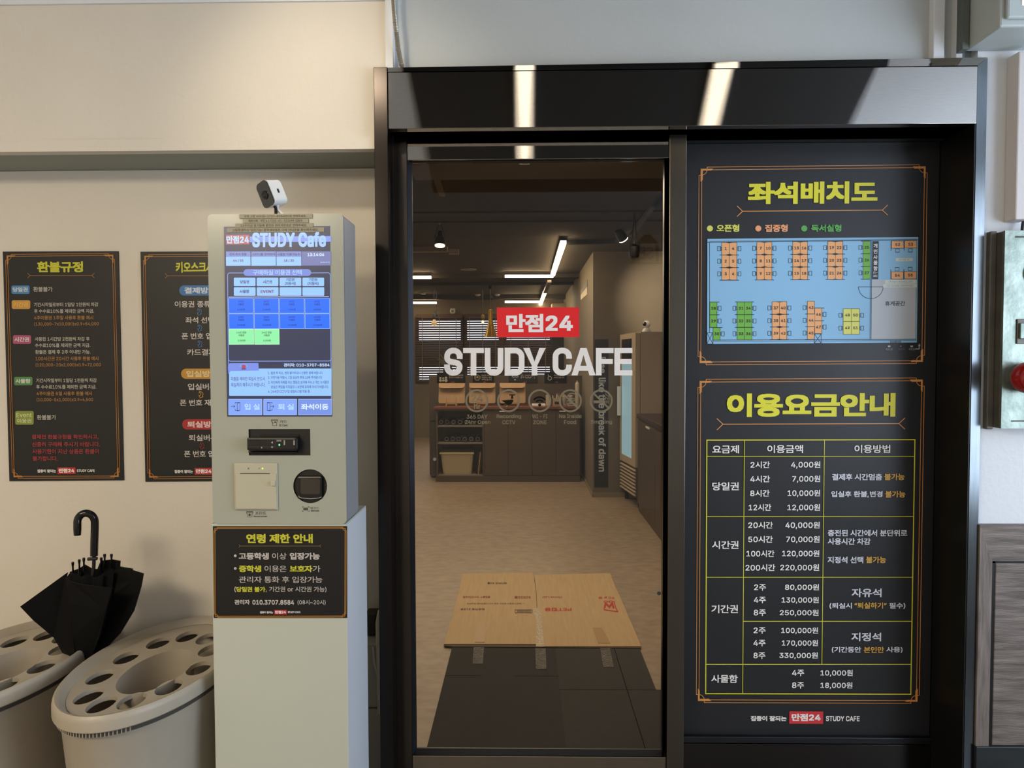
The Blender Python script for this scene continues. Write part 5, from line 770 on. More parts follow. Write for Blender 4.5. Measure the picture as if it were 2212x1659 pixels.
# ================================================================== DOOR FRAME
dfr = thing('door_1', ((xj+xr)/2, YH, 0), kind='structure')
tag(dfr, 'wide black steel portal frame around the sliding door')
zt = ptY(1400, 139, YH).z; zt1 = ptY(1400, 149, YH).z; zb = ptY(1400, 277-4, YH).z
x0 = frame_left = ptY(843, 700, YH).x; x1 = frame_right = ptY(2110, 250, YH).x; header_base = zb
m = MB(); m.box(x0, x1, YH, YL+.05, zb, zt1-.002, steel_head, .001); m.build('header', dfr)
m = MB(); m.prism([(xj, YH+.004, zt), (xr, YH+.006, zt+.012), (x1, YH, zt1), (x0-.01, YH, zt1)], (0, .09, 0), steel_head); m.build('top_trim', dfr)
m = MB(); m.box(xj, x0-.001, YH-.004, YL+.06, 0, zt-.001, mat('jamb_black', '#2e2b2a', .25, 1, noise=.1, nscale=40, stretch=(10, 10, .5)), .0015); m.build('left_jamb', dfr)
m = MB()   # splayed trim on the right
m.prism([(x1, YH, 0), (xr, YH+.006, 0), (xr, YH+.006, zt+.011), (x1, YH, zt1-.001)], (0, .2, 0), steel_lite); m.build('right_jamb', dfr)
xi = ptY(2036, 900, YR).x
m = MB(); m.box(x1-.004, x1, YH+.002, YR+.03, 0, zb, mat('return_black', '#0b0b0c', .35)); m.build('right_return', dfr)
m = MB(); m.box(xi, x1-.004, YR, YR+.02, 0, zb, black_matt); m.build('inner_panel', dfr)
m = MB(); m.pbox(2034, 300, 2050, 1606, YR-.008, YR, mat('dark_bronze', '#2a2521', .3, .8), .002); m.build('bead', dfr)
xd0 = ptY(848, 700, YD).x; xc1 = ptY(1479, 900, YD).x; zr = ptY(1160, 292, YD).z
m = MB(); m.box(x0, xd0+.005, YH+.06, YL, 0, zb, black_gloss); m.build('inner_jamb', dfr)
m = MB(); m.box(x0, xi, YH+.03, YR+.02, zr+.012, zb, black_matt)
m.box(xc1, xi, YR-.03, YR-.002, ptY(1750, 308, YR).z, ptY(1750, 297, YR).z, mat('track_grey', '#3a3f3c', .4, .6)); m.build('track', dfr)
m = MB(); m.box(ptY(1660, 285, YR-.05).x, ptY(1666, 285, YR-.05).x, YR-.055, YR-.05, ptY(1660, 293, YR-.05).z, ptY(1660, 284, YR-.05).z, steel_lite); m.build('bolt', dfr)
m = MB(); m.pbox(1916, 275, 1942, 286, YR-.06, YR-.04, mat('roller_grey', '#5a5d60', .3, .8), .002); m.build('roller', dfr)
m = MB(); m.box(x0, x1, YH+.02, YR+.04, .0, .018, steel_black, .002); m.build('threshold', dfr)

# ------------------------------------------------------------------ sliding leaf with the glass
leaf = thing('door_2', (ptY(1165, 900, YD).x, YD, .02), kind='structure'); tag(leaf, 'glazed sliding leaf of the black entrance door')
gx0, gx1, gz0, gz1 = ptY(894, 980, YG).x, ptY(1431, 980, YG).x, ptY(1165, 1617, YG).z, ptY(1165, 351, YG).z
m = MB(); m.box(xd0, ptY(884, 900, YD).x, YD, YD+.04, .03, zr+.01, steel_black, .002); m.build('left_stile', leaf)
m = MB(); m.box(ptY(1442, 980, YD).x, xc1, YD-.01, YD+.04, .03, zr+.01, steel_post, .002); m.build('right_stile', leaf)
xs0, xs1 = ptY(884, 900, YD).x, ptY(1442, 980, YD).x
m = MB(); m.box(xs0, xs1, YD, YD+.04, ptY(1160, 344, YD).z, zr+.01, steel_head, .002); m.build('top_rail', leaf)
m = MB(); m.box(xs0, xs1, YD, YD+.04, .03, ptY(1160, 1634, YD).z, mat('rail_bronze', '#8f8477', .3, 1, noise=.1, nscale=30, stretch=(.4, 8, 8)), .002); m.build('bottom_rail', leaf)
bead = mat('bead_steel', '#45474c', .35, 1)
for a, b, c, d in ((xs0, gx0+.002, gz0, gz1), (gx1-.002, xs1, gz0, gz1)):
    m = MB(); m.prism([(a, YD+.002, c-.02), (b, YG-.002, c), (b, YG, c), (a, YG, c-.02)], (0, 0, d-c+.02), bead); m.build('glazing_bead', leaf)
m = MB(); m.prism([(xs0, YD+.002, ptY(1160, 1633, YD).z), (xs0, YG-.002, gz0), (xs0, YG+.004, gz0), (xs0, YG+.004, gz0-.02)], (xs1-xs0, 0, 0), bead); m.build('glazing_bead', leaf)
m = MB(); m.prism([(xs0, YD+.01, ptY(1160, 345, YD).z), (xs0, YG-.002, gz1), (xs0, YG+.004, gz1+.02)], (xs1-xs0, 0, 0), rubber); m.build('glazing_bead', leaf)
gm = bpy.data.materials.new('tinted_glass'); gm.use_nodes = True; nt = gm.node_tree; nt.nodes.remove(nt.nodes['Principled BSDF'])
tr = nt.nodes.new('ShaderNodeBsdfTransparent'); tr.inputs[0].default_value = (.93, .90, .86, 1)
gl = nt.nodes.new('ShaderNodeBsdfGlossy'); gl.inputs['Roughness'].default_value = .0; gl.inputs[0].default_value = (1, 1, 1, 1)
fr = nt.nodes.new('ShaderNodeFresnel'); fr.inputs[0].default_value = 1.45; mx = nt.nodes.new('ShaderNodeMixShader')
for a, b in ((fr.outputs[0], mx.inputs[0]), (tr.outputs[0], mx.inputs[1]), (gl.outputs[0], mx.inputs[2]), (mx.outputs[0], nt.nodes['Material Output'].inputs[0])): nt.links.new(a, b)
m = MB(); m.quad((gx0-.004, YG, gz0-.01), (gx1+.004, YG, gz0-.01), (gx1+.004, YG, gz1+.01), (gx0-.004, YG, gz1+.01), gm); m.flat = True
g = m.build('glass_pane', leaf)
m = MB(); p = ptY(1423, 1281, YG-.002); m.lathe((p.x, YG-.006, p.z), [(.006, 0), (.006, .004)], steel_lite, 12, (0, 1, 0)); m.build('lock', leaf)

# ------------------------------------------------------------------ right-hand panel carrying the printed black film
pan = thing('door_3', (ptY(1757, 900, YR).x, YR, .02), kind='structure'); tag(pan, 'fixed side leaf covered with black printed film')
m = MB(); m.box(xc1-.02, xi+.002, YR+.004, YR+.02, .05, ptY(1757, 300, YR).z, film); m.build('film_panel', pan)
m = MB(); m.pbox(1470, 1593, 2040, 1607, YR-.012, YR+.004, bead, .002); m.build('sill_bead', pan)
m = MB(); m.pbox(1470, 1608, 2036, 1780, YR-.008, YR+.004, steel_black, .001); m.build('bottom_rail', pan)
m = MB(); m.box(xc1+.0, xc1+.012, YR-.008, YR+.004, .1, ptY(1757, 310, YR).z, bead, .001); m.build('edge_bead', pan)

# ------------------------------------------------------------------ flexible conduit above the frame
cp = [ptY(849, -60, YU-.03), ptY(850, 0, YU-.03), ptY(852, 30, YU-.03), ptY(856, 70, YU-.03), ptY(860, 105, YU-.02), ptY(867, 139, YU-.01), ptY(868, 142, YU)]
pp = []
for i in range(len(cp)-1):
    for k in range(24): pp.append(cp[i].lerp(cp[i+1], k/24))
m = MB(); m.tube(pp, [.0062+.0011*(i % 2) for i in range(len(pp))], mat('galvanised_conduit', '#a39c90', .35, .7), 10)
tag(m.build('flexible_conduit', smooth=False), 'ribbed metal conduit coming down to the top left corner of the door frame', 'pipe')

# ================================================================== RIGHT-HAND WALL THINGS
YW = YH+.02
xq = XR
skirt = mat('dark_green_skirting', '#262c2e', .4, noise=.4, nscale=12, stretch=(1, 1, 3))
m = MB(); m.box(xr+.001, xq, YW-.025, YW, 0, ptY(2150, 1604, YW).z, skirt, .002); structure('baseboard_right', m)
wz0, wz1 = ptY(2150, 1604, YW).z, ptY(2150, 1131, YW).z
ws = thing('wainscot_panel', (xr+.4, YW-.02, wz0), 'grey wood grain wainscot with a mitred frame right of the door', 'panelling')
fx = ptY(2142, 1300, YW-.02).x; fz = ptY(2150, 1212, YW-.02).z
m = MB(); m.prism([(xr+.002, YW-.02, wz1), (xq-.01, YW-.02, wz1), (xq-.01, YW-.02, fz), (fx, YW-.02, fz)], (0, .02, 0), wood_grey); m.build('top_board', ws)
m = MB(); m.prism([(xr+.002, YW-.02, wz1), (fx, YW-.02, fz), (fx, YW-.02, wz0), (xr+.002, YW-.02, wz0)], (0, .02, 0), wood_grey_v); m.build('side_board', ws)
m = MB(); m.box(fx+.013, xq-.01, YW-.016, YW, wz0, fz-.008, wood_grey, .002); m.build('panel', ws)
m = MB(); m.box(fx, fx+.0125, YW-.014, YW-.001, wz0, fz, ink('020202')); m.box(fx, xq-.01, YW-.014, YW-.001, fz-.0075, fz, ink('020202')); m.build('shadow_gap', ws)  # black strips laid in the gap to paint its shade

# emergency light box, top right
YE = YW-.155
box_m = mat('box_grey_paint', '#b5bdbb', .45, noise=.05, nscale=10)
bx0 = ptY(2082, 112, YW).x; bz0 = ptY(2082, 112, YW).z; bxr = bx0+.34
eb = thing('light_box', (bx0+.17, YE, bz0), 'grey metal light box high on the wall above the right jamb', 'lamp')
m = MB(); m.box(bx0, bxr, YE, YW, bz0, bz0+.24, box_m, .006); m.build('housing', eb)
m = MB(); m.box(bx0+.012, bxr-.012, YE-.012, YE, bz0+.018, bz0+.228, box_m, .006); m.build('front_frame', eb)
m = MB(); m.box(bx0+.05, bxr-.03, YE-.014, YE-.012, bz0+.05, bz0+.21, lit('#fbeee6', 1.0), .001); m.build('lit_cover', eb)
for zz in (.075, .105):
    m = MB(); m.box(bx0-.003, bx0+.03, YE-.004, YE+.006, bz0+zz, bz0+zz+.010, steel_lite, .002); m.build('latch', eb)
m = MB(); m.pbox(2081, -60, 2094, 106, YW-.03, YW, mat('dark_edge', '#5f6663', .5)); tag(m.build('cable_duct'), 'thin dark vertical cable duct touching the light box side', 'duct')
m = MB(); m.pbox(2197, 110, 2232, 474, YW-.05, YW, mat('duct_cream', '#cfc9c6', .5), .004); tag(m.build('cable_duct'), 'pale vertical cable duct running down from the light box', 'duct')
pa = [ptY(2212, 470, YW-.02), ptY(2209, 486, YW-.02), ptY(2207, 505, YW-.03), ptY(2215, 520, YW-.03)]
m = MB(); m.tube(pa, .004, rubber, 8); tag(m.build('cable', smooth=True), 'short black cable leaving the pale duct above the hydrant cabinet', 'cable')
# fire hydrant cabinet
al = mat('worn_aluminium', '#9ba59c', .38, .75, noise=.25, nscale=14, c2='#6e7a70', bump=.1, bscale=50)
al_edge = mat('cabinet_edge', '#6e6b63', .5, .5, noise=.3, nscale=20)
YC = YW-.045; hx0 = ptY(2163, 700, YC).x; hz0, hz1 = ptY(2180, 925, YC).z, ptY(2180, 499, YC).z
hc = thing('hydrant_cabinet', (hx0+.3, YC, hz0), 'worn aluminium fire hydrant cabinet with red lamp on the right wall', 'cabinet')
m = MB(); m.box(hx0, hx0+.62, YC, YW, hz0, hz1, al_edge, .002)
m.box(hx0-.02, hx0, YW-.02, YW, hz0-.006, hz1+.004, al_edge, .003); m.build('body', hc)
m = MB(); w_ = .028
m.prism([(hx0, YC, hz1), (hx0+.62, YC, hz1), (hx0+.62, YC, hz1-w_*.55), (hx0+w_, YC, hz1-w_*.55)], (0, -.008, 0), al)
m.prism([(hx0, YC, hz1), (hx0+w_, YC, hz1-w_*.55), (hx0+w_, YC, hz0+w_*.7), (hx0, YC, hz0)], (0, -.008, 0), al)
m.prism([(hx0, YC, hz0), (hx0+.62, YC, hz0), (hx0+.62, YC, hz0+w_*.7), (hx0+w_, YC, hz0+w_*.7)], (0, -.008, 0), al); m.build('frame', hc)
m = MB(); dx = ptY(2184, 700, YC).x; m.box(dx, hx0+.6, YC-.006, YC-.001, hz0+w_*.8, hz1-w_*.7, al, .001); m.build('door', hc)
m = MB(); m.box(hx0+w_-.002, dx, YC-.003, YC-.001, hz0+w_*.7, hz1-w_*.6, black_matt); m.build('shadow_gap', hc)
m = MB(); a = R4(2196, 689, 2214, 743, YC-.008); m.box(a[0], a[0]+.05, YC-.010, YC-.006, a[2], a[3], al_edge, .002); m.build('latch_plate', hc)
m = MB(); a = R4(2201, 698, 2212, 732, YC-.01); m.box(a[0], a[0]+.03, YC-.016, YC-.010, a[2], a[3], al, .002); m.build('latch', hc)
p = ptY(2229, 816, YC-.05); m = MB()
m.lathe((p.x, YC-.006, p.z), [(.040, 0), (.040, .012), (.034, .022)], al_edge, 24, (0, -1, 0)); m.build('lamp_base', hc)
red = mat('red_lamp_glass', '#9c0f0f', .18, coat=.5, noise=.1)
m = MB(); m.lathe((p.x, YC-.026, p.z), [(.044, 0), (.046, .012), (.044, .03), (.036, .045), (.022, .056), (.0, .060)], red, 28, (0, -1, 0)); m.build('red_lamp', hc, smooth=True)
p = ptY(2240, 590, YC-.01); m = MB(); m.lathe((p.x, YC-.006, p.z), [(.035, 0), (.035, .004)], ink('#7d9a86'), 24, (0, -1, 0)); m.build('green_badge', hc)
# ================================================================== PRINTED SIGNS
GOLD = 'd98f3e'; YEL = 'e6e23c'; WHT = 'f4f2f0'; PINKW = 'd9cfcf'
def deco(pr, quad, k, col=GOLD, l=2, lw=4.5):
    """double gold border with stepped corners; quad = the four corner points TL TR BR BL"""
    Q = [Vector(p) for p in quad]
    for i in range(4):
        c, nx, pv = Q[i], Q[(i+1) % 4], Q[i-1]
        e = (nx-c).normalized(); g = (pv-c).normalized()
        def p(a, b): v = c+e*a*k+g*b*k; return (v.x, v.y)
        pr.poly([p(0, 0), p(95, 0), p(80, 14), p(17, 14)], col, l); pr.poly([p(0, 0), p(17, 14), p(17, 85), p(0, 100)], col, l)
        pr.line([p(48, 14), p(47, 22), p(40, 34), p(28, 43), p(16, 48)], lw, col, l)
        # outer and inner line along this edge
        L = (nx-c).length/k
        pr.line([p(50, 8), p(50, -12), p(L-50, -12), p(L-50, 8)], lw, col, l)
        pr.line([p(70, 9), p(L-70, 9)], lw, col, l)
def arrows(pr, xa, xb, y, d, w, col=GOLD, slope=0):
    y2 = y+slope
    pr.line([(xa, y), (xb, y2)], w, col)
    pr.line([(xa-d, y-d*.95), (xa, y), (xa-d, y+d*.95)], w, col); pr.line([(xb+d, y2-d*.95), (xb, y2), (xb+d, y2+d*.95)], w, col)
def footer(pr, x, y, k, part='logo_line'):
    """집중이 잘되는 [만점24] STUDY CAFE; x,y = centre of the red box, k = its height"""
    pr.on(part)
    pr.rect(x-k*1.36, y-k*.5, x+k*1.36, y+k*.5, 'b3282e', 2)
    pr.t('만점24', x-k*1.17, y-k*.33, x+k*1.17, y+k*.3, WHT, 3, .04)
    pr.t('집중이 잘되는', x-k*4.4, y-k*.19, x-k*1.6, y+k*.28, WHT, 3, .025)
    pr.t('STUDY CAFE', x+k*1.56, y-k*.2, x+k*4.25, y+k*.22, WHT, 3, .025)
def poster(name, quad, Y, m, thick, col, label, cat='sign'):
    P = [ptY(m[0]+x/m[2], m[1]+y/m[2], Y) for x, y in quad]
    c = sum(P, Vector())/4; r = thing(name, (c.x, Y, min(p.z for p in P)), label, cat)
    mb = MB(); mb.prism([P[0], P[1], P[2], P[3]], (0, thick, 0), col); mb.build('board', r); return r

paper = mat('poster_black', '#161719', .42, spec=.4)
# ---------------------------------------------------------------- refund poster (left)
A = (0, 520, 3.0729)
YP = YL-.004
p1 = poster('refund_poster', [(18, 72), (785, 69), (822, 1590), (62, 1596)], YP, A, .003, paper, 'tall black poster with yellow heading and coloured tags, leftmost on the cream wall')
pr = Print('Y', YP, A); pr.on('border'); deco(pr, [(44, 98), (752, 92), (788, 1567), (90, 1570)], .62, 'b97a2e', lw=3)
pr.on('heading'); pr.t('환불규정', 248, 138, 553, 210, 'c3c32c', 3, .045); arrows(pr, 200, 610, 231, 17, 3, 'a8743a')
def tagbox(x0, y0, x1, y1, col, s, b=.02, tc_='d6d9d6'):
    pr.on('tag')
    pr.rr(x0, y0, x1, y1, 12, col, 2)
    if isinstance(s, str): pr.t(s, x0+11, y0+13, x1-12, y1-14, tc_, 3, b)
tagbox(76, 297, 197, 353, '3c7fb8', '당일권'); tagbox(78, 395, 201, 453, 'c4913c', '기간권', tc_='d9b060'); tagbox(86, 627, 207, 685, 'a84a72', '시간권'); tagbox(94, 903, 216, 960, '4d8548', '사물함')
pr.on('tag'); pr.rr(101, 1130, 224, 1221, 12, '82913a', 2); pr.t('Event', 111, 1143, 212, 1172, 'd2d8a8', 3, .01); pr.t('이용권', 115, 1181, 210, 1210, 'd2d8a8', 3, .01)
pr.on('lettering')
LT = 'bdb9b0'; OR = 'a97b45'; RD = '9a2f36'
for s, x0, x1, yc, h, c in (('환불불가', 223, 351, 322, 32, LT), ('기간시작일로부터 1일당 1만원씩 차감', 227, 654, 424, 27, LT), ('후 수수료10%를 제외한 금액 지급.', 228, 626, 467, 27, LT),
    ('4주이용권 1주일 사용후 환불 예시', 228, 620, 511, 27, OR), ('(130,000-7x10,000)x0.9=54,000', 229, 657, 554, 26, OR),
    ('사용한 1시간당 2천원씩 차감 후', 233, 596, 652, 27, LT), ('수수료10%를 제외한 금액 지급.', 234, 600, 694, 27, LT), ('환불은 결제 후 2주 이내만 가능.', 236, 602, 738, 27, LT),
    ('100시간권 20시간 사용후 환불 예시', 238, 655, 782, 27, OR), ('(120,000-20x2,000)x0.9=72,000', 238, 671, 825, 26, OR),
    ('기간시작일부터 1일당 1천원씩 차감', 241, 643, 927, 27, LT), ('후 수수료10%를 제외한 금액 지급.', 242, 641, 970, 27, LT), ('4주이용권 5일 사용후 환불 예시', 244, 612, 1014, 27, OR),
    ('(10,000-5x1,000)x0.9=4,500', 245, 620, 1056, 26, OR), ('환불불가', 247, 374, 1172, 32, LT)):
    pr.on('lettering').t(s, x0, yc-h/2, x1, yc+h/2, c, 3, .012)
for s, x0, x1, yc in (('결제전 환불규정을 확인하시고,', 213, 656, 1302), ('신중히 구매해 주시기 바랍니다.', 215, 666, 1351), ('사용기한이 지난 상품은 환불이', 217, 658, 1398), ('불가합니다.', 218, 386, 1445)):
    pr.on('lettering').t(s, x0, yc-16, x1, yc+16, RD, 3, .02)
footer(pr, 443, 1526, 44); pr.build(p1)
# ---------------------------------------------------------------- kiosk manual poster (partly behind the kiosk)
p2 = poster('kiosk_guide_poster', [(932, 73), (1700, 69), (1728, 1594), (965, 1600)], YP, A, .003, paper, 'tall black how-to poster partly hidden behind the payment kiosk')
pr = Print('Y', YP, A); pr.on('border'); deco(pr, [(958, 100), (1668, 95), (1697, 1568), (990, 1573)], .62, 'b97a2e', lw=3)
pr.on('heading'); pr.t('키오스크사용법', 1168, 140, 1668-150, 212, 'c3c32c', 3, .045); arrows(pr, 1112, 1530, 233, 17, 3, 'a8743a')
for y, c, s, tcc in ((330, '2f6fb0', '결제방법', 'c9d6e2'), (883, 'c08c30', '입실방법', 'dccb9a'), (1219, 'a81f26', '퇴실방법', 'e0c9c9')):
    pr.on('tag'); dx = (y-330)*.022; pr.rr(1190+dx, y-34, 1470+dx, y+34, 33, c, 2); pr.t(s, 1225+dx, y-21, 1432+dx, y+21, tcc, 3, .03)
pr.on('lettering')
for s, x0, x1, yc in (('이용권 종류 선택', 1161, 1500, 421), ('좌석 선택', 1233, 1420, 527), ('폰 번호 입력', 1207, 1450, 633), ('카드결제', 1243, 1430, 740), ('입실버튼', 1248, 1440, 969), ('폰 번호 재입력', 1195, 1490, 1075), ('퇴실버튼', 1255, 1445, 1308), ('폰 번호 입력', 1223, 1465, 1415)):
    pr.on('lettering').t(s, x0, yc-21, x1, yc+21, 'cfcac6', 3, .012)
for x, y, c in ((1322, 473, '3c7fb8'), (1324, 580, '3c7fb8'), (1326, 686, '3c7fb8'), (1333, 1022, 'c99a3c'), (1340, 1362, '8e2a30')):
    pr.on('arrow').line([(x-8, y-22), (x+10, y-16), (x+16, y-4), (x+10, y+10), (x+15, y+14), (x-5, y+22), (x-13, y+4), (x-6, y+8), (x+2, y-4), (x-2, y-12), (x-12, y-12)], 3, c, 3, True)
footer(pr, 1353, 1530, 44); pr.build(p2)

# ---------------------------------------------------------------- seating plan (right panel)
B4 = (1480, 330, 3.5293); YS = YR+.003
sp = thing('seating_plan_sign', ptY(1755, 785, YS), 'black seating plan sign with yellow heading and blue floor map', 'sign')
pr = Print('Y', YS, B4); pr.on('border'); deco(pr, [(118, 122), (1834, 103), (1813, 1594), (110, 1604)], 1, 'dd9a5c')
pr.on('heading'); arrows(pr, 438, 1503, 446, 42, 6, 'dd9a5c', -9)
pr.t('좌석배치도', 477, 220, 1465, 389, 'e4e03a', 3, .055)
for x, c, s, x0, x1 in ((189, 'e0e06a', '오픈형', 238, 412), (558, 'f0a878', '집중형', 608, 781), (908, '5cae54', '독서실형', 959, 1190)):
    pr.on('legend').disc(x, 577, 23, c); pr.t(s, x0, 547, x1, 603, c, 3, .035)
pr.on('floor_map')
BL = '8fc3ea'; LN = '1f2a3a'
pr.poly([(168, 655), (1778, 641), (1768, 1448), (166, 1460)], BL, 1)
pr.poly([(1424, 968), (1762, 966), (1758, 1420), (1420, 1422)], 'bcc3cd', 1.5)
pr.poly([(214, 1457), (1768, 1449), (1768, 1434), (214, 1440)], BL, 1.6)
pr.line([(166, 682), (1776, 664)], 5, LN); pr.line([(186, 675), (1770, 658)], 2.5, LN); pr.line([(168, 655), (1778, 641), (1768, 1448)], 3, LN); pr.line([(186, 682), (186, 1372)], 3, LN); pr.line([(168, 655), (166, 1372)], 3, LN)
pr.line([(1766, 664), (1758, 1424)], 3, LN); pr.line([(210, 1429), (1762, 1421)], 5, LN); pr.line([(210, 1439), (1764, 1431)], 2.5, LN); pr.line([(166, 1460), (1768, 1448)], 3, LN)
pr.line([(1413, 672), (1409, 1422)], 3, LN); pr.line([(1422, 672), (1418, 1422)], 3, LN)
pr.line(arc(1415, 1022, 94, 90, 0, 180, 16), 4, LN); pr.line([(1320, 1022), (1508, 1022)], 4, LN)
pr.rect(1425, 674, 1473, 964, '23262e', 2)
for i, ch in enumerate('개인사물함'): pr.tc(ch, 1450, 710+43*i, 33, WHT, 3, .02)
pr.tc('(1~', 1449, 913, 19, WHT, 3, .015); pr.tc('35)', 1448, 940, 19, WHT, 3, .015)
for x0, y0, x1, y1 in ((166, 1372, 211, 1458), (985, 1382, 1037, 1452)):
    pr.rect(x0, y0, x1, y1, BL, 1.8); pr.box(x0, y0, x1, y1, 4, LN, 2.2); pr.line([(x0, y0), (x1, y1)], 4, LN, 2.2); pr.line([(x0, y1), (x1, y0)], 4, LN, 2.2)
pr.rect(1565, 1432, 1643, 1448, '8a96a4', 2.2); pr.box(1565, 1432, 1643, 1448, 3, LN, 2.4); pr.line([(1565, 1440), (1643, 1440)], 3, LN, 2.4); pr.line([(1604, 1432), (1604, 1448)], 3, LN, 2.4)
pr.t('휴게공간', 1522, 1131, 1676, 1167, '3a3d4a', 3, .02)
OG, GN, YL2 = 'f0b078', '74bb4a', 'dfe070'
def chair(x, y, side):
    x0, x1 = (x-32, x-4) if side < 0 else (x+4, x+32)
    pr.box(x0+(0 if side < 0 else 6), y-16, x1-(6 if side < 0 else 0), y+16, 3, LN, 2.4)
    a = x1-6 if side < 0 else x0; pr.box(a-1, y-12, a+7, y+12, 2.5, LN, 2.5)
    pr.line([(x0 if side < 0 else x1, y-9), (x0 if side < 0 else x1, y+9)], 3, LN, 2.5)
def desk(x0, y0, x1, y1, c, n):
    pr.on('desk').rect(x0, y0, x1, y1, c, 2); pr.box(x0, y0, x1, y1, 3, LN, 2.3); pr.tc(str(n), (x0+x1)/2, (y0+y1)/2, 22, '2a2320', 3, .03, 1.08)
def block(xa, xm, xb, y0, rh, c, nums, wings=True):
    for r in range(3):
        a = y0+r*rh
        desk(xa, a, xm, a+rh, c, nums[0]+r); chair(xa, a+rh/2, -1)
        if xb: desk(xm, a, xb, a+rh, c, nums[1]+r); chair(xb, a+rh/2, 1)
    for r in range(4 if wings else 0):
        a = y0+r*rh; e = xb or xm; pr.on('partition')
        if r or c != OG: pr.line([(xa-17, a), (e+(16 if xb else 2), a)], 5, LN, 2.6)
        if c == OG and xb: 
            k = 8 if r in (1, 2) else 6
            pr.poly([(xm-38, a), (xm, a-(k if r else 0)), (xm+38, a), (xm, a+(k if r < 3 else 0))], LN, 2.6)
block(280, 337, 394, 683, 96, OG, (1, 4)); block(547, 604, 661, 680, 96.5, OG, (7, 10)); block(820, 877, 934, 678, 96.5, OG, (13, 16)); block(1088, 1145, 1202, 675, 97, OG, (19, 22))
block(1357, 1411, None, 673, 97, GN, (25, 0))
block(397, 453, 509, 1137, 97, GN, (31, 34)); block(663, 719, 775, 1135, 96.5, OG, (37, 40)); block(932, 986, None, 1132, 97, OG, (43, 0))
for n, y0 in ((28, 1138), (29, 1235)): desk(188, y0, 243, y0+96, GN, n); chair(243, y0+48, 1); pr.line([(186, y0), (262, y0)], 5, LN, 2.6)
desk(213, 1333, 267, 1428, GN, 30); chair(267, 1381, 1); pr.line([(186, 1332), (284, 1332)], 5, LN, 2.6)
for n, y0 in ((46, 1184), (47, 1281)): desk(988, y0, 1043, y0+97, OG, n); chair(1043, y0+48, 1); pr.line([(986, y0), (1060, y0)], 5, LN, 2.6)
for n, x0, y0 in ((48, 1205, 1189), (49, 1205, 1287), (50, 1267, 1189), (51, 1267, 1287)): desk(x0, y0, x0+62, y0+97, YL2, n); chair(x0+(0 if x0 < 1250 else 62), y0+50, -1 if x0 < 1250 else 1)
for n, x0, y0 in ((52, 1573, 672), (53, 1672, 670), (54, 1571, 907), (55, 1670, 905)):
    up = y0 < 800; pr.on('desk').poly([(x0+(6 if up else 0), y0), (x0+(88 if up else 94), y0), (x0+(94 if up else 88), y0+56), (x0+(0 if up else 6), y0+56)], OG, 2)
    pr.line([(x0, y0), (x0+94, y0), (x0+94, y0+56), (x0, y0+56)], 3, LN, 2.3, True); pr.tc(str(n), x0+46, y0+28, 22, '2a2320', 3, .03, 1.08)
    yy = y0+74 if up else y0-20; pr.box(x0+30, yy-13, x0+60, yy+13, 3, LN, 2.4); pr.line([(x0+33, yy+(12 if up else -12)), (x0+57, yy+(12 if up else -12))], 4, LN, 2.5)
    for xx in (x0-3, x0+97): pr.line([(xx, y0 if up else y0-18), (xx, y0+(74 if up else 56))], 4, LN, 2.6) if xx < 1760 else None
for x0, y0, x1, y1, s in ((1602, 803, 1734, 829, '타이핑 존'), (1521, 971, 1762, 998, '타이핑이 필요하신 경우'), (1507, 1001, 1764, 1028, '52~55번을 이용해주세요')):
    pr.on('label_strip').rect(x0, y0, x1, y1, 'd3dbd8', 4); pr.t(s, x0+28, y0+6, x1-28, y1-7, '8f98a0', 5)
pr.on('key_icons')
pr.rect(1543, 1469, 1563, 1482, 'b8b8bc', 3); pr.t('키오스크', 1526, 1490, 1580, 1507, 'b8b8bc', 3); pr.disc(1643, 1475, 6, '8a6a70', 3); pr.t('정수기', 1622, 1490, 1672, 1506, '6e6e76', 3)
pr.rect(1715, 1470, 1735, 1482, 'b8b8bc', 3); pr.t('화장실', 1703, 1490, 1749, 1506, 'a0a0a4', 3); pr.line([(1754, 1496), (1784, 1496), (1784, 1462)], 6, 'b8b8bc', 3); pr.poly([(1775, 1472), (1785, 1456), (1795, 1472)], 'b8b8bc', 3)
pr.build(sp, labels={'label_strip': 'pale paper label strips stuck on the map'})

# ---------------------------------------------------------------- price list (right panel)
B5 = (1480, 790, 3.5293); B6 = (1480, 1180, 3.0219)
pl = thing('price_list_sign', ptY(1755, 1560, YS), 'black price list sign with yellow ruled table below the seating plan', 'sign')
pr = Print('Y', YS, B5); pr.on('border')
def b6(x, y): return ((x/3.0219)*3.5293, (390+y/3.0219)*3.5293)      # lower zoom -> upper zoom coordinates
deco(pr, [(110, 116), (1812, 105), b6(1517, 1015), b6(83, 1010)], 1, 'dd954c')
pr.on('heading'); arrows(pr, 288, 1630, 446, 46, 6, 'dd9a5c', -5); pr.t('이용요금안내', 317, 210, 1602, 390, 'e4e03a', 3, .055)
pr.on('table_rules'); YT = 'd9d63c'
bl = b6(134, 962); br = b6(1473, 966)
pr.line([(166, 567), (1752, 564), br, bl], 8, YT, 2, True)
def V(u, v): # u across, v = image y in B5
    t_ = (v-566)/(bl[1]-566); xa = 166+(bl[0]-166)*t_; xb = 1752+(br[0]-1752)*t_; return (xa+(xb-xa)*u, v)
u1 = (452-166)/1586; u2 = (1062-166)/1586; yb = bl[1]
y7 = b6(0, 771)[1]; y4 = b6(0, 490)[1]
for v in (691, 1150, 1613, y7): pr.line([V(0, v), V(1, v)], 5, YT, 2)
pr.line([V(u1, y4), V(1, y4)], 5, YT, 2); pr.line([V(u1, 566), V(u1, yb)], 5, YT, 2); pr.line([V(u2, 566), V(u2, y7)], 5, YT, 2)
pr.on('lettering')
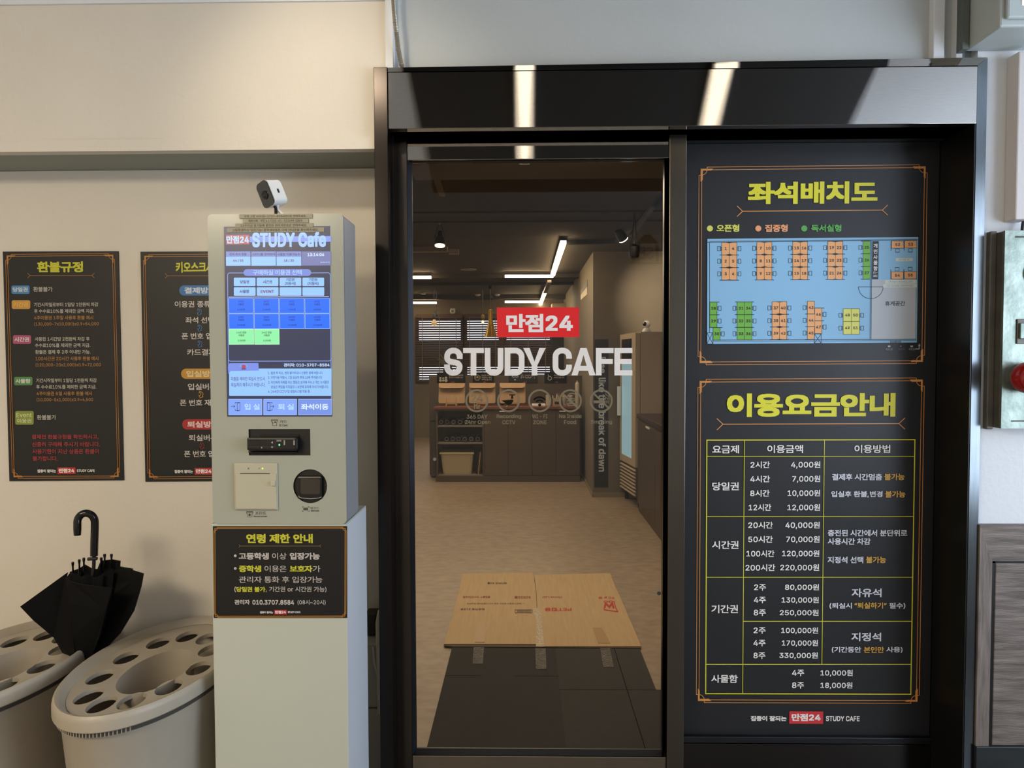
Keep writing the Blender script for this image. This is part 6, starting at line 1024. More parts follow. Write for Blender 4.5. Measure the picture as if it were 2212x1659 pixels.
for s, x0, x1, yc, h in (('요금제', 206, 410, 637, 62), ('이용금액', 625, 898, 635, 62), ('이용방법', 1289, 1562, 634, 62), ('당일권', 206, 408, 919, 62), ('시간권', 204, 406, 1366, 62)):
    pr.on('lettering').t(s, x0, yc-h/2, x1, yc+h/2, WHT, 3, .016)
for s, x0, x1, yc in (('2시간', 497, 645, 755), ('4시간', 495, 645, 863), ('8시간', 495, 643, 972), ('12시간', 483, 655, 1080), ('20시간', 480, 668, 1215), ('50시간', 480, 667, 1323), ('100시간', 466, 680, 1432), ('200시간', 459, 685, 1539)):
    pr.on('lettering').t(s, x0, yc-26, x1, yc+26, WHT, 3, .018)
for s, x0, x1, yc in (('4,000원', 806, 1030, 754), ('7,000원', 815, 1029, 862), ('10,000원', 780, 1028, 971), ('12,000원', 778, 1027, 1080), ('40,000원', 763, 1025, 1215), ('70,000원', 769, 1024, 1323), ('120,000원', 738, 1022, 1431), ('220,000원', 724, 1020, 1538)):
    pr.on('lettering').t(s, x0, yc-26, x1, yc+30, WHT, 3, .018)
OY = 'e0b050'
for s, x0, x1, yc, c in (('결제후 시간멈춤', 1118, 1500, 848, 'dfe3ef'), ('불가능', 1517, 1672, 847, OY), ('입실후 환불,변경', 1112, 1503, 980, 'dfe3ef'), ('불가능', 1524, 1678, 979, OY), ('충전된 시간에서 분단위로', 1086, 1692, 1275, 'dfe3ef'), ('사용시간 차감', 1086, 1412, 1339, 'dfe3ef'), ('지정석 선택', 1085, 1357, 1480, 'dfe3ef'), ('불가능', 1377, 1531, 1479, OY)):
    pr.on('lettering').t(s, x0, yc-25, x1, yc+25, c, 3, .022)
pr.m = B6
pr.t('기간권', 171, 382, 344, 436, WHT, 3, .016); pr.t('사물함', 170, 838, 343, 890, WHT, 3, .016)
for s, x0, x1, yc in (('2주', 449, 527, 268), ('4주', 448, 526, 350), ('8주', 447, 526, 433), ('2주', 446, 525, 549), ('4주', 445, 524, 631), ('8주', 445, 523, 713), ('4주', 697, 776, 826), ('8주', 697, 775, 907)):
    pr.on('lettering').t(s, x0, yc-21, x1, yc+21, WHT, 3, .018)
for s, x0, x1, yc in (('80,000원', 651, 873, 267), ('130,000원', 629, 871, 350), ('250,000원', 617, 870, 433), ('100,000원', 626, 867, 549), ('170,000원', 630, 866, 631), ('330,000원', 614, 865, 712), ('10,000원', 882, 1093, 826), ('18,000원', 882, 1091, 907)):
    pr.on('lettering').t(s, x0, yc-21, x1, yc+24, WHT, 3, .018)
for s, x0, x1, y0, y1, c in (('자유석', 1086, 1281, 275, 331, 'dfe3ef'), ('(퇴실시', 941, 1087, 368, 408, 'dfe3ef'), ('“퇴실하기”', 1104, 1314, 366, 406, OY), ('필수)', 1331, 1436, 367, 408, 'dfe3ef'),
    ('지정석', 1084, 1278, 563, 619, 'dfe3ef'), ('(기간동안', 956, 1148, 655, 695, 'dfe3ef'), ('본인만', 1165, 1297, 655, 694, OY), ('사용)', 1312, 1418, 655, 694, 'dfe3ef')):
    pr.on('lettering').t(s, x0, y0, x1, y1, c, 3, .02)
pr.on('logo_panel').rect(679, 1077, 900, 1158, 'd0383c', 2); pr.t('만점24', 694, 1092, 884, 1140, 'f3eeee', 3, .05)
pr.on('logo_line'); pr.t('집중이 잘되는', 427, 1106, 661, 1140, WHT, 3, .04); pr.t('STUDY CAFE', 918, 1107, 1138, 1141, WHT, 3, .03)
pr.build(pl, labels={'logo_panel': 'small red logo box with white lettering'})

# ---------------------------------------------------------------- decals on the glass leaf
YGd = YG-.0015
G2 = (870, 640, 3.7492)
def white_ink(h): return mat('vinyl_'+h, h, .5)
o = thing('logo_sticker', ptY(1162, 728, YGd), 'red rectangular logo sticker with white lettering on the door glass', 'sticker')
pr = Print('Y', YGd, G2, inkf=white_ink); pr.on('red_ground').poly([(762, 91), (1428, 90), (1429, 331), (764, 333)], 'e8161f', 1)
pr.on('lettering'); pr.t('만점24', 838, 143, 1377, 291, 'f6eff0', 3, .055); pr.build(o)
o = thing('cafe_lettering', ptY(1162, 812, YGd), 'large white capital lettering across the door glass', 'lettering')
pr = Print('Y', YGd, G2, inkf=white_ink); WH = 'f0ecea'
yt, ybm, sw = 419, 641, 46
def q(*p): return list(p)
def letter(ch, x0, x1, name):
    pr.on(name); h = sw/2; a, b, t_, u_ = x0+h, x1-h, yt+h*.9, ybm-h*.9; mid = (yt+ybm)/2; R = (x1-x0)*.32; L = lambda pts, cl=False, w=sw: pr.line(pts, w, WH, 2, cl)
    if ch == 'S':
        n = 6
        L([(b+1, mid-22), (b+1, t_+R)]+arc(b-R, t_+R, R, R, 0, -90, n)+arc(a+R, t_+R, R, R, -90, -180, n)+arc(a+R, mid-16-R*.35, R, R*.75, 180, 110, n)+arc(b-R, mid+24+R*.35, R, R*.75, -70, 0, n)+arc(b-R, u_-R, R, R, 0, 90, n)+arc(a+R, u_-R, R, R, 90, 180, n)+[(a-1, mid+22)])
    if ch == 'T': L([(x0, t_), (x1, t_)], w=sw*.9); L([((x0+x1)/2, yt+2), ((x0+x1)/2, ybm)])
    if ch == 'U': L([(a, yt), (a, u_-R)]+arc(a+R, u_-R, R, R, 180, 90, 6)+arc(b-R, u_-R, R, R, 90, 0, 6)+[(b, yt)])
    if ch == 'D': L([(a, t_), (b-R, t_)]+arc(b-R, t_+R, R, R, -90, 0, 6)+arc(b-R, u_-R, R, R, 0, 90, 6)+[(a, u_)], True)
    if ch == 'Y':
        xm = (x0+x1)/2; pr.poly([(x0, yt), (x0+sw*1.12, yt), (xm, mid-2), (x1-sw*1.12, yt), (x1, yt), (xm+sw/2, mid+30), (xm-sw/2, mid+30)], WH, 2); pr.poly([(xm-sw/2, mid+20), (xm+sw/2, mid+20), (xm+sw/2, ybm), (xm-sw/2, ybm)], WH, 2)
    if ch == 'C': L([(b, mid-24), (b, t_+R)]+arc(b-R, t_+R, R, R, 0, -90, 6)+arc(a+R, t_+R, R, R, -90, -180, 6)+arc(a+R, u_-R, R, R, 180, 90, 6)+arc(b-R, u_-R, R, R, 90, 0, 6)+[(b, mid+24)])
    if ch == 'A':
        xm = (x0+x1)/2; pr.poly([(x0, ybm), (xm-25, yt), (xm+2, yt), (xm+2, yt+50), (x0+sw*1.08, ybm)], WH, 2); pr.poly([(x1, ybm), (xm+25, yt), (xm-2, yt), (xm-2, yt+50), (x1-sw*1.08, ybm)], WH, 2); L([(x0+38, ybm-58), (x1-38, ybm-58)], w=40)
    if ch in 'FE':
        L([(a, yt), (a, ybm)]); L([(x0, t_), (x1, t_)], w=sw*.9); L([(x0, mid-2), (x1-6, mid-2)], w=sw*.85)
        if ch == 'E': L([(x0, u_), (x1, u_)], w=sw*.9)
# every letter its own part: rebuild per letter
pr.parts = {}
for i, (ch, x0, x1) in enumerate((('S', 336, 484), ('T', 489, 657), ('U', 664, 815), ('D', 825, 986), ('Y', 976, 1158), ('C', 1214, 1370), ('A', 1366, 1562), ('F', 1564, 1707), ('E', 1714, 1860))):
    letter(ch, x0, x1, 'letter'); pr.parts['letter'].build('letter', o); pr.parts = {}
SB = '8d836f'
def sticker(name, label, xc, lines):
    o = thing(name, ptY(870+xc/3.7492, 640+1040/3.7492, YGd), label, 'sticker', 'grey pictogram stickers on the door glass')
    pr = Print('Y', YGd, G2, inkf=lambda h: mat('frost_'+h, h, .28, .6)); pr.on('ring').ring(xc, 846, 86, 15, SB, 2)
    pr.on('caption')
    for s, x0, x1, yc, h in lines: pr.t(s, x0, yc-h/2, x1, yc+h/2, SB, 3, .022)
    pr.on('pictogram'); return o, pr
o, pr = sticker('open_hours_sticker', 'round grey 24hr sticker, leftmost of the pictogram row on the glass', 600, (('365 DAY', 519, 686, 975, 33), ('24hr Open', 503, 710, 1022, 38)))
pr.t('24', 552, 792, 652, 858, SB, 3, .03); pr.t('hr', 577, 870, 630, 912, SB, 3, .035); pr.build(o)
o, pr = sticker('camera_sticker', 'round grey surveillance camera pictogram sticker, second from the left on the glass', 857, (('Recording', 760, 960, 975, 38), ('CCTV', 806, 912, 1020, 33)))
K = '171310'
pr.poly([(862, 795), (910, 795), (910, 803), (862, 803)], K, 3); pr.poly([(880, 803), (892, 803), (896, 830), (876, 830)], K, 3); pr.poly([(800, 845), (890, 836), (896, 850), (880, 872), (850, 884), (826, 862)], K, 3); pr.line([(826, 868), (808, 880), (798, 872)], 7, K, 3); pr.line([(850, 886), (835, 895)], 8, SB, 3); pr.build(o)
o, pr = sticker('wifi_sticker', 'round grey wireless signal pictogram sticker, middle of the row on the glass', 1109, (('WI - FI', 1048, 1171, 972, 32), ('ZONE', 1056, 1165, 1020, 32)))
pr.line(arc(1108, 870, 58, 52, 215, 325, 14), 15, K, 3); pr.line(arc(1108, 874, 34, 32, 215, 325, 12), 14, K, 3); pr.disc(1109, 881, 13, K, 3); pr.build(o)
o, pr = sticker('no_food_sticker', 'round grey crossed-out burger pictogram sticker on the door glass', 1357, (('No Inside', 1266, 1447, 970, 33), ('Food', 1307, 1404, 1018, 34)))
pr.line([(1298, 790), (1416, 902)], 14, SB, 3); pr.line(arc(1372, 820, 40, 34, 180, 360, 12), 8, SB, 3); pr.line([(1330, 830), (1414, 830)], 7, SB, 3); pr.line([(1328, 850), (1350, 842), (1372, 852), (1394, 842), (1414, 850)], 7, SB, 3); pr.line([(1332, 866), (1412, 866), (1404, 884), (1340, 884)], 7, SB, 3, True); pr.line([(1300, 830), (1306, 880), (1330, 880)], 6, SB, 3); pr.build(o)
o, pr = sticker('no_smoking_sticker', 'round grey crossed-out cigarette pictogram sticker, rightmost on the glass', 1607, (('No', 1586, 1630, 973, 30), ('Smoking', 1523, 1694, 1020, 38)))
pr.line([(1550, 790), (1664, 902)], 14, SB, 3); pr.poly([(1546, 844), (1640, 844), (1640, 866), (1546, 866)], SB, 3); pr.line([(1648, 843), (1648, 868)], 6, SB, 3); pr.line([(1662, 843), (1662, 868)], 6, SB, 3)
pr.line([(1660, 838), (1656, 824), (1640, 818), (1636, 806), (1622, 800)], 6, SB, 3); pr.line([(1672, 836), (1668, 810), (1650, 800), (1640, 786)], 6, SB, 3); pr.build(o)
# ================================================================== PAYMENT KIOSK
YK, YKB = 1.83, 1.955
Bk = (440, 370, 4.1472); Ck = (440, 760, 4.1472)
kx0, kx1, kz0, kz1 = ptY(454, 800, YK).x, ptY(745, 800, YK).x, ptY(600, 1132, YK).z, ptY(600, 462, YK).z
kio = thing('payment_kiosk', ((kx0+kx1)/2, YK, kz0), 'grey wall-height payment kiosk with a glowing blue touch screen on a white pedestal', 'kiosk')
def panel(x0, x1, y0, y1, z0, z1, r, m, n=5):
    return m, [(p[0], y0, p[1]) for p in rrect(x0, z0, x1, z1, r, n)], (0, y1-y0, 0)
m = MB(); mm, pts, d = panel(kx0+.002, kx1+.001, YK+.006, YKB, kz0+.002, kz1-.002, .010, kiosk_side); m.prism(pts, d, mm); m.build('housing', kio)
# front plate with openings for reader, printer, scanner
def LP(x, y, mp=Ck, Y=YK): return ptY(mp[0]+x/mp[2], mp[1]+y/mp[2], Y)
a, b = LP(402, 693), LP(957, 928); rx0, rx1, rz1, rz0 = a.x, b.x, a.z, b.z
c = LP(954, 1204); rs = 154/Ck[2]*YK/F
m = MB()
outer = rrect(kx0, kz0, kx1, kz1, .012, 6)
h1 = [(rx0, rz0), (rx1, rz0), (rx1, rz1), (rx0, rz1)]; h2 = arc(c.x, c.z, rs, rs, 0, 350, 35)
loops = [outer, h1, h2]; cs = [[Vector((x, z, 0)) for x, z in l] for l in loops]; fl = [p for l in cs for p in l]
tri = fill(cs)
m.add([(p.x, YK, p.y) for p in fl], tri, kiosk_face)
for l in loops:
    n = len(l); m.add([(p[0], YK, p[1]) for p in l]+[(p[0], YK+.006, p[1]) for p in l], [(i, (i+1) % n, n+(i+1) % n, n+i) for i in range(n)], kiosk_side if l is outer else black_matt)
m.flat = True; m.build('front_plate', kio)
m = MB(); m.box(rx0-.002, rx1+.002, YK+.0052, YK+.0062, rz0-.002, rz1+.002, black_matt)
m.box(rx0+.03, rx1-.03, YK+.002, YK+.0055, rz1-.022, rz1-.014, black_gloss, .001); m.build('reader_recess', kio)
m = MB(); m.lathe((c.x, YK+.0050, c.z), [(rs+.002, 0), (rs+.002, .001)], black_matt, 36, (0, 1, 0)); m.build('scanner_recess', kio)
# card reader
cr = MB(); a = R4(440+385/4.1472, 760+768/4.1472, 440+838/4.1472, 760+886/4.1472, YK-.02)
cr.box(a[0], a[1], YK-.022, YK+.005, a[2], a[3], mat('reader_black', '#131316', .25), .005)
cro = cr.build('card_reader', kio); YR1 = YK-.022
pr = Print('Y', YR1, Ck)
pr.on('card_slot').rr(398, 800, 632, 832, 10, '020203', 1); pr.box(396, 784, 640, 850, 3, '3c3c40', 1.5)
pr.on('printed_marks'); pr.poly([(604, 812), (618, 800), (618, 824)], 'b9b9bb', 2); pr.tc('zero', 675, 797, 13, 'b0b0b0', 2, .02); pr.rr(716, 792, 729, 836, 5, '98948c', 2); pr.rr(803, 792, 816, 836, 5, '98948c', 2); pr.rect(732, 790, 798, 842, '07070a', 1); pr.disc(613, 853, 10, '8c8c90', 2, 8); pr.disc(520, 858, 6, '8c8c90', 2, 8)
pr.build(cro)
pr = Print('Y', YR1, Ck, inkf=lambda h: lit(h, 2)); pr.on('green_led').disc(678, 834, 7, '5cf08a', 2, 9); pr.build(cro)
m = MB(); q_ = R4(440+402/4.1472, 760+888/4.1472, 440+840/4.1472, 760+903/4.1472, YK-.004); m.box(q_[0], q_[1], YK-.008, YK+.005, q_[2], q_[3], black_gloss, .002); m.build('reader_base', kio)
# receipt printer
a = R4(440+275/4.1472, 760+998/4.1472, 440+662/4.1472, 760+1418/4.1472, YK-.004); pm = mat('printer_cream', '#b9b6a2', .4)
m = MB(); m.box(a[0], a[1], YK-.005, YK, a[2], a[3], pm, .0015); pt_ = m.build('receipt_printer', kio)
m = MB(); a2 = R4(440+285/4.1472, 760+1092/4.1472, 440+652/4.1472, 760+1408/4.1472, YK-.007); m.box(a2[0], a2[1], YK-.0075, YK-.005, a2[2], a2[3], pm, .001); m.build('paper_door', pt_)
m = MB(); a3 = R4(440+600/4.1472, 760+1155/4.1472, 440+641/4.1472, 760+1202/4.1472, YK-.01); m.box(a3[0], a3[1], YK-.013, YK-.007, a3[2], a3[3], pm, .002); m.build('door_latch', pt_)
pr = Print('Y', YK-.0078, Ck); pr.on('paper_slot').rect(328, 1087, 592, 1094, '3a352f', 2); pr.build(pt_)
pr = Print('Y', YK-.0052, Ck); pr.on('printed_marks').tc('G', 402, 1045, 15, '3c3c36', 1, .02); pr.line([(492, 1050), (502, 1038)], 3, '3c3c36', 1); pr.rect(285, 1404, 640, 1408, '8a8676', 8); pr.build(pt_)
pr = Print('Y', YK-.0052, Ck, inkf=lambda h: lit(h, 1.5)); pr.on('indicator_light').disc(527, 1045, 7, 'b6dc60', 1, 8); pr.build(pt_)
# barcode scanner
m = MB(); a = R4(440+838/4.1472, 760+1112/4.1472, 440+1068/4.1472, 760+1318/4.1472, YK); bsx = a
m.box(a[0], a[1], YK-.004, YK+.005, a[2], a[3], mat('scanner_black', '#0b0b0d', .18), .006); so = m.build('barcode_scanner', kio)
pr = Print('Y', YK-.0042, Ck, inkf=lambda h: mat('scan_'+h, h, .08, coat=.6)); pr.on('scan_window').rr(868, 1136, 1042, 1274, 14, '26211c', 1); pr.build(so)
pr = Print('Y', YK-.0042, Ck, inkf=lambda h: mat('scanm_'+h, h, .3)); pr.on('rim').line([(850, 1290), (856, 1302), (880, 1310), (955, 1316), (1030, 1310), (1054, 1300)], 7, '8d8c88', 1); pr.build(so)
# printed captions on the plate
pr = Print('Y', YK, Ck); pr.on('card_caption'); D = '2c2c28'
pr.t('카드', 681, 610, 746, 641, D, 1, .0); pr.t('IC Card', 677, 648, 750, 667, D, 1, .02)
pr.line([(606, 612), (606, 626), (616, 626), (616, 662), (654, 662), (654, 626), (663, 626), (663, 612)], 3, D, 1); pr.line([(604, 611), (665, 611)], 7, D, 1); pr.rect(634, 624, 648, 638, D, 1); pr.line([(620, 628), (620, 646)], 2.5, D, 1)
pr.on('printer_caption'); pr.t('프린트', 461, 1430, 560, 1462, D, 1, .0); pr.t('Receipt printer', 449, 1467, 570, 1484, D, 1, .02)
pr.line([(385, 1436), (385, 1450), (394, 1450), (394, 1480), (432, 1480), (432, 1450), (440, 1450), (440, 1436)], 3, D, 1); pr.line([(382, 1434), (443, 1434)], 8, D, 1); pr.disc(411, 1461, 10, D, 1); pr.line([(402, 1446), (420, 1446)], 3, D, 1)
pr.on('barcode_caption'); pr.t('바코드', 957, 1388, 1034, 1412, D, 1, .0); pr.t('Barcode', 962, 1415, 1034, 1431, D, 1, .02)
for x in range(894, 936, 6): pr.rect(x, 1396, x+4, 1420, D, 1)
for x, y, sx_, sy_ in ((884, 1388, 1, 1), (944, 1388, -1, 1), (884, 1430, 1, -1), (944, 1430, -1, -1)): pr.line([(x+12*sx_, y), (x, y), (x, y+10*sy_)], 3.5, D, 1)
pr.build(kio)
# label strips
strip = mat('label_strip_beige', '#a29d86', .5)
for x0, y0, x1, y1, s, t0, t1 in ((318, 384, 974, 421, '오류,고장 시 010-3707-8584번으로 연락주세요.', 362, 920), (350, 425, 938, 461, '계좌이체 : 국민 417202-01-322699 김동우', 398, 886),
                       (284, 466, 980, 503, '12주이상 정기등록 할인은 관리자번호로 연락주세요.', 330, 926), (210, 506, 1080, 545, '고등학생이상 입장가능! 중학생분들은 아래 안내문을 확인해주세요.', 256, 1028)):
    m = MB(); a = R4(440+x0/4.1472, 370+y0/4.1472, 440+x1/4.1472, 370+y1/4.1472, YK-.0023); m.box(a[0], a[1], YK-.0030, YK-.0022, a[2], a[3], strip); ls = m.build('label_strip', kio)
    pr = Print('Y', YK-.0030, Bk, eps=.0002); pr.on('lettering').t(s, t0, (y0+y1)/2-12, t1, (y0+y1)/2+13, '2a2820', 1, .012); pr.build(ls)
# screen
sx0, sx1 = LP(183, 497, Bk).x, LP(1152, 578, Ck).x; sz1, sz0 = LP(650, 494, Bk).z, LP(650, 579, Ck).z
m = MB(); m.box(sx0, sx1, YK-.0012, YK+.001, sz0, sz1, lit('#2f3550', .95)); scr = m.build('screen', kio); scr['label'] = 'glowing blue touch screen'
S1 = .98
pr = Print('Y', YK-.0013, Bk, eps=.0002, inkf=lambda h: lit(h, S1))
LB, MBl, DK = '8dbcf8', '7f93dd', '3c435c'
pr.on('title_bar'); pr.rect(412, 582, 1142, 633, '7a90e0', 1); pr.rect(202, 570, 410, 656, 'a6545c', 2); pr.t('만점24', 204, 578, 407, 647, 'a6ccf8', 3, .05)
pr.t('STUDY Cafe', 435, 545, 1097, 680, '95bdf9', 3, .075, -.0)
for x0, x1, s, v, a0, a1 in ((200, 420, '잔여 좌석 현황', '44 / 55', 231, 386), (427, 647, '스터디룸 잔여좌석', '', 434, 640), (653, 875, '사물함 이용가능수', '18 / 35', 660, 864)):
    pr.on('status_box').rect(x0, 718, x1, 766, '7585c4', 1); pr.rect(x0, 766, x1, 846, LB, 1); pr.t(s, a0, 731, a1, 757, '2a3560', 2, .01)
    if v: pr.tc(v, (x0+x1)/2, 801, 25, '6a3a5c', 2, .03)
pr.on('status_box').rect(880, 718, 1140, 844, '6b73a8', 1); pr.tc('13:14:06', 1005, 747, 28, 'c9dcfa', 2, .03); pr.tc('일 (08:15:17)', 1088, 816, 13, 'c9dcfa', 2, .01)
pr.on('menu_frame'); pr.line([(960, 911)]+arc(1112, 931, 22, 22, -90, 0, 5)+[(1144, 2100)], 5, '8aa6f0', 1)
pr.line([(360, 911)]+arc(234, 931, 20, 20, -90, -180, 5)+[(222, 1760)], 5, '8aa6f0', 1)
pr.rr(357, 877, 963, 938, 30, '6f83cf', 2); pr.t('구매하실 이용권 선택', 443, 884, 879, 929, 'a9ccfa', 3, .006)
for i, (s, s2) in enumerate((('당일권', ''), ('시간권', ''), ('기간권', '(자유석)'), ('기간권', '(지정석)'))):
    x0 = 270+205*i; pr.on('menu_button').rr(x0, 953, x0+194, 1028, 8, LB, 2)
    if s2: pr.tc(s, x0+96, 971, 27, '232a48', 3, .02); pr.tc(s2, x0+96, 1007, 30, '232a48', 3, .02)
    else: pr.tc(s, x0+97, 991, 30, '232a48', 3, .02)
    pr.on('menu_button').rr(x0, 1039, x0+195, 1115, 8, LB, 2)
pr.on('menu_lettering').tc('사물함', 366, 1077, 31, '232a48', 3, .02); pr.t('EVENT', 511, 1065, 631, 1090, '6e3560', 3, .04)
pr.rect(225, 1122, 1122, 1129, 'a5b4ee', 2)
for i, (s, v) in enumerate((('2시간', '4,000원'), ('3시간', '6,000원'), ('4시간', '7,000원'), ('5시간', '8,000원'), ('6시간', '9,000원'), ('8시간', '10,000원'), ('10시간', '11,000원'), ('12시간', '12,000원'), ('1시간 연장', '2,000원'), ('2시간 연장', '3,000원'))):
    x0 = 226+227.5*(i % 4)+2*(i//4); y0 = 1139+139*(i//4); g = i > 7; c = '86e3a0' if g else '1a68f2'; tcol = '22402c' if g else '0b2a80'
    pr.on('ticket_button').rect(x0-3, y0-3, x0+221, y0+135, '8fb4f0' if not g else 'b8f0c0', 1.5); pr.rect(x0+1, y0+1, x0+217, y0+130, c, 2)
    pr.tc(s, x0+108, y0+28, 19, tcol, 3, .02); pr.tc('이용권', x0+108, y0+53, 19, tcol, 3, .02); pr.tc(v, x0+110, y0+100, 19, tcol, 3, .02)
pr.m = Ck
pr.on('menu_frame'); pr.line(arc(242, 62, 22, 22, 180, 90, 5)+arc(1122, 60, 22, 22, 90, 0, 5), 5, '8aa6f0', 1)
pr.on('notice_box'); pr.t('관리자: 010-3707-8584', 718, 102, 1128, 134, 'b9d4fb', 2, .025)
pr.rr(228, 150, 1146, 394, 6, LB, 1.5); pr.poly([(216, 135), (232, 102), (490, 100), (494, 168), (240, 172), (222, 202)], '7388dc', 2)
pr.on('alarm_icon'); pr.rr(342, 116, 376, 152, 8, 'a5485c', 3); pr.rect(338, 150, 380, 158, '5a3a70', 3)
for a_ in range(0, 181, 30): pr.line([(359+26*cos(radians(a_)), 130-18*sin(radians(a_))), (359+34*cos(radians(a_)), 130-25*sin(radians(a_)))], 3, 'a9c4f8', 3)
pr.on('notice_lettering')
pr.t('외출을 제외한 퇴실시 반드시', 245, 222, 548, 260, '5a4078', 3, .006); pr.t('퇴실처리 해주시기 바랍니다.', 247, 276, 552, 314, '4c3a80', 3, .006)
for s, x1, y in (('1. 발권 후 취소, 변경 불가하오니 신중한 결제 바랍니다.', 1070, 190), ('2. 무단이용 적발시, 1일 요금의 최대 10배 부과됩니다.', 1064, 231), ('3. 타인에게 피해를 주는 행동은 삼가해 주시고 개인 소지품의', 1122, 273), ('   분실은 책임을 지지않으니 보관에 유의해 주시기 바랍니다.', 1120, 314), ('4. 24시간 CCTV 및 방범시스템 작동 중.', 956, 355)):
    pr.on('notice_lettering').t(s, 604 if s[0] == ' ' else 577, y-14, x1, y+14, '2c3c78', 3, .008)
K2 = '2c3868'
for x0, x1, s, a0, a1 in ((222, 524, '입 실', 366, 502), (535, 835, '퇴 실', 668, 808), (847, 1147, '좌석이동', 874, 1118)):
    pr.on('entry_button').rr(x0, 422, x1, 566, 6, '6f8bd8' if x0 > 800 else '7b9cea', 2); pr.box(x0+2, 424, x1-2, 564, 3, 'a9c4f8', 2.5); pr.t(s, a0, 466, a1, 520, 'b0d2fa' if x0 < 800 else 'd6e6fb', 3, .02)
pr.on('door_icon').line([(246, 489), (280, 489)], 4, K2, 3); pr.line([(268, 478), (280, 489), (268, 500)], 4, K2, 3); pr.line([(282, 466), (282, 454), (325, 454), (325, 524), (282, 524), (282, 510)], 4, K2, 3); pr.line([(300, 462), (300, 530), (325, 524), (325, 454)], 4, K2, 3, True)
pr.on('door_icon').line([(596, 489), (630, 489)], 4, K2, 3); pr.line([(618, 478), (630, 489), (618, 500)], 4, K2, 3); pr.line([(612, 466), (612, 454), (569, 454), (569, 524), (612, 524), (612, 510)], 4, K2, 3); pr.line([(594, 462), (594, 530), (569, 524), (569, 454)], 4, K2, 3, True)
pr.build(scr)

# pedestal
px0, px1 = ptY(462, 1500, YK+.002).x, ptY(752, 1500, YK+.002).x; pz1 = ptY(600, 1135, YK).z
ped = thing('kiosk_pedestal', ((px0+px1)/2, YK+.1, 0), 'tall plain white box pedestal under the payment kiosk', 'pedestal')
m = MB(); m.box(px0, px1, YK+.003, YK+.235, 0, kz0, ped_mat, .002); m.box(px1-.0005, px1+.0005, YK+.006, YK+.232, 0.004, kz0-.004, mat('pedestal_side_daylit', '#cfd4da', .4)); m.build('cabinet', ped)  # thin side sheet tinted lighter and bluer, daylight put into its colour
# age-limit sign on the pedestal front
Dk = (440, 1120, 3.0775); YA = YK+.001
ag = poster('age_limit_sign', [(61, 52), (953, 52), (953, 661), (67, 661)], YA, Dk, .002, paper, 'landscape black notice with yellow heading stuck on the kiosk pedestal')
pr = Print('Y', YA, Dk); pr.on('border'); deco(pr, [(72, 64), (943, 62), (941, 651), (75, 653)], .36, 'a8742c', lw=4)
AY = 'c6c63a'; AW = 'c2bdba'
pr.on('heading'); pr.t('연령 제한 안내', 284, 102, 726, 164, AY, 3, .045); arrows(pr, 243, 770, 183, 9, 2.5, '8e7036')
pr.on('lettering'); pr.disc(210, 248, 9, AW, 3); pr.disc(210, 332, 9, AW, 3)
for s, x0, x1, y0, y1, c, b in (('고등학생', 234, 434, 227, 272, AW, .04), ('이상', 455, 552, 228, 271, AW, .005), ('입장가능', 573, 773, 227, 272, AW, .04), ('중학생', 235, 384, 311, 356, AY, .04), ('이용은', 405, 552, 312, 355, AW, .005), ('보호자', 573, 724, 312, 356, AY, .045), ('가', 727, 776, 312, 356, AW, .005),
    ('관리자 통화 후 입장가능', 235, 790, 384, 427, AW, .006), ('(', 205, 216, 452, 489, AW, .01), ('당일권 불가', 218, 411, 453, 487, AY, .035), (', 기간권 or 시간권 가능)', 413, 817, 452, 490, AW, .008), ('관리자', 206, 308, 539, 571, AW, .03), ('010.3707.8584', 325, 602, 541, 572, AW, .04), ('(08시~20시)', 625, 811, 540, 574, AW, .008)):
    pr.t(s, x0, y0, x1, y1, c, 3, b)
footer(pr, 512, 622, 31); pr.build(ag)

# little white camera on top of the kiosk
hc_ = ptY(587, 419, 1.88); cam_o = thing('small_camera', (ptY(603, 458, 1.88).x, 1.88, kz1), 'small white swivel camera with a dark glass face standing on top of the kiosk', 'camera')
ax = Vector((-.50, -.83, -.22)).normalized()       # direction the lens looks
upv = Vector((-.30, .05, .95)); upv = (upv-ax*upv.dot(ax)).normalized(); sd = ax.cross(upv)
def oriented(mb, c, hw, hh, d0, d1, r, m, n=6, bulge=0):
    base = rrect(-hw, -hh, hw, hh, r, n); A_ = [Vector(c)+sd*x+upv*z+ax*d0 for x, z in base]; mb.prism(A_, ax*(d1-d0), m)
m = MB(); oriented(m, hc_, .0225, .033, -.022, .018, .012, white_pl); oriented(m, hc_, .0205, .031, -.026, .020, .011, white_pl); m.build('body', cam_o)
m = MB(); oriented(m, hc_, .0225, .033, .0201, .0225, .012, mat('camera_glass', '#1c2226', .06, coat=1)); fo = m.build('glass_face', cam_o)
m = MB(); m.lathe(hc_+ax*.0225+upv*-.002, [(.0115, 0), (.011, .002), (.007, .0022), (.0, .004)], black_gloss, 20, ax); m.build('lens', fo)
m = MB(); sp_ = hc_+sd*-.0225
m.tube([hc_-sd*.0226+upv*.004-ax*.004, hc_-sd*.0226-upv*.006-ax*.004], .0028, rubber, 8); m.tube([hc_+sd*.0226+upv*.006-ax*.004, hc_+sd*.0226-upv*.002-ax*.004], .0028, rubber, 8); m.build('socket', cam_o)
b0 = ptY(615, 459, 1.885)
m = MB(); m.tube([hc_-upv*.03-ax*.004, hc_-upv*.045, Vector((b0.x, 1.885, kz1+.004))], .0045, white_pl, 10); m.build('stem', cam_o, smooth=True)
m = MB(); m.lathe((b0.x-.006, 1.885, kz1), [(.026, 0), (.026, .003), (.014, .006), (0, .006)], white_pl); m.build('base', cam_o, smooth=True)
